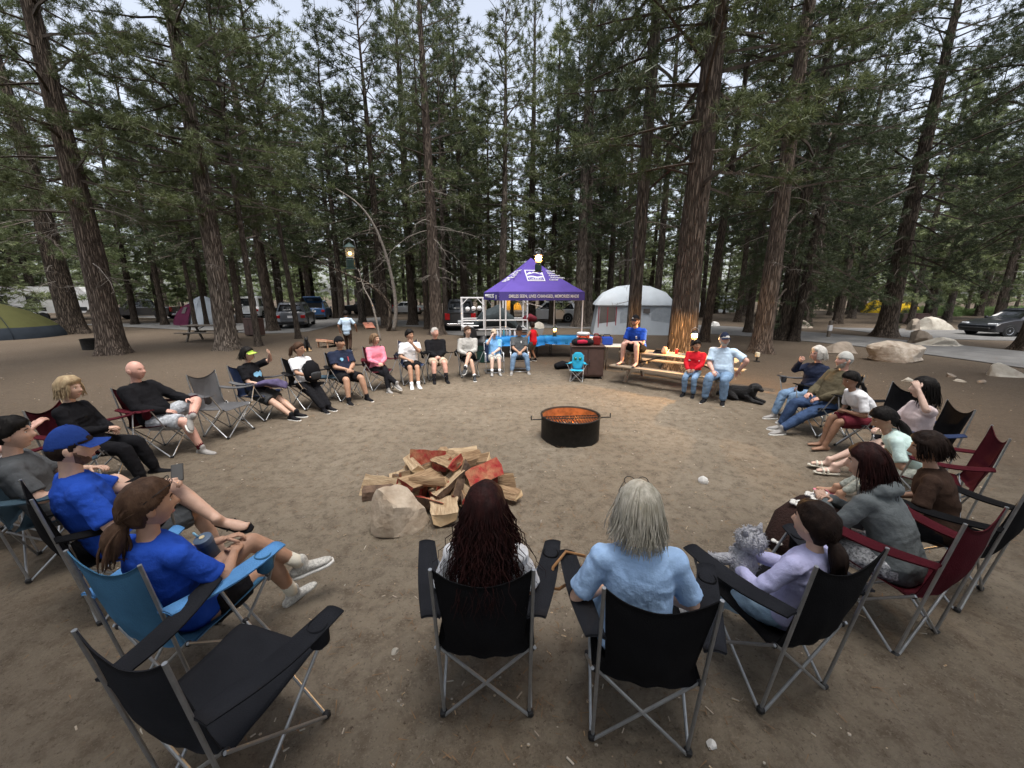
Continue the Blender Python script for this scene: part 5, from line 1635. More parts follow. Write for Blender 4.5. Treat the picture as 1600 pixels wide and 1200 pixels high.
RC = (0.92, 5.78)
ring = empty('fire_ring', (RC[0], RC[1], 0), rad(6), 'black steel campfire ring with grill grate and glowing fire inside', 'fire pit')
mb = MB(); mb.lathe([(.455, -.03), (.458, .36), (.470, .365), (.472, .375), (.455, .38), (.445, .372), (.440, .36), (.438, -.03)], n=48, cap0=False, cap1=False); mb.build('ring_wall', [M_iron], ring, True)
mb = MB(); mb.lathe([(.436, .02), (.434, .355)], n=48, cap0=False, cap1=False); mb.build('inner_lining', M_rust, ring, True)
R2 = np.random.default_rng(3)
mb = MB(); P = []
for r in np.linspace(0, .44, 9):
    P.append([(r * math.cos(a), r * math.sin(a), .06 + .03 * R2.normal()) for a in np.linspace(0, 2 * PI, 25)])
mb.grid(np.array(P), flip=True); mb.build('ash_bed', M_ash, ring, True)
for i in range(5):
    a = i * 1.3; mb = MB()
    mb.tube([(-.25 * math.cos(a), -.25 * math.sin(a), .08), (0, 0, .13 + .02 * i), (.2 * math.cos(a), .2 * math.sin(a), .12)], [.045, .05, .035], 8)
    mb.build('burning_log', M_logbark, ring, True)
mb = MB()
for i in range(40):
    a, r = R2.uniform(0, 6.28), R2.uniform(0, .33) ** 1
    mb.box((r * math.cos(a), r * math.sin(a), .09 + R2.uniform(0, .05)), (.05, .04, .035), tuple(R2.uniform(0, 3, 3)))
tag(mb.build('embers', M_ember, ring), kind='stuff')
for i in range(4):
    x, y, h_ = R2.uniform(-.15, .2), R2.uniform(.02, .22), R2.uniform(.05, .10)
    mb = MB(); mb.loft([(x, y, .1), (x + .02, y, .1 + h_ * .35), (x - .01, y + .01, .1 + h_ * .7), (x + .015, y, .1 + h_)], [.03, .042, .022, .004], [.03, .04, .022, .004], (1, 0, 0), 8)
    mb.build('flame', M_flame, ring, True)
for i in range(19):
    x = -.40 + .80 * i / 18; w = math.sqrt(max(.01, .43 ** 2 - x * x))
    mb = MB(); mb.tube([(x, -w + .02, .335), (x, min(.04, w - .02), .335)], .0075, 6); mb.build('grate_bar', M_iron, ring, True)
mb = MB(); mb.tube([(-.63, -.05, .39), (-.63, -.05, .32), (-.60, -.05, .325), (.60, -.05, .325), (.63, -.05, .32), (.63, -.05, .39)], .010, 8); mb.build('grate_handle', M_iron, ring, True)
mb = MB(); mb.tube([(-.42, .045, .33), (.42, .045, .33)], .009, 6); mb.build('grate_rail', M_iron, ring, True)
li = bpy.data.lights.new('fire_light', 'POINT'); li.energy = 9; li.color = (1.0, .36, .08); li.shadow_soft_size = .12
lo = bpy.data.objects.new('fire_light', li); COL.objects.link(lo); lo.parent = ring; lo.location = (.02, .10, .19)


def boulder_mesh(seed, m, size, cuts=13, sub=20):
    """angular stone: a ball flattened by random planes, then roughened"""
    R = np.random.default_rng(seed)
    n, k = 30, 20
    mb = MB(); mb.ball((0, 0, 0), 1.0, n, k)
    V = np.concatenate(mb.v)
    for i in range(cuts):
        d = unit(R.normal(0, 1, 3) + np.array([0, 0, .15])); o = R.uniform(.38, .78)
        t = V @ d; V = V - np.outer(np.clip(t - o, 0, None), d) * .97
    V = V * (1 + .05 * vnoise(V * 2.4, seed) + .03 * vnoise(V * 6, seed + 1))[:, None]
    V = V * np.array(size) / 2 / np.abs(V).max(0) * np.array([1, 1, 1.9])
    low = V[:, 2] < 0; rr = np.hypot(V[:, 0] / size[0], V[:, 1] / size[1]) + 1e-6; V[low, :2] *= np.clip(.45 / rr[low], 1, 1.18)[:, None]
    V[:, 2] = np.where(low, V[:, 2] * .3, V[:, 2]) + size[2] * .06
    mb.v = [V]
    return mb.mesh('boulder', m, 22)


def stone(name, label, px, py, w, d, h, m, seed, rz=0.0, group=None, cat='rock', off=(0, 0)):
    p = G(px, py); o = add(name, boulder_mesh(seed, m, (w, d, h)), None, (p.x + off[0], p.y + off[1] + d * .4, 0), (0, 0, rz))
    return tag(o, label, cat, group)


stone('boulder', 'pale split boulder resting against the front of the firewood pile', 622, 834, .60, .42, .44, M_granite_t, 3, .35)
stone('stone', 'white palm-sized stone alone on the dirt right of fire ring', 1103, 756, .15, .11, .085, M_quartz, 25)
stone('pebble', 'small grey pebble on bare dirt left of the curly-haired woman', 615, 1024, .06, .05, .045, M_granite, 6)
stone('stone_chip', 'white stone chip in the dirt near the bottom edge', 1113, 1172, .055, .04, .03, M_quartz, 7)
BG = 'boulders along the road'
stone('boulder', 'tawny boulder at road edge right behind the beanie man', 1322, 553, 1.6, 1.1, .62, M_granite_d, 11, .3, BG)
stone('boulder', 'large pale wedge-shaped boulder at near road edge', 1422, 567, 1.9, 1.2, .8, M_granite_w, 12, -.25, BG)
stone('boulder', 'low grey boulder across the road below the black car', 1490, 542, 2.2, 1.2, .55, M_granite, 13, .2, BG)
stone('boulder', 'brown boulder beside the low grey one across the road', 1448, 538, 1.3, 1.0, .65, M_granite_d, 14, .9, BG)
stone('boulder', 'pale boulder across the road beside the dark pine pair', 1258, 513, 1.9, 1.2, .85, M_granite_w, 15, .1, BG)
stone('boulder', 'long pale boulder left of the black car', 1468, 516, 3.0, 1.2, .9, M_granite, 16, -.1, BG)
stone('boulder', 'dark stone at the left end of long pale boulder', 1437, 517, 1.2, .9, .75, M_granite_d, 17, .4, BG)
stone('boulder', 'low grey stone cut by the right edge', 1590, 590, 1.0, .7, .35, M_granite, 18, .1, BG)
stone('boulder', 'white rock under the far white tents', 1117, 510, .9, .5, .4, M_quartz, 19, .1, BG)
stone('boulder', 'white rock across the road behind the man in navy cap', 1188, 513, .9, .5, .35, M_quartz, 20, .7, BG)
stone('boulder', 'flat pale stone in the soil behind the canopy', 838, 514, 1.1, .7, .45, M_granite, 21, .1, BG)
stone('boulder', 'small stone standing beside the lantern-lit pine', 1108, 522, .5, .4, .6, M_granite, 22, .1, BG)
for i, (px, py, w, t) in enumerate(((1425, 597, .35, 'flat stone in the bare patch left of others'), (1490, 590, .3, 'round stone in the bare patch near the road'), (1505, 597, .28, 'small dark stone in the bare patch below the round one'), (1540, 600, .26, 'stone in the bare patch nearest the right edge'))):
    stone('stone', t, px, py, w, w * .7, w * .4, M_granite_d if i % 2 else M_granite, 40 + i, i, 'loose stones in the bare patch')


def log_mesh(seed, L, r, kind):
    """split billet: wedge cross-section, rounded bark back, two split faces, uneven length"""
    R = np.random.default_rng(seed)
    a0 = {'half': PI, 'quarter': 1.75, 'third': 2.3}[kind]
    prof = [(0, 0)] + [(math.cos(t) * r * R.uniform(.92, 1.05), math.sin(t) * r * R.uniform(.92, 1.05)) for t in np.linspace(-a0 / 2, a0 / 2, 6)]
    prof = np.array(prof); prof -= prof.mean(0)
    n = len(prof); k = 6; mb = MB(); rings = []
    for j in range(k):
        s_ = j / (k - 1)
        q = prof * (1 + R.normal(0, .05)) + R.normal(0, .003, prof.shape)
        rings.append(np.stack([q[:, 0], np.full(n, (s_ - .5) * L), q[:, 1]], 1))
    rings[0][:, 1] += R.normal(0, .012, n); rings[-1][:, 1] += R.normal(0, .012, n)
    V = np.concatenate(rings); F, MI = [], []
    for j in range(k - 1):
        for i in range(n):
            i2 = (i + 1) % n
            F.append((j * n + i, j * n + n + i, j * n + n + i2, j * n + i2)); MI.append(1 if 1 <= i <= 5 else 0)
    F.append(tuple(range(n))); MI.append(2); F.append(tuple((k - 1) * n + i for i in range(n - 1, -1, -1))); MI.append(2)
    return V, F, MI


def firewood(i, x, y, z, yaw, pitch, roll, L, r, kind, red, label):
    V, F, MI = log_mesh(200 + i, L * .98, r * .95, kind)
    me = bpy.data.meshes.new('firewood'); me.from_pydata(V.tolist(), [], F)
    w = M_wood2 if i % 3 == 0 else M_wood
    for m in {0: (w, M_logbark, M_end if i % 2 else M_redwood), 1: (M_redwood, M_logbark, M_end), 2: (w, M_logbark, M_redwood), 3: (w, M_redwood, M_end), 4: (w, w, M_end)}[red]: me.materials.append(m)
    me.polygons.foreach_set('material_index', MI); me.update()
    o = add('firewood', me, None, (x, y, z), (rad(pitch), rad(roll), rad(yaw)))
    return tag(o, label, 'firewood', 'split logs of the firewood pile')


fw = [  # x, y, z, yaw, pitch, roll, L, r, kind, red, words
    (-1.62, 3.98, .08, 75, 0, 30, .42, .13, 'half', 2, 'split log with red end, leftmost in the pile'),
    (-1.58, 3.86, .07, 95, 3, 200, .38, .10, 'third', 2, 'short split log below the leftmost red one'),
    (-1.30, 4.22, .15, 15, 55, 20, .42, .13, 'half', 4, 'pale log standing slanted at the back left of pile'),
    (-1.06, 4.28, .17, -12, 62, 90, .44, .12, 'quarter', 0, 'tall pale wedge log standing at the back of pile'),
    (-1.22, 3.92, .09, 60, 0, 10, .44, .14, 'half', 0, 'split log behind the big pale boulder'),
    (-.92, 4.02, .10, 80, 0, 120, .45, .14, 'half', 0, 'bottom log in the middle of the pile'),
    (-.62, 4.12, .10, 100, 0, 40, .45, .14, 'half', 0, 'bottom log right of the pile middle'),
    (-.30, 4.10, .09, 70, 0, 200, .44, .13, 'third', 3, 'red-sided bottom log behind the curly hair'),
    (-.98, 4.14, .32, 70, -6, 15, .50, .13, 'half', 1, 'top log with dark red streak across the pile'),
    (-.60, 4.22, .31, 110, 4, 60, .46, .12, 'half', 3, 'top log with red bark at the back of the pile'),
    (-.36, 4.14, .28, 55, -18, 30, .44, .12, 'third', 4, 'pale log sloping down the right shoulder of pile'),
    (-.90, 3.70, .27, 82, 2, 180, .40, .09, 'quarter', 4, 'clean flat pale billet lying on the big boulder'),
    (-.66, 3.78, .20, 8, 58, 60, .40, .13, 'half', 0, 'dark-barked log leaning behind the boulder top'),
    (-.50, 3.82, .22, -10, 40, 10, .42, .12, 'third', 2, 'log with red end face left of the curly hair'),
    (-.44, 3.66, .10, 20, 12, 150, .40, .11, 'third', 2, 'lower log with red end beside the dark hair'),
    (-.66, 3.48, .09, 12, 0, 90, .36, .15, 'half', 4, 'broad cut log on the ground in front of the pile'),
    (-.05, 4.06, .09, 95, 0, 20, .40, .12, 'half', 4, 'pale log lying at the right end of the pile'),
    (.06, 3.86, .07, 60, 0, 70, .36, .10, 'third', 3, 'red-sided log hidden at right behind the hair'),
    (-.76, 4.34, .10, 92, 0, 80, .50, .13, 'half', 0, 'back bottom log of the pile'),
    (-.40, 4.30, .14, 85, 8, 130, .46, .12, 'quarter', 4, 'pale wedge log at the back right of pile'),
    (-.22, 3.92, .26, 120, -10, 40, .42, .11, 'half', 1, 'red log lying across the right shoulder of pile'),
    (-1.20, 4.10, .28, 40, 12, 100, .40, .11, 'quarter', 0, 'grey-brown wedge log at upper left of pile'),
    (-.80, 3.86, .17, 18, -10, 40, .40, .13, 'third', 0, 'log pointing end-on at the viewer in mid pile'),
    (-1.02, 3.82, .22, -25, 14, 100, .40, .12, 'half', 2, 'red-ended log above the boulder shoulder'),
    (-.34, 3.62, .12, 30, -6, 20, .38, .12, 'half', 0, 'log end-on beside the dark hair'),
    (-.72, 4.02, .38, 30, -12, 60, .42, .12, 'half', 2, 'topmost log with red end on the pile'),
    (-.48, 4.02, .36, 140, 8, 20, .42, .11, 'third', 0, 'topmost pale log slanting right'),
    (-1.40, 4.06, .10, 20, 10, 70, .38, .12, 'half', 3, 'red-barked log at the left shoulder of pile'),
    (-1.10, 4.02, .20, 120, -8, 10, .44, .12, 'half', 0, 'crosswise log in the left half of pile'),
    (-.84, 3.58, .09, 65, 0, 140, .34, .11, 'third', 1, 'red-streaked log tucked beside the boulder'),
]
for i, f_ in enumerate(fw): firewood(i, -.80 + (f_[0] + .80) * .84, f_[1], f_[2] * 1.06, *f_[3:])


def litter():
    R = np.random.default_rng(12); mb = MB()
    n = 900
    for i in range(n):
        a = R.uniform(-1.0, 1.0); d = 1.1 + R.uniform(0, 1) ** 1.6 * 10
        x, y = d * math.tan(a) * .95, d
        if math.hypot(x - RC[0], y - RC[1]) < .55: continue
        s_ = R.uniform(.003, .010) * (1 + .08 * d)
        if R.uniform() < .6:
            mb.ball((x, y, s_ * .3), (s_ * 1.2, s_, s_ * .7), 5, 4)
        else:
            t = R.uniform(0, 6.28); l = R.uniform(.015, .045) * (1 + .05 * d)
            mb.box((x, y, .008), (l, s_ * .7, .006), (R.normal(0, .2), R.normal(0, .2), t))
    mb.m = (np.random.default_rng(4).integers(0, 4, len(mb.m))).tolist()
    tag(mb.build('litter', [M_granite, M_wood2, M_granite_w, M_granite_d]), 'scattered pebbles, bark bits and wood chips on the dirt', 'litter', kind='stuff')
    # fallen needles and twigs further out
    n = 9000
    a = R.uniform(-1.05, 1.05, n); d = 1.0 + R.uniform(0, 1, n) ** .8 * 15
    B = np.stack([d * np.tan(a) * .9, d, np.full(n, .012)], 1)
    t = R.uniform(0, 6.28, n); D = np.stack([np.cos(t), np.sin(t), R.normal(0, .1, n)], 1)
    L_ = R.uniform(.03, .10, (n, 1)); pr = np.stack([-np.sin(t), np.cos(t), t * 0], 1) * R.uniform(.0012, .003, (n, 1)) * (1 + .12 * d[:, None])
    o = add('needle_litter', tri_mesh('needle_litter', np.stack([B - pr, B + pr, B + D * L_], 1).reshape(-1, 3), mat('dry_needles', (.20, .12, .065), .95, .4, 3)))
    tag(o, 'dry pine needles and twigs strewn over the ground', 'litter', kind='stuff')


litter()

# ------------------------------------------------------------------ lettering
def text_geo(txt, size, depth=.004, bold=True):
    cu = bpy.data.curves.new('t', 'FONT'); cu.body = txt; cu.size = size; cu.extrude = depth; cu.align_x = 'CENTER'; cu.align_y = 'CENTER'
    cu.offset = size * .018 if bold else 0; cu.resolution_u = 3
    o = bpy.data.objects.new('t', cu); COL.objects.link(o)
    me = bpy.data.meshes.new_from_object(o.evaluated_get(bpy.context.evaluated_depsgraph_get()))
    COL.objects.unlink(o); bpy.data.objects.remove(o); bpy.data.curves.remove(cu)
    return me


def lettering(txt, size, m, parent, org, ex, ey, width=None, name='lettering', depth=.004):
    me = text_geo(txt, size, depth); me.name = name
    me.materials.clear(); me.materials.append(m)
    o = add(name, me, parent)
    ex = Vector(ex).normalized(); ey = Vector(ey); ey = (ey - ex * ey.dot(ex)).normalized(); ez = ex.cross(ey)
    k = 1.0
    if width:
        xs_ = [v.co.x for v in me.vertices]; k = width / (max(xs_) - min(xs_))
    M = Matrix((ex, ey, ez)).transposed().to_4x4(); M.translation = Vector(org)
    o.matrix_basis = M @ Matrix.Diagonal((k, 1, 1, 1))
    return o


# ------------------------------------------------------------------ purple canopy
M_purple = cloth('canopy_purple', (0.125, 0.085, 0.36), .08, 2, .1, 120)
M_purple_d = cloth('canopy_valance', (0.085, 0.068, 0.27), .08, 2, .1, 120)
M_white = mat('white_paint', (0.74, 0.74, 0.75), .5, .05, 4)
A_ = Vector((-.45, 13.7, 0)); ux = Vector((3.25, .78, 0)).normalized(); uy = Vector((-ux.y, ux.x, 0)); S_ = 3.2
cen = A_ + ux * S_ / 2 + uy * S_ / 2
can = empty('canopy_tent', (cen.x, cen.y, 0), math.atan2(ux.y, ux.x), 'purple pop-up canopy with white lettering over the blue-covered tables', 'canopy')
EZ, PZ, hS = 2.32, 3.62, S_ / 2
cor = [Vector((-hS, -hS, EZ)), Vector((hS, -hS, EZ)), Vector((hS, hS, EZ)), Vector((-hS, hS, EZ))]
pk = Vector((0, 0, PZ))
for i in range(4):
    a, b = cor[i], cor[(i + 1) % 4]
    P = [[tuple((a + (b - a) * u) * (1 - v) + pk * v - Vector((0, 0, .09 * math.sin(v * PI) * .6))) for u in np.linspace(0, 1, 9)] for v in np.linspace(0, 1, 9)]
    mb = MB(); mb.grid(np.array(P)); mb.build('roof_panel', M_purple, can, True)
    n_ = Vector((a + b)).normalized(); n_.z = 0; n_.normalize()
    P = [[tuple(a + (b - a) * u + Vector((0, 0, .004 - .30 * v)) + n_ * (.004 + .02 * v + .008 * math.sin(u * 19) * v)) for u in np.linspace(0, 1, 17)] for v in np.linspace(0, 1, 4)]
    mb = MB(); mb.grid(np.array(P), flip=True); mb.build('valance', M_purple_d, can, True)
    mb = MB(); c = cor[i]; q = Vector((c.x * .975, c.y * .975, 0))
    mb.bbox((q.x, q.y, EZ / 2), (.04, .04, EZ), .006); lg = mb.build('leg', M_white, can)
    mb = MB(); mb.bbox((q.x, q.y, .01), (.12, .12, .02), .004); mb.build('foot_plate', M_white, lg)
    for s_ in (0, 1):      # scissor truss under the eaves
        p0 = a + (b - a) * (0.01 if s_ == 0 else .99); mid_ = (a + b) / 2
        mb = MB(); mb.tube([p0 * .97 + Vector((0, 0, -.10)), mid_ * .97 + Vector((0, 0, -.45 + .38 * s_))], .012, 6); mb.build('truss_bar', M_white, can)
ft, fz = Vector((0, -hS - .035, EZ - .16)), Vector((0, 0, 1))
lettering('SMILES SEEN, LIVES CHANGED, MEMORIES MADE', .155, M_logo, can, (0.05, -hS - .040, EZ - .155), (1, 0, 0), (0, -.06, 1), width=2.62)
lettering('WWW.USARC.ORG', .19, M_logo, can, (-hS - .040, .10, EZ - .155), (0, -1, 0), (-.06, 0, 1), width=1.9)
mb = MB(); mb.box((-hS - .034, -1.22, EZ - .18), (.012, .12, .15)); mb.build('valance_emblem', M_logo, can)


def slope_pt(side, u, v, lift=.03):
    """point on a roof panel; u across -1..1 in metres along the eave, v up the slope 0..1"""
    if side == 'front': p = Vector((u, -hS * (1 - v), EZ + (PZ - EZ) * v)); n_ = Vector((0, -(PZ - EZ), hS)).normalized()
    else: p = Vector((-hS * (1 - v), u, EZ + (PZ - EZ) * v)); n_ = Vector((-(PZ - EZ), 0, hS)).normalized()
    return p + n_ * (lift - .054 * math.sin(v * PI))


def decal(side, poly, m, lift, name, parent=None):
    P = [slope_pt(side, u, v, lift) for u, v in poly]; Q = [slope_pt(side, u, v, lift - .02) for u, v in poly]
    n = len(P); mb = MB()
    mb.raw([tuple(p) for p in P + Q], [tuple(range(n)), tuple(range(2 * n - 1, n - 1, -1))] + [(i, n + i, n + (i + 1) % n, (i + 1) % n) for i in range(n)])
    return mb.build(name, m, parent or can)


for side in ('front', 'left'):
    sg = 1 if side == 'front' else -1
    U = (lambda u: u) if side == 'front' else (lambda u: -u)
    u0, u1, v0, v1 = -.42, .26, .32, .64
    fr = decal(side, [(U(u0), v0), (U(u1), v0), (U(u1), v1), (U(u0), v1)], M_logo, .022, 'logo_frame')
    decal(side, [(U(u0 + .04), v0 + .02), (U(u1 - .04), v0 + .02), (U(u1 - .04), v1 - .02), (U(u0 + .04), v1 - .02)], M_purple, .027, 'logo_ground', fr)
    decal(side, [(U(u0 + .05), .52), (U(u0 + .18), .58), (U(u0 + .25), .55), (U(u0 + .38), .61), (U(u0 + .55), .53), (U(u1 - .05), .55), (U(u1 - .05), .50), (U(u0 + .36), .555), (U(u0 + .2), .525), (U(u0 + .05), .495)], M_logo, .032, 'logo_mountains', fr)
    decal(side, [(U(u0 + .05), .45), (U(u0 + .22), .47), (U(u0 + .42), .44), (U(u1 - .05), .465), (U(u1 - .05), .425), (U(u0 + .4), .40), (U(u0 + .2), .425), (U(u0 + .05), .41)], M_logo, .032, 'logo_wave', fr)
    e = (1, 0, 0) if side == 'front' else (0, -1, 0)
    upv = (0, hS, PZ - EZ) if side == 'front' else (hS, 0, PZ - EZ)
    lettering('USARC', .13, M_logo, can, slope_pt(side, U((u0 + u1) / 2), .362, .032), e, upv, width=.5)
    for j, t_ in enumerate(('United', 'States', 'Adaptive', 'Recreation', 'Center')):
        if .60 - j * .065 > 0:
            lettering(t_, .125, M_logo, can, slope_pt(side, U(.33 + .045 * len(t_)), .615 - j * .065, .026), e, upv)

# ------------------------------------------------------------------ folding tables with blue covers
M_tblue = cloth('table_blue', (0.025, 0.20, 0.50), .12, 3, .15, 30, rough=.5)
M_pw = mat('white_plastic', (0.62, 0.62, 0.60), .55, .06, 5)


def fold_table(label, x0, x1, y, m, h_=.74, d=.75, skirt=.28, rz=0.0, group='folding tables'):
    L_ = x1 - x0
    o = empty('folding_table', ((x0 + x1) / 2, y, 0), rz, label, 'table', group)
    mb = MB(); mb.bbox((0, 0, h_ - .02), (L_, d, .04), .012); mb.build('table_top', M_pw, o)
    for s_ in (-1, 1):
        for t in (-1, 1):
            mb = MB(); mb.tube([(s_ * (L_ / 2 - .25), t * d * .38, h_ - .04), (s_ * (L_ / 2 - .22), t * d * .38, .01)], .014, 8); mb.build('leg', M_char_m, o, True)
        mb = MB(); mb.tube([(s_ * (L_ / 2 - .24), -d * .38, .22), (s_ * (L_ / 2 - .24), d * .38, .22)], .010, 6); mb.build('leg_brace', M_char_m, o, True)
    if m:
        R = np.random.default_rng(int(abs(x0) * 10) + 1)
        n = 34; prof = [(-d / 2 - .03, h_ - skirt), (-d / 2 - .015, h_ - skirt * .5), (-d / 2 - .006, h_ + .004), (0, h_ + .008), (d / 2 + .006, h_ + .004), (d / 2 + .015, h_ - skirt * .5), (d / 2 + .03, h_ - skirt)]
        P = []
        for k_, (yy, zz) in enumerate(prof):
            row = []
            for i in range(n):
                u = i / (n - 1); wv = .02 * math.sin(u * 31 + k_) * (abs(k_ - 3) > 1) * (abs(k_ - 3) - 1)
                low = .05 * vnoise(np.array([[u * 6, k_ * .3, 1.0]]), 4)[0] * (abs(k_ - 3) > 2)
                row.append(((u - .5) * (L_ + .04), yy + wv * (1 if k_ > 3 else -1), zz + low))
            P.append(row)
        mb = MB(); mb.sheet(np.array(P), .004); tc_ = mb.build('table_cover', m, o, True)
    return o


M_char_m = mat('dark_steel', (0.06, 0.06, 0.065), .45, metal=.5)
fold_table('blue-covered folding table left of the boy in red', -.75, 1.15, 14.1, M_tblue, rz=.03)
fold_table('blue-covered folding table with the lit lantern, right of boy', 1.2, 3.0, 14.2, M_tblue, skirt=.24, rz=.02)


def bottle(label, loc, m, h_=.26, r=.036, cap=None, group='bottles on the blue table', cat='bottle', name='bottle'):
    o = empty(name, loc, 0, label, cat, group)
    mb = MB(); mb.lathe([(r * .95, 0), (r, .01), (r, h_ * .68), (r * .42, h_ * .86), (r * .40, h_ * .93)], n=14); mb.build('bottle_body', m, o, 40)
    mb = MB(); mb.lathe([(r * .46, h_ * .92), (r * .46, h_), (r * .3, h_ + .003)], n=12); mb.build('cap', cap or M_white, o, 40)
    return o


M_steelb = mat('bottle_steel', (.55, .57, .6), .3, metal=.6)
M_teal = mat('bottle_teal', (.10, .35, .42), .35)
M_clear = mat('clear_plastic', (.75, .8, .85), .15, spec=.5, alpha=.55)
for i, (x, m, h_, t) in enumerate(((-.52, M_white, .22, 'white squat bottle, leftmost on the blue table'), (-.40, M_steelb, .30, 'tall steel bottle, second from left on blue table'), (-.30, M_teal, .27, 'teal bottle on the blue table'),
                                   (-.20, M_steelb, .24, 'short steel bottle on the blue table'), (-.08, M_clear, .28, 'clear bottle on the blue table'), (.10, M_white, .20, 'small white bottle nearest the boy on the blue table'))):
    bottle(t, (x, 13.98 + .03 * i, .755), m, h_)


# ------------------------------------------------------------------ lanterns
M_green = mat('lantern_green', (0.02, 0.045, 0.036), .4, .1, 6, coat=.3)
M_glow = mat('lantern_glow', (1, .8, .5), .5, emit=(1.0, .42, .08), es=9.0)
M_dim = mat('lantern_dim', (.8, .6, .3), .5, emit=(1.0, .62, .22), es=2.2)
M_glass = mat('globe_glass', (.9, .92, .9), .08, spec=.5, alpha=.25)


M_globe = mat('globe_lit', (.9, .6, .3), .3, emit=(1.0, .33, .04), es=.4, alpha=.55)


def lantern(label, loc, k, glow, watts, wire=None, base=(M_green, M_green), cyl=0.0):
    o = empty('lantern', loc, 0, label, 'lantern', 'gas lanterns', k)
    mb = MB(); mb.lathe([(.085, 0), (.09, .008), (.06, .02), (.055, .025)], n=20); mb.build('foot', base[0], o, 40)
    mb = MB(); mb.lathe([(.05, .02), (.062, .03), (.062, .125), (.045, .145), (.03, .15)], n=20); mb.build('fuel_tank', base[1], o, 40)
    mb = MB(); mb.lathe([(.05, .15), (.055, .155), (.055, .165), (.03, .17)], n=16); mb.build('collar', M_steelb, o, 40)
    mb = MB(); mb.lathe([(.052, .165), (.058, .20), (.058, .26), (.052, .29)], n=18, cap0=False, cap1=False); mb.build('globe', M_globe if watts else M_glass, o, True)
    mb = MB(); kg = 1.45 if watts else 1.0; mb.ball((0, 0, .215), (.026 * kg, .026 * kg, .025 * kg), 12, 8); mb.build('mantle', glow, o, True)
    mb = MB(); mb.lathe([(.09, .285), (.092, .292), (.06, .315), (.045, .33), (.02, .345), (.015, .36)], n=20); mb.build('hood', base[0], o, 40)
    mb = MB(); mb.tube([(-.088, 0, .288), (-.07, 0, .38), (0, 0, .42), (.07, 0, .38), (.088, 0, .288)], .003, 6); mb.build('bail', M_steelb, o, True)
    if wire:
        mb = MB(); mb.tube([(0, 0, .42), (0, 0, wire / k)], .0005 / k, 4); mb.build('hanging_wire', M_blackp, o)
    if watts:
        l_ = bpy.data.lights.new('lantern_light', 'POINT'); l_.energy = watts; l_.color = (1.0, .55, .2); l_.shadow_soft_size = .012
        q = bpy.data.objects.new('lantern_light', l_); COL.objects.link(q); q.parent = o; q.location = (0, .0, .268)
    if cyl:
        mb = MB(); mb.lathe([(.045, -cyl / k), (.05, -cyl / k + .01), (.05, -.04), (.03, -.005), (.02, .0)], n=18); mb.build('gas_cylinder', M_green, o, 40)
    return o


def at_depth(px, py, d):
    """point seen at a pixel, y metres ahead"""
    u = (px - 800) / FPX; v = (600 - py) / FPX
    t = d / (math.cos(CAM_P) + v * math.sin(CAM_P))
    return Vector((u * t, d, CAM_H + (-math.sin(CAM_P) + v * math.cos(CAM_P)) * t))


p = at_depth(549, 421, 4.4); lantern('unlit-looking green gas lantern hanging left above the firewood', p, .78, M_dim, 0, wire=7.2 - p.z)
p = at_depth(841, 425, 6.2); lantern('brightly lit gas lantern hanging before the purple canopy roof', p, .85, M_glow, 14, wire=7.3 - p.z, base=(M_blackp, M_green))
p = G(857, 518, .765); lantern('lit lantern standing on the blue-covered table', (1.55, 14.0, .752), 1.0, M_glow, 10)
ln = MB(); ln.tube([(-9.0, 2.0, 7.6), (at_depth(549, 421, 4.4).x, 4.4, 7.2), (at_depth(841, 425, 6.2).x, 6.2, 7.3), (9.0, 9.5, 8.0)], .004, 5)
tag(ln.build('lantern_line', M_char_m), 'thin line stretched overhead that carries the hanging lanterns', 'line')
lq = tb(.30, .20)
lantern('lit lantern on the picnic table before the big pine', (lq[0], lq[1], .985), 1.1, M_glow, 270, base=(M_blackp, M_blackp), cyl=.21)

# ------------------------------------------------------------------ picnic tables
M_plank = mat('table_plank', (0.30, 0.245, 0.18), .85, vs=4, col2=(0.21, 0.165, 0.12), stretch=(.6, 8, 8), bump=.3, bs=30)
M_plank_d = mat('table_plank_dark', (0.17, 0.145, 0.12), .85, vs=4, col2=(0.11, 0.092, 0.075), stretch=(.6, 8, 8), bump=.3, bs=30)
M_brown = mat('locker_brown', (0.085, 0.05, 0.042), .55, .15, 5, bump=.06, bs=40)


def picnic_table(label, loc, rz, L_=2.6, m=None, frame=M_char_m, wood_legs=False):
    m = m or M_plank
    o = empty('picnic_table', (loc[0], loc[1], 0), rz, label, 'picnic table', 'picnic tables')
    for i in range(5):
        mb = MB(); mb.bbox((0, -.30 + .15 * i, .755), (L_ + .02 * math.sin(i * 3), .142, .04), .006); mb.build('top_plank', m, o)
    for s_ in (-1, 1):
        for j in range(2):
            mb = MB(); mb.bbox((0, s_ * (.655 + .13 * j), .445), (L_ + .015 * math.sin(j + s_), .122, .04), .006); mb.build('bench_plank', m, o)
    for s_ in (-1, 1):
        x = s_ * (L_ / 2 - .32)
        for t in (-1, 1):
            mb = MB()
            if wood_legs: mb.bbox((x, t * .36, .37), (.06, .10, .86), .006, (t * .48, 0, 0))
            else: mb.tube([(x, t * .62, .012), (x, t * .22, .73)], .024, 8)
            mb.build('leg', m if wood_legs else frame, o, not wood_legs)
        mb = MB()
        if wood_legs: mb.bbox((x + .06, 0, .405), (.05, 1.56, .10), .006)
        else: mb.tube([(x, -.75, .415), (x, .75, .415)], .022, 8)
        mb.build('bench_bearer', m if wood_legs else frame, o, not wood_legs)
        mb = MB(); mb.bbox((x, 0, .72), (.05, .70, .05), .006); mb.build('top_cleat', m if wood_legs else frame, o)
        mb = MB(); mb.tube([(x, 0, .42), (s_ * .25, 0, .72)], .018, 6); mb.build('brace', frame, o, True)
    return o


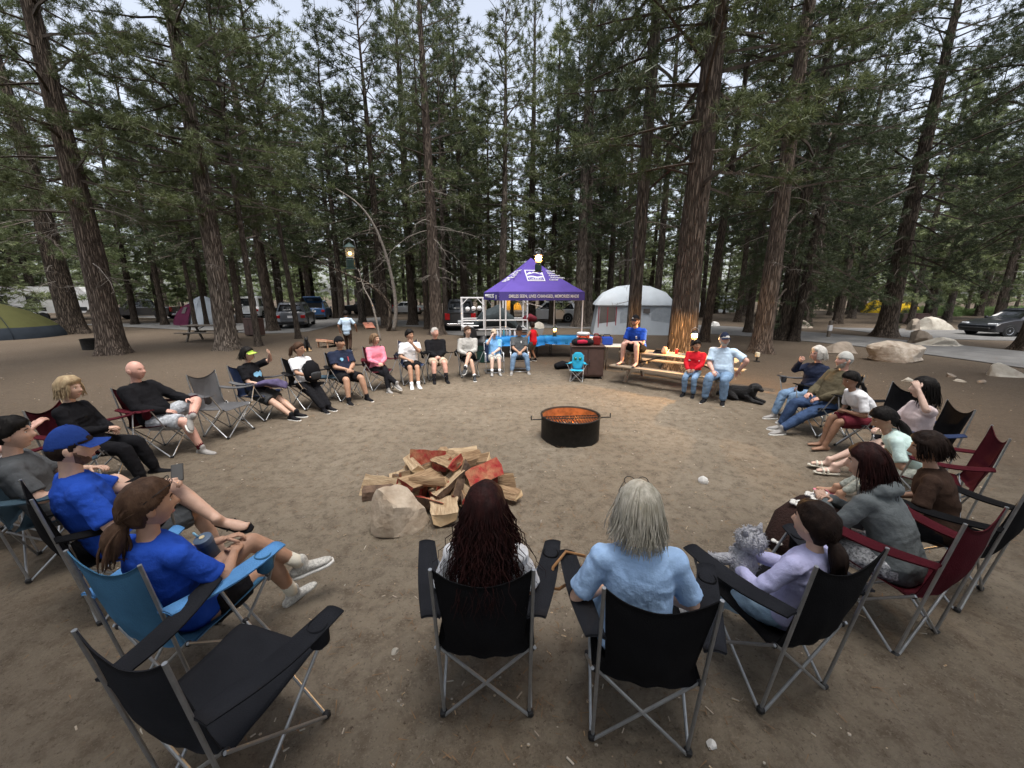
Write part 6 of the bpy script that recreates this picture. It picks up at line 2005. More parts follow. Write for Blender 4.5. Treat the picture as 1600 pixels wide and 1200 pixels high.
picnic_table('weathered picnic table with lantern, seating three by the big pine', (TC.x, TC.y), math.atan2(TX.y, TX.x), 2.75, wood_legs=True, m=mat('near_plank', (0.33, 0.27, 0.20), .85, vs=4, col2=(0.22, 0.175, 0.13), stretch=(.6, 8, 8), bump=.3, bs=30))
q = G(322, 534); picnic_table('dark picnic table on the left behind the pale grey-tan pine', (q.x - .1, q.y + .5), .08, 2.2, M_plank_d, wood_legs=True)

# things on the near picnic table
TRZ = math.atan2(TX.y, TX.x)
M_can = mat('can_red', (.55, .03, .03), .3, metal=.3)
o = empty('drink_can', (*tb(-.06, .12), .777), 0, 'red drink can on the picnic table beside the lantern', 'can')
mb = MB(); mb.lathe([(.028, 0), (.033, .006), (.033, .108), (.026, .118)], n=16); mb.build('can_body', M_can, o, 40)
mb = MB(); mb.lathe([(.026, .118), (.027, .122), (.022, .121)], n=16); mb.build('can_lid', M_steelb, o, 40)
for i, (t, m) in enumerate((('dark binder at the bottom of the table stack', C_navy), ('grey folder in the middle of the table stack', C_char), ('dark folder on top of the table stack', C_black))):
    o = empty('binder', (*tb(-.42 + .02 * i, .02), .776 + .032 * i), TRZ + .12 * i, t, 'binder', 'binders on the picnic table')
    mb = MB(); mb.bbox((0, 0, .013), (.30, .25, .026), .004); mb.build('cover', m, o)
    mb = MB(); mb.box((.003, -.005, .013), (.302, .235, .016)); mb.build('pages', M_white, o)
o = empty('paper_bag', (*tb(-.28, -.12), .776), TRZ, 'crumpled snack bag with papers near the binders', 'bag')
mb = MB(); mb.loft([(0, 0, .0), (0, 0, .06), (.01, 0, .13), (.015, 0, .18)], [.06, .075, .06, .045], [.05, .06, .04, .012], (1, 0, 0), 12, round_ends=False); mb.build('bag_body', mat('snack_bag', (.62, .50, .34), .5, vs=14, col2=(.5, .2, .1), bump=.6, bs=30), o, True)
o = empty('clear_bag', (*tb(-1.22, -.10), .776), TRZ, 'clear plastic bag of snacks at the table end beside blue-shirted man', 'bag')
mb = MB(); mb.loft([(0, 0, 0), (0, 0, .08), (0, .01, .17), (.01, 0, .22)], [.09, .11, .09, .05], [.07, .08, .06, .02], (1, 0, 0), 14, round_ends=False); mb.build('bag_body', mat('clear_bag', (.62, .60, .56), .3, vs=20, col2=(.40, .33, .26), bump=.6, bs=30), o, True)
q = G(1182, 565)
o = empty('pump_light', (q.x, q.y, 0), 0, 'small white-topped camp light on a dark stand right of the bench', 'lamp')
mb = MB(); mb.lathe([(.10, 0), (.10, .02), (.03, .03), (.03, .16)], n=14); mb.build('stand', M_blackp, o, 40)
mb = MB(); mb.bbox((0, 0, .24), (.12, .12, .16), .02); mb.build('lamp_head', mat('warm_white', (.75, .70, .55), .5), o)

# ------------------------------------------------------------------ steel food locker and what stands on it
def locker(label, loc, rz, w, d, h_, group='steel food lockers'):
    o = empty('food_locker', (loc[0], loc[1], 0), rz, label, 'locker', group)
    mb = MB(); mb.bbox((0, 0, h_ / 2 + .03), (w, d, h_ - .06), .01); mb.build('locker_body', M_brown, o)
    mb = MB(); mb.bbox((0, -.01, h_ + .012), (w + .05, d + .07, .024), .006); mb.build('locker_lid', M_brown, o)
    for s_ in (-1, 1):
        mb = MB(); mb.bbox((s_ * w * .245, -d / 2 - .011, h_ / 2 + .03), (w * .47, .018, h_ - .16), .005); dr = mb.build('door', M_brown, o)
        mb = MB(); mb.tube([(s_ * .05, -d / 2 - .022, h_ * .45), (s_ * .05, -d / 2 - .05, h_ * .47), (s_ * .05, -d / 2 - .05, h_ * .6), (s_ * .05, -d / 2 - .022, h_ * .62)], .009, 6); mb.build('door_handle', M_char_m, dr, True)
        mb = MB(); mb.box((s_ * (w / 2 - .06), 0, .015), (.06, d * .9, .03)); mb.build('skid', M_char_m, o)
    return o


LK = (2.06, 10.52)
locker('brown steel food locker carrying a cooler and bags, near picnic table', LK, -.10, .86, .72, .86)
q = G(392, 526); locker('brown steel food locker behind the pale grey-tan pine', (q.x, q.y + .4), -.35, .8, .6, .95)
q = G(1428, 505); locker('dark food locker below the far yellow tents', (q.x, q.y + .3), .0, 2.2, .8, .75)
LZ = .886
M_orange2 = mat('cooler_orange', (0.72, 0.085, 0.03), .45, .05, 5)
o = empty('drink_cooler', (LK[0] - .10, LK[1] + .08, LZ), .3, 'orange drum drink cooler with white lid on the food locker', 'cooler')
mb = MB(); mb.lathe([(.15, 0), (.16, .01), (.17, .25), (.165, .26)], n=24); mb.build('drum', M_orange2, o, 40)
mb = MB(); mb.lathe([(.172, .255), (.178, .265), (.178, .31), (.15, .325), (.05, .33)], n=24); mb.build('lid', M_white, o, 40)
mb = MB(); mb.bbox((0, -.17, .06), (.04, .05, .03), .006); mb.build('tap', M_white, o)
for s_ in (-1, 1): mb = MB(); mb.bbox((s_ * .178, 0, .21), (.03, .09, .03), .008); mb.build('handle', M_white, o)
M_jug = mat('jug_maroon', (0.22, 0.02, 0.02), .4, .1, 6)
o = empty('fuel_jug', (LK[0] + .24, LK[1] - .10, LZ), -.4, 'dark red plastic jug beside the orange cooler', 'jug')
mb = MB(); mb.bbox((0, 0, .12), (.20, .15, .24), .025); mb.build('jug_body', M_jug, o)
mb = MB(); mb.tube([(-.08, 0, .235), (-.06, 0, .30), (.03, 0, .30), (.05, 0, .24)], .016, 8); mb.build('handle', M_jug, o, True)
mb = MB(); mb.lathe([(.028, .235), (.028, .27), (.02, .275)], (.075, 0, 0), 12); mb.build('cap', M_blackp, o, 40)
o = empty('duffel_bag', (LK[0] - .17, LK[1] - .26, LZ), -.05, 'black and red duffel bag lying on the food locker front', 'bag')
mb = MB(); mb.loft([(-.24, 0, .09), (-.2, 0, .10), (0, 0, .115), (.2, 0, .10), (.24, 0, .09)], [.08, .10, .11, .10, .08], [.075, .095, .105, .095, .075], (0, 1, 0), 16); mb.build('bag_body', cloth('duffel', (.02, .02, .022), .3, 20), o, True)
mb = MB(); mb.loft([(-.14, -.10, .11), (0, -.112, .12), (.10, -.10, .11)], [.02, .025, .018], [.045, .055, .04], (0, 1, 0), 10); mb.build('red_panel', cloth('duffel_red', (.5, .03, .07)), o, True)
mb = MB(); mb.tube([(-.12, -.05, .20), (-.06, -.06, .27), (.06, -.06, .27), (.12, -.05, .20)], .009, 6); mb.build('carry_strap', C_black, o, True)
o = empty('food_box', (LK[0] + .15, LK[1] + .20, LZ), .1, 'white lidded box behind the orange cooler', 'box')
mb = MB(); mb.bbox((0, 0, .08), (.30, .22, .16), .02); mb.build('box_body', mat('box_grey', (.45, .5, .55), .5), o)
mb = MB(); mb.bbox((0, 0, .175), (.32, .24, .03), .012); mb.build('lid', M_white, o)
o = fold_table('small white folding table behind the locker with blue cooler bag', 2.62, 3.55, 11.6, None, .74, .6, rz=-.1)
o = empty('cooler_bag', (2.86, 11.6, .745), -.1, 'royal blue insulated bag on the small white table', 'bag')
mb = MB(); mb.bbox((0, 0, .12), (.34, .24, .24), .03); mb.build('bag_body', cloth('bag_blue', (.02, .06, .36)), o)
mb = MB(); mb.tube([(-.12, 0, .23), (-.08, 0, .31), (.08, 0, .31), (.12, 0, .23)], .012, 6); mb.build('handle', C_navy, o, True)
bottle('dark water bottle beside the blue cooler bag', (2.66, 11.5, .745), mat('bottle_dark', (.05, .02, .03), .35), .28, .04, M_blackp, group='bottles behind the locker')
o = empty('gear_pile', (1.55, 11.6, 0), .4, 'black gear bag on the ground behind the food locker', 'bag')
mb = MB(); mb.loft([(-.2, 0, .10), (0, 0, .13), (.2, 0, .10)], [.12, .15, .11], [.10, .13, .09], (0, 1, 0), 14); mb.build('bag_body', C_black, o, True)
# child's chair
M_cyan = cloth('kid_chair_cyan', (0.035, 0.34, 0.52), .1, 5, .2, 120)
kc = empty('child_chair', (1.70, 9.88, 0), face_rz(-.25, -1), "child's cyan folding chair with a big-eyed face on the back, in front of locker", 'chair', None, .66)
for n_, k_ in (('seat', 'seat'), ('armrest', 'armL'), ('armrest', 'armR')): setmat(add(n_, CH_EMPTY[k_], kc), M_cyan)
for me in CH_EMPTY['posts']: setmat(add('back_post', me, kc), M_metal_l)
for me in CH_EMPTY['legs']: setmat(add('leg', me, kc), M_metal_l)
mb = MB(); mb.loft([(0, -.26, .46), (0, -.28, .60), (0, -.31, .80), (0, -.335, 1.0), (0, -.35, 1.10)], [.16, .21, .24, .22, .12], [.016, .02, .022, .02, .016], (1, 0, 0), 20); bk = mb.build('backrest', M_cyan, kc, True)
for s_ in (-1, 1):
    mb = MB(); mb.ball((s_ * .095, -.272, .86), (.058, .014, .066), 14, 10); ey = mb.build('eye', mat('print_green', (.02, .16, .05), .5), bk, True)
    mb = MB(); mb.ball((s_ * .085, -.262, .89), (.018, .010, .02), 10, 6); mb.build('eye_glint', M_white, bk, True)
mb = MB(); mb.tube([(-.05, -.262, .745), (0, -.258, .725), (.05, -.262, .745)], .006, 6); mb.build('smile', M_blackp, bk, True)

# ------------------------------------------------------------------ belongings of the people in the circle
M_tumb = mat('tumbler_slate', (0.045, 0.075, 0.12), .35, coat=.2)
_p = at_person(P_pony, (P_pony['rh'] + P_pony['lh']) / 2 + np.array([-.10, -.02, -.10]))
o = empty('tumbler', (_p.x, _p.y, _p.z), .3, 'slate blue lidded tumbler with pale straw, held in lap of ponytailed woman', 'tumbler'); o.rotation_euler = (rad(14), rad(-8), .3)
mb = MB(); mb.lathe([(.034, 0), (.038, .01), (.044, .15), (.044, .16)], n=20); mb.build('cup', M_tumb, o, 40)
mb = MB(); mb.lathe([(.046, .155), (.048, .165), (.046, .19), (.034, .195), (.01, .196)], n=20); mb.build('lid', mat('lid_slate', (.09, .13, .19), .4), o, 40)
mb = MB(); mb.lathe([(.014, .194), (.014, .200)], n=12); mb.build('lid_button', mat('lid_cream', (.6, .48, .28), .5), o, 40)
mb = MB(); mb.tube([(-.02, .01, .19), (-.035, .015, .235)], .006, 8); mb.build('straw', mat('straw_blue', (.25, .5, .65), .4), o, True)
o = empty('phone', at_person(P_cap, P_cap['lh'] + np.array([.02, .09, .045])), .5, 'black phone with yellow back held by the man in blue cap', 'phone'); o.rotation_euler = (rad(40), 0, .6)
mb = MB(); mb.bbox((0, 0, 0), (.075, .15, .010), .004); mb.build('phone_body', M_blackp, o)
mb = MB(); mb.bbox((0, .03, -.007), (.06, .05, .006), .002); mb.build('yellow_sticker', mat('yellow_sticker', (.75, .45, .03), .5), o)


def lump(mb, pts, rx, ry, side=(1, 0, 0), n=14): mb.loft(pts, rx, ry, side, n)


# plush in the girl's arms
M_plush = mat('plush_grey', (0.52, 0.52, 0.55), .95, vs=40, col2=(0.36, 0.36, 0.40), bump=1.0, bs=90)
_f = Vector((-.34, .94)).normalized(); _r = Vector((_f.y, -_f.x)); _o = Vector((1.52, 1.92))
def on(fw_, rt_, z_): q_ = _o + _f * fw_ + _r * rt_; return (q_.x, q_.y, z_)
o = empty('plush_toy', on(.12, -.10, .56), face_rz(_f.x, _f.y), 'pale grey fluffy plush animal hugged by the girl in lavender', 'plush toy')
def fuzz(mb, seed, n, r):
    R = np.random.default_rng(seed); V = np.concatenate(mb.v); 
    for i in R.integers(0, len(V), n):
        d = unit(R.normal(0, 1, 3) + unit(V[i] - V.mean(0)) * 1.2)
        mb.tube([V[i], V[i] + d * r], [.004, .001], 3)
mb = MB(); lump(mb, [(0, 0, 0), (0, 0, .08), (0, .01, .15)], [.07, .085, .06], [.06, .075, .055]); fuzz(mb, 1, 260, .016); mb.build('plush_body', M_plush, o, True)
mb = MB(); mb.ball((0.02, -.01, .235), (.085, .08, .075), 16, 12); fuzz(mb, 2, 300, .016); hd = mb.build('plush_head', M_plush, o, True)
for s_ in (-1, 1):
    mb = MB(); mb.tube([(.02 + s_ * .05, -.01, .28), (.02 + s_ * .065, -.01, .335)], [.024, .006], 8); mb.build('ear', M_plush, hd, True)
    mb = MB(); lump(mb, [(s_ * .05, .02, .11), (s_ * .11, .09, .07), (s_ * .10, .14, .04)], [.035, .035, .03], [.035, .035, .03], (0, 0, 1)); fuzz(mb, 5 + s_, 120, .014); mb.build('paw', M_plush, o, True)
# brown spotted blanket
M_blank = mat('blanket_brown', (0.030, 0.012, 0.009), .95, vs=12, col2=(0.018, 0.008, 0.006), bump=.6, bs=70)
M_blankw = mat('blanket_white', (0.74, 0.72, 0.68), .9, bump=.4, bs=70)
_p = G(1262, 822, .56)
o = empty('blanket', (_p.x, _p.y, .08), .5, 'dark brown fleece blanket with white flower patches bundled between two girls', 'blanket')
bmb = MB(); lump(bmb, [(-.30, .05, .42), (-.15, .0, .50), (.05, -.02, .54), (.25, .03, .52), (.40, .08, .50)], [.10, .17, .20, .17, .10], [.08, .12, .14, .12, .08], (0, 1, 0), 22)
V = np.concatenate(bmb.v); V = V * (1 + .05 * vnoise(V * 9, 3))[:, None]; bmb.v = [V]; bmb.build('blanket_body', M_blank, o, True)
RR = np.random.default_rng(8)
for i, (x, y, z_) in enumerate(((-.34, .02, .46), (-.22, -.05, .615), (.02, -.02, .685), (.10, .05, .68), (.27, .04, .645), (.36, .10, .60), (-.08, .06, .66))):
    mb = MB()
    for j in range(5): a = j * 1.257; mb.ball((x + .028 * math.cos(a), y + .028 * math.sin(a), z_), (.024, .02, .012), 8, 5)
    mb.build('white_flower', M_blankw, o, True)
# jacket on lap, backpack on lap, side table
o = empty('jacket', at_person(P_vis, (.02, .16, .63)), .3, 'purple-grey jacket bundled on the lap of woman in visor', 'jacket')
mb = MB(); lump(mb, [(-.20, -.08, .0), (-.05, .0, .04), (.12, .02, .02), (.24, .06, -.06)], [.10, .15, .15, .09], [.06, .09, .08, .05], (0, 1, 0), 18)
V = np.concatenate(mb.v); V = V * np.array([1, 1.1, .8]) + .045 * np.stack([vnoise(V * 9, 1), vnoise(V * 9, 2), vnoise(V * 11, 3)], 1); mb.v = [V]; mb.build('jacket_body', C_purple, o, True)
o = empty('backpack', at_person(P_wt, (.0, .16, .60)), face_rz(.88, -.47), 'black backpack on the lap of the woman in white T-shirt', 'backpack')
mb = MB(); lump(mb, [(0, 0, .0), (0, .0, .12), (0, -.02, .26), (0, -.03, .32)], [.15, .17, .15, .09], [.09, .11, .10, .06], (1, 0, 0), 16); mb.build('pack_body', C_black, o, True)
mb = MB(); lump(mb, [(0, .11, .02), (0, .12, .12)], [.11, .11], [.03, .03]); mb.build('front_pocket', C_char, o, True)
for s_ in (-1, 1): mb = MB(); mb.tube([(s_ * .08, -.08, .30), (s_ * .11, -.14, .2), (s_ * .09, -.1, .04)], .012, 6); mb.build('shoulder_strap', C_char, o, True)
q = G(502, 606)
o = empty('side_table', (-3.92, 8.05, 0), .2, 'small grey-blue folding side table between two seated people', 'table')
mb = MB(); mb.bbox((0, 0, .50), (.42, .36, .02), .006); mb.build('table_top', F_teal, o)
for s_ in (-1, 1):
    mb = MB(); mb.tube([(s_ * .18, -.15, .012), (-s_ * .18, -.15, .49)], .008, 6); mb.build('leg', M_metal, o, True)
    mb = MB(); mb.tube([(s_ * .18, .15, .012), (-s_ * .18, .15, .49)], .008, 6); mb.build('leg', M_metal, o, True)
# brown shoulder bag strap on the blue-shirted person's chair
M_leather = mat('leather_tan', (0.30, 0.15, 0.06), .5, .15, 12)
o = empty('shoulder_bag', (.33, 1.88, 0), 0, 'tan leather bag strap looped over the arm of the black chair', 'bag')
mb = MB(); mb.tube([(.10, .10, .70), (-.02, .06, .76), (-.10, -.02, .72), (-.12, -.04, .60), (-.06, .0, .56), (.06, .05, .60), (.18, .10, .64)], .009, 6); mb.build('strap', M_leather, o, True)
mb = MB(); lump(mb, [(.14, .10, .40), (.15, .10, .50), (.15, .1, .62)], [.10, .11, .09], [.04, .05, .03]); mb.build('bag_body', M_leather, o, True)
# white letter on the crossed black sneaker
_M = Matrix.Translation(P_nb['root'].location) @ Matrix.Rotation(P_nb['root'].rotation_euler.z, 4, 'Z')
_fd = Vector(unit(np.array((.7, .7, -.15)))); _up = Vector((0, 0, 1)); _up = (_up - _fd * _up.dot(_fd)).normalized(); _sd = _fd.cross(_up)
_an = Vector(P_nb['la']); _wc = _M @ _an
if (_M.to_3x3() @ _sd).dot(Vector((0, 0, CAM_H)) - _wc) < 0: _sd = -_sd
_ex = _up.cross(_sd)
lettering('N', .055, M_logo, P_nb['root'], _an + _fd * .055 - _up * .050 + _sd * .047, _ex, _up, name='shoe_letter')

# ------------------------------------------------------------------ dogs
def dog(label, loc, face, parts_, m, extra=None, k=1.0):
    o = empty('dog', (loc[0], loc[1], 0), face_rz(*face), label, 'dog', None, k)
    mb = MB()
    for path, rx, ry in parts_: mb.loft(path, rx, ry, (1, 0, .01), 14)
    b = mb.build('body', m, o); add_job(b, .014, 3, None, .006, 26, 4)
    for n_, fn, mm in (extra or []):
        q_ = MB(); fn(q_); q_.build(n_, mm, o, True)
    return o


M_fur = mat('fur_black', (0.010, 0.010, 0.011), .65, vs=30, col2=(0.022, 0.021, 0.022), spec=.3, bump=.8, bs=80)
M_tanfur = mat('fur_tan', (0.38, 0.25, 0.13), .8, bump=.6, bs=80)
p = G(1163, 627)
dog('black long-haired dog lying beside the man in light blue shirt', (p.x, p.y + .15), (.55, -.83), [
    ([(0, -.42, .15), (0, -.25, .19), (0, .0, .20), (0, .20, .23), (0, .28, .25)], [.12, .17, .17, .16, .12], [.12, .17, .18, .19, .14]),
    ([(0, .20, .26), (0, .28, .34), (0, .31, .38)], [.15, .13, .12], [.15, .13, .12]),
    ([(0, .28, .40), (0, .36, .42), (0, .42, .41)], [.11, .125, .10], [.11, .115, .09]),
    ([(0, .42, .385), (0, .49, .365), (0, .52, .36)], [.07, .06, .045], [.06, .05, .04]),
    ([(-.11, .32, .46), (-.155, .335, .38), (-.15, .35, .30)], [.03, .05, .03], [.02, .025, .02]), ([(.11, .32, .46), (.155, .335, .38), (.15, .35, .30)], [.03, .05, .03], [.02, .025, .02]),
    ([(-.11, .18, .16), (-.13, .36, .06), (-.13, .56, .045)], [.07, .05, .04], [.07, .05, .035]), ([(.11, .18, .16), (.12, .38, .06), (.12, .62, .045)], [.07, .05, .04], [.07, .05, .035]),
    ([(-.14, -.30, .14), (-.22, -.12, .12), (-.21, .02, .05)], [.09, .09, .045], [.11, .09, .04]), ([(.14, -.30, .14), (.22, -.12, .12), (.21, .02, .05)], [.09, .09, .045], [.11, .09, .04]),
    ([(0, -.45, .13), (.08, -.60, .07), (.20, -.68, .05)], [.05, .05, .02], [.05, .05, .02])], M_fur,
    [('eye', lambda q_: (q_.ball((-.05, .45, .44), .011, 8, 6), q_.ball((.05, .45, .44), .011, 8, 6)), M_iris), ('nose', lambda q_: q_.ball((0, .55, .37), (.02, .014, .016), 8, 6), M_blackp)], k=.78)
p = G(480, 549)
dog('small black and tan dog sitting on the dirt behind the circle', (p.x, p.y), (.55, -.8), [
    ([(0, -.16, .12), (0, -.10, .20), (0, .02, .32), (0, .08, .42)], [.11, .13, .11, .08], [.11, .13, .12, .09]),
    ([(0, .07, .42), (0, .10, .52), (0, .15, .55)], [.07, .065, .06], [.07, .065, .06]),
    ([(0, .17, .54), (0, .27, .515)], [.04, .026], [.038, .024]),
    ([(-.05, .09, .58), (-.06, .085, .66)], [.028, .008], [.012, .006]), ([(.05, .09, .58), (.06, .085, .66)], [.028, .008], [.012, .006]),
    ([(-.07, .08, .34), (-.075, .12, .15)], [.05, .032], [.05, .032]), ([(.07, .08, .34), (.075, .12, .15)], [.05, .032], [.05, .032]),
    ([(-.11, -.10, .12), (-.13, .02, .10)], [.08, .06], [.09, .06]), ([(.11, -.10, .12), (.13, .02, .10)], [.08, .06], [.09, .06]),
    ([(0, -.24, .08), (.1, -.38, .06)], [.035, .015], [.035, .015])], M_fur,
    [('paw', lambda q_: [q_.loft([(s_ * .075, .12, .15), (s_ * .075, .13, .05), (s_ * .075, .19, .03)], [.032, .03, .03], [.032, .03, .022], (1, 0, 0), 10) for s_ in (-1, 1)], M_tanfur),
     ('hind_paw', lambda q_: [q_.loft([(s_ * .13, .02, .05), (s_ * .135, .14, .03)], [.035, .03], [.03, .024], (1, 0, 0), 10) for s_ in (-1, 1)], M_tanfur)], k=.95)
run_jobs()

# ------------------------------------------------------------------ vehicles
M_tyre = mat('tyre', (0.018, 0.018, 0.018), .85)
M_rim = mat('rim', (0.35, 0.36, 0.38), .35, metal=.7)
M_cglass = mat('car_glass', (0.012, 0.014, 0.016), .08, spec=.6)
M_chrome = mat('chrome', (.6, .6, .62), .2, metal=.9)
M_tail = mat('tail_light', (0.35, 0.01, 0.012), .25, coat=.4)
M_headl = mat('head_light', (0.6, 0.62, 0.65), .15, coat=.5)


def paint(name, c): return mat('paint_' + name, c, .32, .04, 3, metal=.25, spec=.5, coat=.7)


def car(label, loc, face, color, kind='suv', group='parked vehicles', hatch_open=False, L_=4.7, W=1.86, H=1.72):
    """front towards local +Y"""
    o = empty({'suv': 'parked_car', 'sedan': 'parked_car', 'pickup': 'pickup_truck'}[kind], (loc[0], loc[1], 0), face_rz(*face), label, {'suv': 'car', 'sedan': 'car', 'pickup': 'truck'}[kind], group)
    hl, hw = L_ / 2, W / 2
    if kind == 'sedan':
        belt = .92; prof = [(-hl, .42), (-hl + .02, .75), (-hl + .12, .98), (-hl + .55, 1.04), (-.9, 1.0), (.65, .96), (hl - .95, .90), (hl - .25, .74), (hl - .04, .60), (hl, .42), (hl - .1, .24), (-hl + .1, .26)]
        gb, gt = (-1.55, .95), (-.85, .15)
    elif kind == 'pickup':
        belt = 1.12; prof = [(-hl, .55), (-hl, 1.12), (-.6, 1.14), (.9, 1.14), (hl - .95, 1.10), (hl - .12, 1.02), (hl, .85), (hl, .5), (hl - .1, .38), (-hl + .05, .42)]
        gb, gt = (-.75, 1.25), (-.55, .55)
    else:
        belt = 1.02; prof = [(-hl, .45), (-hl + .02, .95), (-hl + .10, 1.08), (-.5, 1.06), (.95, 1.03), (hl - .55, .97), (hl - .12, .85), (hl, .60), (hl - .04, .34), (hl - .2, .26), (-hl + .1, .28)]
        gb, gt = (-hl + .12, 1.25), (-hl + .50, .40)
    prof = np.array(prof); cz = .62; rings = []
    for xf, k in ((-1.0, .90), (-.97, .965), (-.90, 1.0), (-.5, 1.01), (0, 1.015), (.5, 1.01), (.90, 1.0), (.97, .965), (1.0, .90)):
        q_ = prof.copy(); q_[:, 1] = cz + (q_[:, 1] - cz) * k; q_[:, 0] *= (1 - (1 - k) * .22) * (1 - .022 * xf * xf)
        rings.append(np.stack([np.full(len(q_), xf * hw), q_[:, 0], q_[:, 1]], 1))
    mb = MB(); mb.rings(rings); mb.build('body', color, o, 30)
    # cabin
    top = H; bw, tw = hw * .93, hw * .74
    secs = []
    for t in np.linspace(0, 1, 6):
        e = t ** .85; y0, y1 = gb[0] + (gt[0] - gb[0]) * e, gb[1] + (gt[1] - gb[1]) * e; w = bw + (tw - bw) * t ** 1.15; z = belt - .02 + (top - belt) * (t ** .92)
        c_ = .12
        secs.append(np.array([(-w + c_, y0, z), (w - c_, y0, z), (w, y0 + c_, z), (w, y1 - c_, z), (w - c_, y1, z), (-w + c_, y1, z), (-w, y1 - c_, z), (-w, y0 + c_, z)]))
    r_ = secs[-1].copy(); ctr = r_.mean(0); r2 = ctr + (r_ - ctr) * .86; r2[:, 2] += .035; secs.append(r2)
    mb = MB(); mb.rings(secs); mb.build('cabin', color, o, 45)

    def lerp_sec(t, i): return np.array([np.interp(t, np.linspace(0, 1, 6), [s_[i][c_] for s_ in secs[:6]]) for c_ in range(3)])
    def pane(i, j, a0, a1, t0, t1, nrm, name='window'):
        P = []
        for t in np.linspace(t0, t1, 4):
            p0, p1 = lerp_sec(t, i), lerp_sec(t, j)
            P.append([tuple(p0 + (p1 - p0) * a + np.array(nrm) * .008) for a in np.linspace(a0, a1, 4)])
        m_ = MB(); m_.sheet(np.array(P), .006); return m_.build(name, M_cglass, o, True)
    nwin = 2 if kind != 'suv' else 3
    ed = np.linspace(.03, .97, nwin + 1)
    for (i, j, sg) in ((2, 3, 1), (7, 6, -1)):
        for k in range(nwin): pane(i, j, ed[k] + .012, ed[k + 1] - .012, .12, .84, (sg, 0, .3))
    pane(4, 5, .0, 1, .10, .88, (0, .8, .5), 'windshield')
    if not hatch_open: pane(0, 1, .0, 1, .18, .84, (0, -.9, .3), 'rear_window')
    else:
        m_ = MB(); m_.box((0, gb[0] + .02, 1.05), (W * .74, .08, .95)); m_.build('open_trunk', M_blackp, o)
        m_ = MB(); m_.bbox((0, gt[0] - .38, H + .16), (W * .78, 1.05, .07), .02, (rad(-22), 0, 0)); ht = m_.build('tailgate', color, o)
        m_ = MB(); m_.box((0, gt[0] - .40, H + .115), (W * .66, .6, .02), (rad(-22), 0, 0)); m_.build('rear_window', M_cglass, ht)
    # wheels
    wr = .36 if kind != 'sedan' else .33
    for y in (hl - .88, -hl + .92):
        for sg in (-1, 1):
            mb = MB(); mb.lathe([(wr * 1.14, -.01), (wr * 1.14, .01), (.02, .012)], (sg * (hw * .992), y, wr + .02), 24, axis=(sg, 0, 0)); mb.build('wheel_arch', M_blackp, o)
            mb = MB(); mb.lathe([(wr * .6, -.12), (wr * .95, -.12), (wr, -.08), (wr, .07), (wr * .94, .105), (wr * .66, .11), (wr * .62, .09)], (sg * (hw - .085), y, wr), 28, axis=(sg, 0, 0)); tw_ = mb.build('tyre', M_tyre, o, 40)
            mb = MB(); mb.lathe([(wr * .64, .08), (wr * .62, .10), (wr * .55, .085), (wr * .14, .075), (wr * .12, .095), (.01, .10)], (sg * (hw - .085), y, wr), 20, axis=(sg, 0, 0)); mb.build('rim', M_rim if kind != 'pickup' else M_char_m, tw_, 30)
            for q_ in range(5):
                a = q_ * 1.2566; mb = MB(); mb.box((sg * (hw + .008), y + math.cos(a) * wr * .36, wr + math.sin(a) * wr * .36), (.012, wr * .20, wr * .16), (a, 0, 0)); mb.build('rim_gap', M_blackp, tw_)
    # lamps, bumpers, plate, mirrors, handles
    for sg in (-1, 1):
        zt = prof[1][1] * .86 if kind != 'pickup' else .92
        mb = MB(); mb.bbox((sg * hw * .80, -hl + .03, zt), (hw * .30, .10, .20 if kind != 'pickup' else .42), .02); mb.build('tail_light', M_tail, o)
        mb = MB(); mb.bbox((sg * hw * .72, hl - .10 if kind != 'sedan' else hl - .22, .76 if kind != 'sedan' else .66), (hw * .44, .16, .13), .03, (0, 0, -sg * .25)); mb.build('headlight', M_headl, o)
        mb = MB(); mb.bbox((sg * (hw + .07), gb[1] - .28, belt + .06), (.16, .12, .13), .03); mb.build('mirror', color, o)
        for y in (.05, -.95):
            if kind == 'pickup' and y < -.5: continue
            mb = MB(); mb.bbox((sg * (hw * 1.0), y, belt - .14), (.03, .16, .025), .006); mb.build('door_handle', M_chrome if kind != 'sedan' else color, o)
    mb = MB(); mb.bbox((0, -hl - .01, .42), (W * .86, .09, .16), .03); mb.build('rear_bumper', M_blackp if kind != 'pickup' else M_chrome, o)
    mb = MB(); mb.bbox((0, hl - .02, .40), (W * .80, .10, .18), .03); mb.build('front_bumper', M_blackp, o)
    mb = MB(); mb.bbox((0, -hl - .03, .80 if kind == 'suv' else .62), (.32, .02, .15), .003); mb.build('number_plate', M_white, o)
    if kind == 'suv':
        for sg in (-1, 1): mb = MB(); mb.tube([(sg * tw * .92, gt[0] + .2, H + .05), (sg * tw * .92, gt[1] - .1, H + .05)], .018, 6); mb.build('roof_rail', M_blackp, o, True)
    if kind == 'pickup':
        mb = MB(); mb.box((0, -hl / 2 - .40, 1.125), (W * .84, hl - .75, .02)); mb.build('bed_floor', M_blackp, o)
    return o


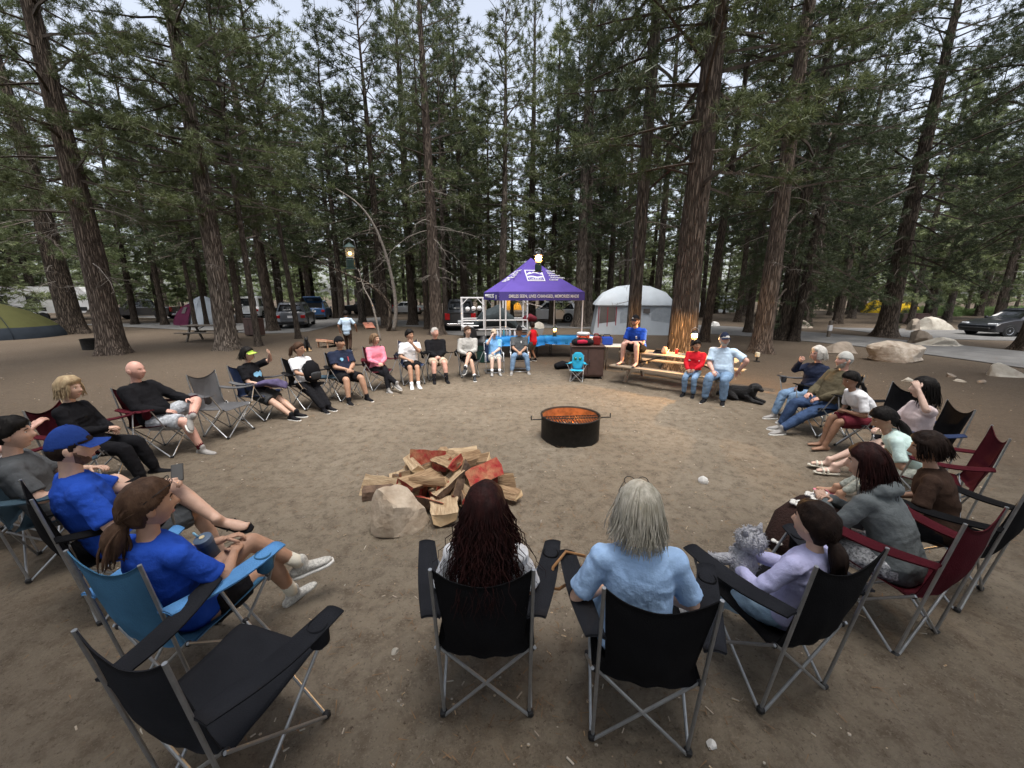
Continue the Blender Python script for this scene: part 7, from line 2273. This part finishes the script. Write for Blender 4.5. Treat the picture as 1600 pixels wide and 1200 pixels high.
car('grey SUV seen from behind beside the dark leaning pine', (-15.6, 28.2), (-.34, .94), paint('grey', (.10, .105, .115)), L_=4.8)
car('blue SUV with its rear hatch open beyond the grey one', (-18.6, 37.5), (-.30, .95), paint('blue', (.02, .075, .19)), hatch_open=True, L_=4.6)
car('white SUV parked side-on behind the purple canopy', (3.2, 33.2), (-1, .06), paint('white', (.72, .72, .72)), L_=4.8)
car('silver sedan far off between the pines behind the walker', (-12.9, 47), (-1, .2), paint('silver', (.42, .43, .45)), 'sedan', H=1.46)
car('black pickup far off behind the dark pine', (-17.0, 46), (-1, .15), paint('black', (.015, .015, .017)), 'pickup', L_=5.6, W=1.95, H=1.85)
car('dark grey pickup parked left of the white utility trailer', (-3.55, 27.0), (-.12, .99), paint('dark_grey', (.05, .052, .056)), 'pickup', L_=5.7, W=2.0, H=1.95)
car('black sedan parked at the right edge across the road', (28.2, 21.6), (-1, .02), paint('black2', (.012, .013, .018)), 'sedan', L_=4.7, W=1.84, H=1.5)
car('dark pickup far left beyond the bin', (-35.0, 37), (-.95, -.2), paint('black3', (.02, .02, .022)), 'pickup', L_=5.6, W=1.95, H=1.85)
car('white van far left of the grey SUV', (-25.6, 39.5), (-.2, 1), paint('white2', (.68, .69, .70)), L_=5.0, W=2.0, H=2.1)

# travel trailer
M_rv = mat('rv_white', (.70, .70, .70), .4, .05, 3)
q = G(66, 502)
o = empty('travel_trailer', (q.x - 1.5, q.y + 2.0, 0), .35, 'white travel trailer with black stripe and dark windows behind the green tent', 'trailer')
mb = MB(); mb.prism([(-3.6, .65), (-3.6, 2.6), (-3.3, 2.95), (3.0, 2.95), (3.55, 2.3), (3.6, 1.2), (3.1, .65)], 2.4); mb.build('trailer_body', M_rv, o)
mb = MB(); mb.box((0, -1.206, 1.0), (6.6, .012, .34)); mb.build('stripe', M_blackp, o)
for x, w in ((-2.4, 1.1), (-.2, .9), (1.9, 1.3)):
    mb = MB(); mb.box((x, -1.206, 1.85), (w, .014, .62)); f_ = mb.build('window', M_blackp, o); mb = MB(); mb.box((x, -1.216, 1.85), (w * .92, .008, .54)); mb.build('pane', M_cglass, f_)
mb = MB(); mb.box((.85, -1.207, 1.55), (.66, .016, 1.75)); d_ = mb.build('door', M_pw, o); mb = MB(); mb.box((1.1, -1.22, 1.5), (.05, .02, .12)); mb.build('door_handle', M_blackp, d_)
for x in (-.7, .2):
    mb = MB(); mb.lathe([(.02, -.1), (.36, -.1), (.36, .1), (.2, .11), (.02, .1)], (x, -1.14, .36), 22, axis=(0, -1, 0)); mb.build('wheel', M_tyre, o)
mb = MB(); mb.prism([(3.55, .55), (4.7, .5), (4.7, .62), (3.55, .75)], .12); mb.build('hitch', M_blackp, o)
mb = MB(); mb.box((-3.0, -1.21, .5), (.36, .02, .46)); mb.build('white_sign', M_white, o)

# utility trailer, white tube frame with bikes and covers
ut = empty('utility_trailer', (-.95, 20.4, 0), .10, 'white tube-framed utility trailer loaded with gear behind the tables', 'trailer')
W2, D2 = 3.3, 1.7
posts = [(x, y) for y in (-D2 / 2, D2 / 2) for x in (-W2 / 2, -W2 / 6, W2 / 6, W2 / 2)]
for x, y in posts:
    mb = MB(); mb.bbox((x, y, 1.30), (.07, .07, 1.62), .006); mb.build('post', M_white, ut)
for z in (.52, .98, 2.08):
    for y in (-D2 / 2, D2 / 2): mb = MB(); mb.bbox((0, y - .002, z), (W2 + .08, .06, .06), .006); mb.build('rail', M_white, ut)
    for x in (-W2 / 2, W2 / 2): mb = MB(); mb.bbox((x + .002, 0, z + .003), (.06, D2, .06), .006); mb.build('cross_rail', M_white, ut)
for i in range(9): mb = MB(); mb.bbox((-W2 / 2 - .02, -D2 / 2 + .09 + i * .19, .75), (.025, .025, .46), .003); mb.build('baluster', M_white, ut)
for x, s_ in ((-W2 / 2, 1), (-W2 / 6, -1), (W2 / 2, -1)):
    mb = MB(); mb.tube([(x, -D2 / 2 - .045, 1.72), (x + s_ * .32, -D2 / 2 - .045, 2.06)], .022, 6); mb.build('corner_brace', M_white, ut)
mb = MB(); mb.box((0, 0, .46), (W2, D2, .05)); mb.build('deck', M_char_m, ut)
for sg in (-1, 1):
    mb = MB(); mb.lathe([(.02, -.1), (.33, -.1), (.33, .1), (.2, .11), (.02, .1)], (-1.25, sg * (D2 / 2 + .16), .33), 22, axis=(0, sg, 0)); mb.build('wheel', M_tyre, ut)
    mb = MB(); mb.bbox((-1.25, sg * (D2 / 2 + .16), .72), (.86, .26, .03), .01); mb.build('fender', M_white, ut)
mb = MB(); lump(mb, [(-1.0, 0, .62), (-.5, 0, .95), (.2, 0, 1.15), (.8, 0, .85), (1.1, 0, .6)], [.3, .55, .6, .5, .3], [.15, .4, .55, .35, .15], (0, 1, 0), 16); V = np.concatenate(mb.v); mb.v = [V + .06 * np.stack([vnoise(V * 4, 1), vnoise(V * 4, 2), vnoise(V * 4, 3)], 1)]
mb.build('tarp', cloth('tarp', (.045, .055, .06), .3, 3), ut, 30)
for i, x in enumerate((-1.35, -1.05, -.75)):
    mb = MB(); mb.ball((x, -.4, 1.52 + .02 * i), (.12, .12, .12), 14, 10); mb.build('white_float', M_white, ut, True)
o = empty('red_bag', (.92, 19.9, 1.02), 0, 'maroon stuffed bag on the utility trailer rail', 'bag'); mb = MB(); lump(mb, [(-.25, 0, 0), (0, 0, .08), (.25, 0, .0)], [.2, .26, .18], [.16, .2, .14], (0, 1, 0)); mb.build('bag_body', C_maroon, o, True)
o = empty('storage_tote', (.35, 19.1, 0), .1, 'brown storage tote on the ground before the trailer', 'tote'); mb = MB(); mb.bbox((0, 0, .22), (.7, .5, .44), .03); mb.build('tote_body', mat('tote_brown', (.20, .11, .08), .6), o); mb = MB(); mb.bbox((0, 0, .45), (.74, .54, .05), .015); mb.build('lid', M_blackp, o)
o = empty('trash_can', (-.95, 12.9, 0), 0, 'dark green trash can with black bag behind the person in sky blue', 'trash can')
mb = MB(); mb.lathe([(.22, 0), (.24, .02), (.28, .66), (.30, .68)], n=22); mb.build('can_body', mat('can_green', (.015, .05, .04), .5), o, 40)
mb = MB(); lump(mb, [(0, 0, .62), (0, 0, .72), (0, 0, .80)], [.30, .27, .12], [.30, .27, .12]); V = np.concatenate(mb.v); mb.v = [V + .02 * np.stack([vnoise(V * 12, 1), vnoise(V * 12, 2), vnoise(V * 12, 3)], 1)]; mb.build('bag_liner', M_blackp, o, True)

# ------------------------------------------------------------------ tents
def dome_rings(a, b, h_, n=32, k=9, pw=2.6, z0=0.0, z1=1.0, e=.72):
    R = []
    t = np.linspace(0, 2 * PI, n, endpoint=False)
    for s_ in np.linspace(z0, z1, k):
        c = max(.03, (1 - s_ ** 1.7)) ** e
        R.append(np.stack([a * c * np.sign(np.cos(t)) * np.abs(np.cos(t)) ** (2 / pw), b * c * np.sign(np.sin(t)) * np.abs(np.sin(t)) ** (2 / pw), np.full(n, h_ * s_)], 1))
    return R


M_tgreen = cloth('tent_olive', (0.055, 0.056, 0.022), .12, 2, .1, 40)
M_tgreen2 = cloth('tent_olive_light', (0.085, 0.085, 0.04), .12, 2, .1, 40)
M_tdark = cloth('tent_slate', (0.020, 0.025, 0.032), .12, 2, .1, 40)
M_twhite = cloth('tent_white', (0.42, 0.46, 0.50), .06, 2, .1, 40)
M_tmar = cloth('tent_maroon', (0.10, 0.022, 0.05), .12, 2, .1, 40)
M_tyel = cloth('tent_yellow', (0.62, 0.42, 0.03), .08, 2, .1, 40)
M_mesh = cloth('tent_mesh', (0.13, 0.12, 0.115), .1, 2, .1, 90)


def dome_tent(label, loc, rz, a, b, h_, lower, upper, pole, group='camping tents'):
    o = empty('dome_tent', (loc[0], loc[1], 0), rz, label, 'tent', group)
    mb = MB(); mb.rings(dome_rings(a, b, h_, k=4, z0=0, z1=.30), cap0=False, cap1=False); mb.build('lower_panel', lower, o, True)
    mb = MB(); mb.rings(dome_rings(a, b, h_, k=8, z0=.30, z1=1.0), cap0=False); mb.build('fly', upper, o, True)
    for s_ in (-1, 1):
        P = []
        for t in np.linspace(-1, 1, 21):
            sz = 1 - abs(t) ** 2.0; c = max(.0, (1 - max(0, sz) ** 1.7)) ** .72
            P.append((math.copysign(a * c * .80, t), s_ * math.copysign(b * c * .80, t), h_ * max(0, sz) + .02))
        mb = MB(); mb.tube(P, .014, 6); mb.build('pole', pole, o, True)
    mb = MB(); P = np.array([[(x * a * .34, -b * (max(.03, 1 - s_ ** 1.7)) ** .72 - .012, h_ * s_) for x in np.linspace(-1, 1, 7) * (1 - .5 * (s_ / .62) ** 3)] for s_ in np.linspace(.05, .62, 8)]); mb.sheet(P, .01); mb.build('door', lower if lower is not M_tdark else M_tgreen2, o, True)
    return o


q = G(0, 528); dome_tent('large olive green dome tent with dark lower wall at left edge', (q.x - .6, q.y), .3, 2.8, 2.2, 1.95, M_tdark, M_tgreen, M_tdark)
q = G(304, 509); o = dome_tent('white and maroon dome tent behind the far picnic table', (q.x, q.y + 1.2), -.55, 1.95, 1.6, 2.15, M_twhite, M_twhite, M_twhite)
mb = MB(); P = np.array([[(x, -1.6 * (max(.03, 1 - (z / 2.15) ** 1.7)) ** .72 - .03, z) for x in np.linspace(-1, 1, 15) * 1.35 * math.sqrt(max(.0, 1 - (z / 1.62) ** 2.2))] for z in np.linspace(.02, 1.615, 12)]); mb.sheet(P, .012); mb.build('maroon_front', M_tmar, o, True)
mb = MB(); mb.box((.05, -1.27, 1.12), (.55, .03, .5), (rad(-27), 0, 0)); mb.build('front_window', M_mesh, o)


def cabin_tent(label, loc, rz, w, d, eave, ridge, m, group='camping tents'):
    o = empty('cabin_tent', (loc[0], loc[1], 0), rz, label, 'tent', group)
    sec = [np.array([(-w * a, -d * b, z), (0, -d * b * 1.02, z), (w * a, -d * b, z), (w * a * 1.02, 0, z), (w * a, d * b, z), (0, d * b * 1.02, z), (-w * a, d * b, z), (-w * a * 1.02, 0, z)]) / np.array([2, 2, 1]) for a, b, z in ((1.06, 1.06, 0), (1.0, 1.0, eave * .5), (.95, .95, eave))]
    mb = MB(); mb.rings(sec, cap1=False); mb.build('wall', m, o, 40)
    rf = [np.array([(-w * a, -d * b, z), (0, -d * b * 1.04, z + .08 * (z > eave)), (w * a, -d * b, z), (w * a, 0, z), (w * a, d * b, z), (0, d * b * 1.04, z), (-w * a, d * b, z), (-w * a, 0, z)]) / np.array([2, 2, 1]) for a, b, z in ((1.03, 1.03, eave - .10), (1.0, 1.0, eave + .02), (.78, .70, eave + (ridge - eave) * .62), (.42, .3, ridge - .03), (.1, .06, ridge))]
    mb = MB(); mb.rings(rf, cap0=False); mb.build('roof', m, o, 40)
    return o


q = G(996, 523); o = cabin_tent('white and grey cabin tent with mesh door behind the speaking man', (q.x, q.y + 1.5), -.15, 4.3, 3.0, 1.75, 2.75, M_twhite)
mb = MB(); mb.prism([(-.48, .08), (.48, .08), (.42, 1.55), (-.40, 1.55)], .02, (-1.52, -1.52, 0)); dw = mb.build('mesh_door', M_mesh, o)
for x in (-2.02, -1.52, -1.04): mb = MB(); mb.box((x * .995, -1.545, .82), (.05, .016, 1.5)); mb.build('door_trim', cloth('tent_trim', (.28, .06, .07)), dw)
mb = MB(); mb.prism([(-.55, .08), (.55, .08), (.55, 1.2), (.35, 1.5), (-.35, 1.5), (-.55, 1.2)], .02, (-.25, -1.535, 0)); mb.build('front_door', cloth('tent_grey', (.33, .365, .40)), o)
mb = MB(); mb.prism([(-.55, .08), (.55, .08), (.55, 1.2), (.35, 1.5), (-.35, 1.5), (-.55, 1.2)], .02, (1.45, -1.515, 0)); mb.build('side_panel', cloth('tent_grey', (.33, .365, .40)), o)
mb = MB(); mb.box((.62, -1.535, 1.35), (.35, .02, .25)); mb.build('window', M_mesh, o)
q = G(1105, 489); dome_tent('far white tent left of the young firs', (q.x - 1, q.y + 3), .2, 2.0, 1.8, 1.9, M_twhite, M_twhite, M_tdark)
q = G(1143, 489); o = cabin_tent('far white tent with dark window beyond the road', (q.x, q.y + 3), .1, 3.4, 2.4, 1.3, 2.2, M_twhite); mb = MB(); mb.box((.2, -1.24, .85), (1.0, .03, .6)); mb.build('window', M_mesh, o)
q = G(1400, 490); dome_tent('left of two far yellow dome tents', (q.x, q.y + 3), .4, 1.5, 1.4, 1.6, M_tyel, M_tyel, M_tdark)
q = G(1419, 490); dome_tent('right of two far yellow dome tents', (q.x + .6, q.y + 1), .1, 1.4, 1.3, 1.4, M_tyel, M_tyel, M_tdark)
q = G(800, 484); o = dome_tent('far orange tent glimpsed under the canopy', (q.x, q.y), .1, 1.5, 1.3, 2.0, cloth('tent_orange', (.62, .28, .03)), cloth('tent_orange', (.62, .28, .03)), M_tdark)

# ------------------------------------------------------------------ small camp furniture
q = G(136, 547); o = empty('fire_bin', (q.x, q.y + .3, 0), 0, 'black round fire bin beside the thick reddish grey pine', 'fire pit')
mb = MB(); mb.lathe([(.36, 0), (.38, .42), (.395, .44), (.36, .44), (.34, .05)], n=24, cap1=False); mb.build('bin_wall', M_iron, o, 40); mb = MB(); mb.lathe([(.345, .06), (.05, .07)], n=20); mb.build('ash_bed', M_ash, o)
M_board = mat('cornhole_top', (0.62, 0.20, 0.12), .6, vs=3, col2=(0.70, 0.33, 0.24)); M_bwood = mat('cornhole_wood', (.50, .30, .19), .7, .1, 6)
def cornhole(label, loc, rz):
    o = empty('cornhole_board', (loc[0], loc[1], 0), rz, label, 'game board', 'cornhole boards'); s_ = rad(14)
    mb = MB(); mb.bbox((0, 0, .215), (.61, 1.2, .02), .004, (s_, 0, 0)); mb.build('deck', M_board, o)
    for x in (-.30, .30): mb = MB(); mb.bbox((x, 0, .165), (.035, 1.2, .085), .004, (s_, 0, 0)); mb.build('side_rail', M_bwood, o)
    mb = MB(); mb.bbox((0, .585, .30), (.565, .035, .085), .004, (s_, 0, 0)); mb.build('end_rail', M_bwood, o)
    for x in (-.26, .26): mb = MB(); mb.bbox((x, .52, .145), (.035, .07, .29), .004); mb.build('leg', M_bwood, o)
    mb = MB(); mb.lathe([(.076, .0), (.076, .004)], (0, .36, .321), 20, axis=(0, -.24, .97)); mb.build('hole', M_blackp, o)
    return o
q = G(577, 513); cornhole('cornhole board with salmon top facing the viewer', (q.x, q.y), .5)
q = G(520, 541); cornhole('cornhole board seen from its raised wooden back', (q.x, q.y), PI * .88)
q = G(1294, 527); o = empty('marker_post', (q.x, q.y, 0), 0, 'short dark post with white band beside the road', 'post')
mb = MB(); mb.bbox((0, 0, .45), (.16, .12, .9), .02); mb.build('post', M_plank_d, o); mb = MB(); mb.bbox((0, -.005, .50), (.18, .14, .30), .01); mb.build('white_band', M_white, o)
q = G(890, 503); o = empty('marker_post', (q.x, q.y, 0), 0, 'short dark wooden post beside the white SUV', 'post'); mb = MB(); mb.bbox((0, 0, .6), (.2, .2, 1.2), .02); mb.build('post', M_plank_d, o); mb = MB(); mb.bbox((0, 0, 1.22), (.22, .22, .05), .01); mb.build('post_cap', M_plank_d, o)

# ------------------------------------------------------------------ bent saplings
def sapling(label, pts, r0, twigs=18, seed=0):
    P = np.array(pts, float)
    t = np.linspace(0, 1, len(P)); tt = np.linspace(0, 1, 26)
    Q = np.stack([np.interp(tt, t, P[:, c]) for c in range(3)], 1)
    for _ in range(4): Q[1:-1] = (Q[:-2] + 2 * Q[1:-1] + Q[2:]) / 4
    base = Q[0].copy(); o = empty('bent_sapling', (base[0], base[1], 0), 0, label, 'tree', 'bent grey saplings')
    Q = Q - np.array([base[0], base[1], 0])
    mb = MB(); mb.tube(Q, r0 * (1 - .82 * tt), 10); mb.build('trunk', M_deadwood if seed != 2 else M_bark_dark, o, True)
    R = np.random.default_rng(seed); mb = MB()
    for i in range(twigs):
        k = R.integers(8, 25); d = unit(R.normal(0, 1, 3) + np.array([0, 0, .2])); l = R.uniform(.3, 1.1)
        mb.tube([Q[k], Q[k] + d * l * .5 + R.normal(0, .05, 3), Q[k] + d * l + np.array([0, 0, -.15 * l])], [.014, .009, .003], 4)
    tag(mb.build('twigs', M_deadwood, o), kind='stuff')
    return o


def sp(seq, d0): return [tuple(at_depth(px, py, d0 + dd)) for px, py, dd in seq]


b0 = G(615, 517)
sapling('grey sapling arching left in a long bow above the walker', [(b0.x, b0.y, 0)] + sp([(620, 490, 0), (616, 450, 0), (605, 400, 0), (583, 345, -.3), (555, 312, -.6), (520, 292, -1)], b0.y), .14, seed=1)
sapling('dark crooked sapling leaning far left over the cars', [(b0.x - .3, b0.y - .1, 0)] + sp([(612, 485, 0), (600, 462, 0), (575, 442, -.3), (545, 430, -.6), (510, 415, -1), (480, 398, -1.4)], b0.y), .13, seed=2)
b1 = G(594, 532)
sapling('thin bare stick tree left of the bent saplings', [(b1.x, b1.y, 0)] + sp([(588, 500, 0), (580, 470, 0), (568, 450, 0), (560, 420, 0)], b1.y), .06, 8, seed=3)
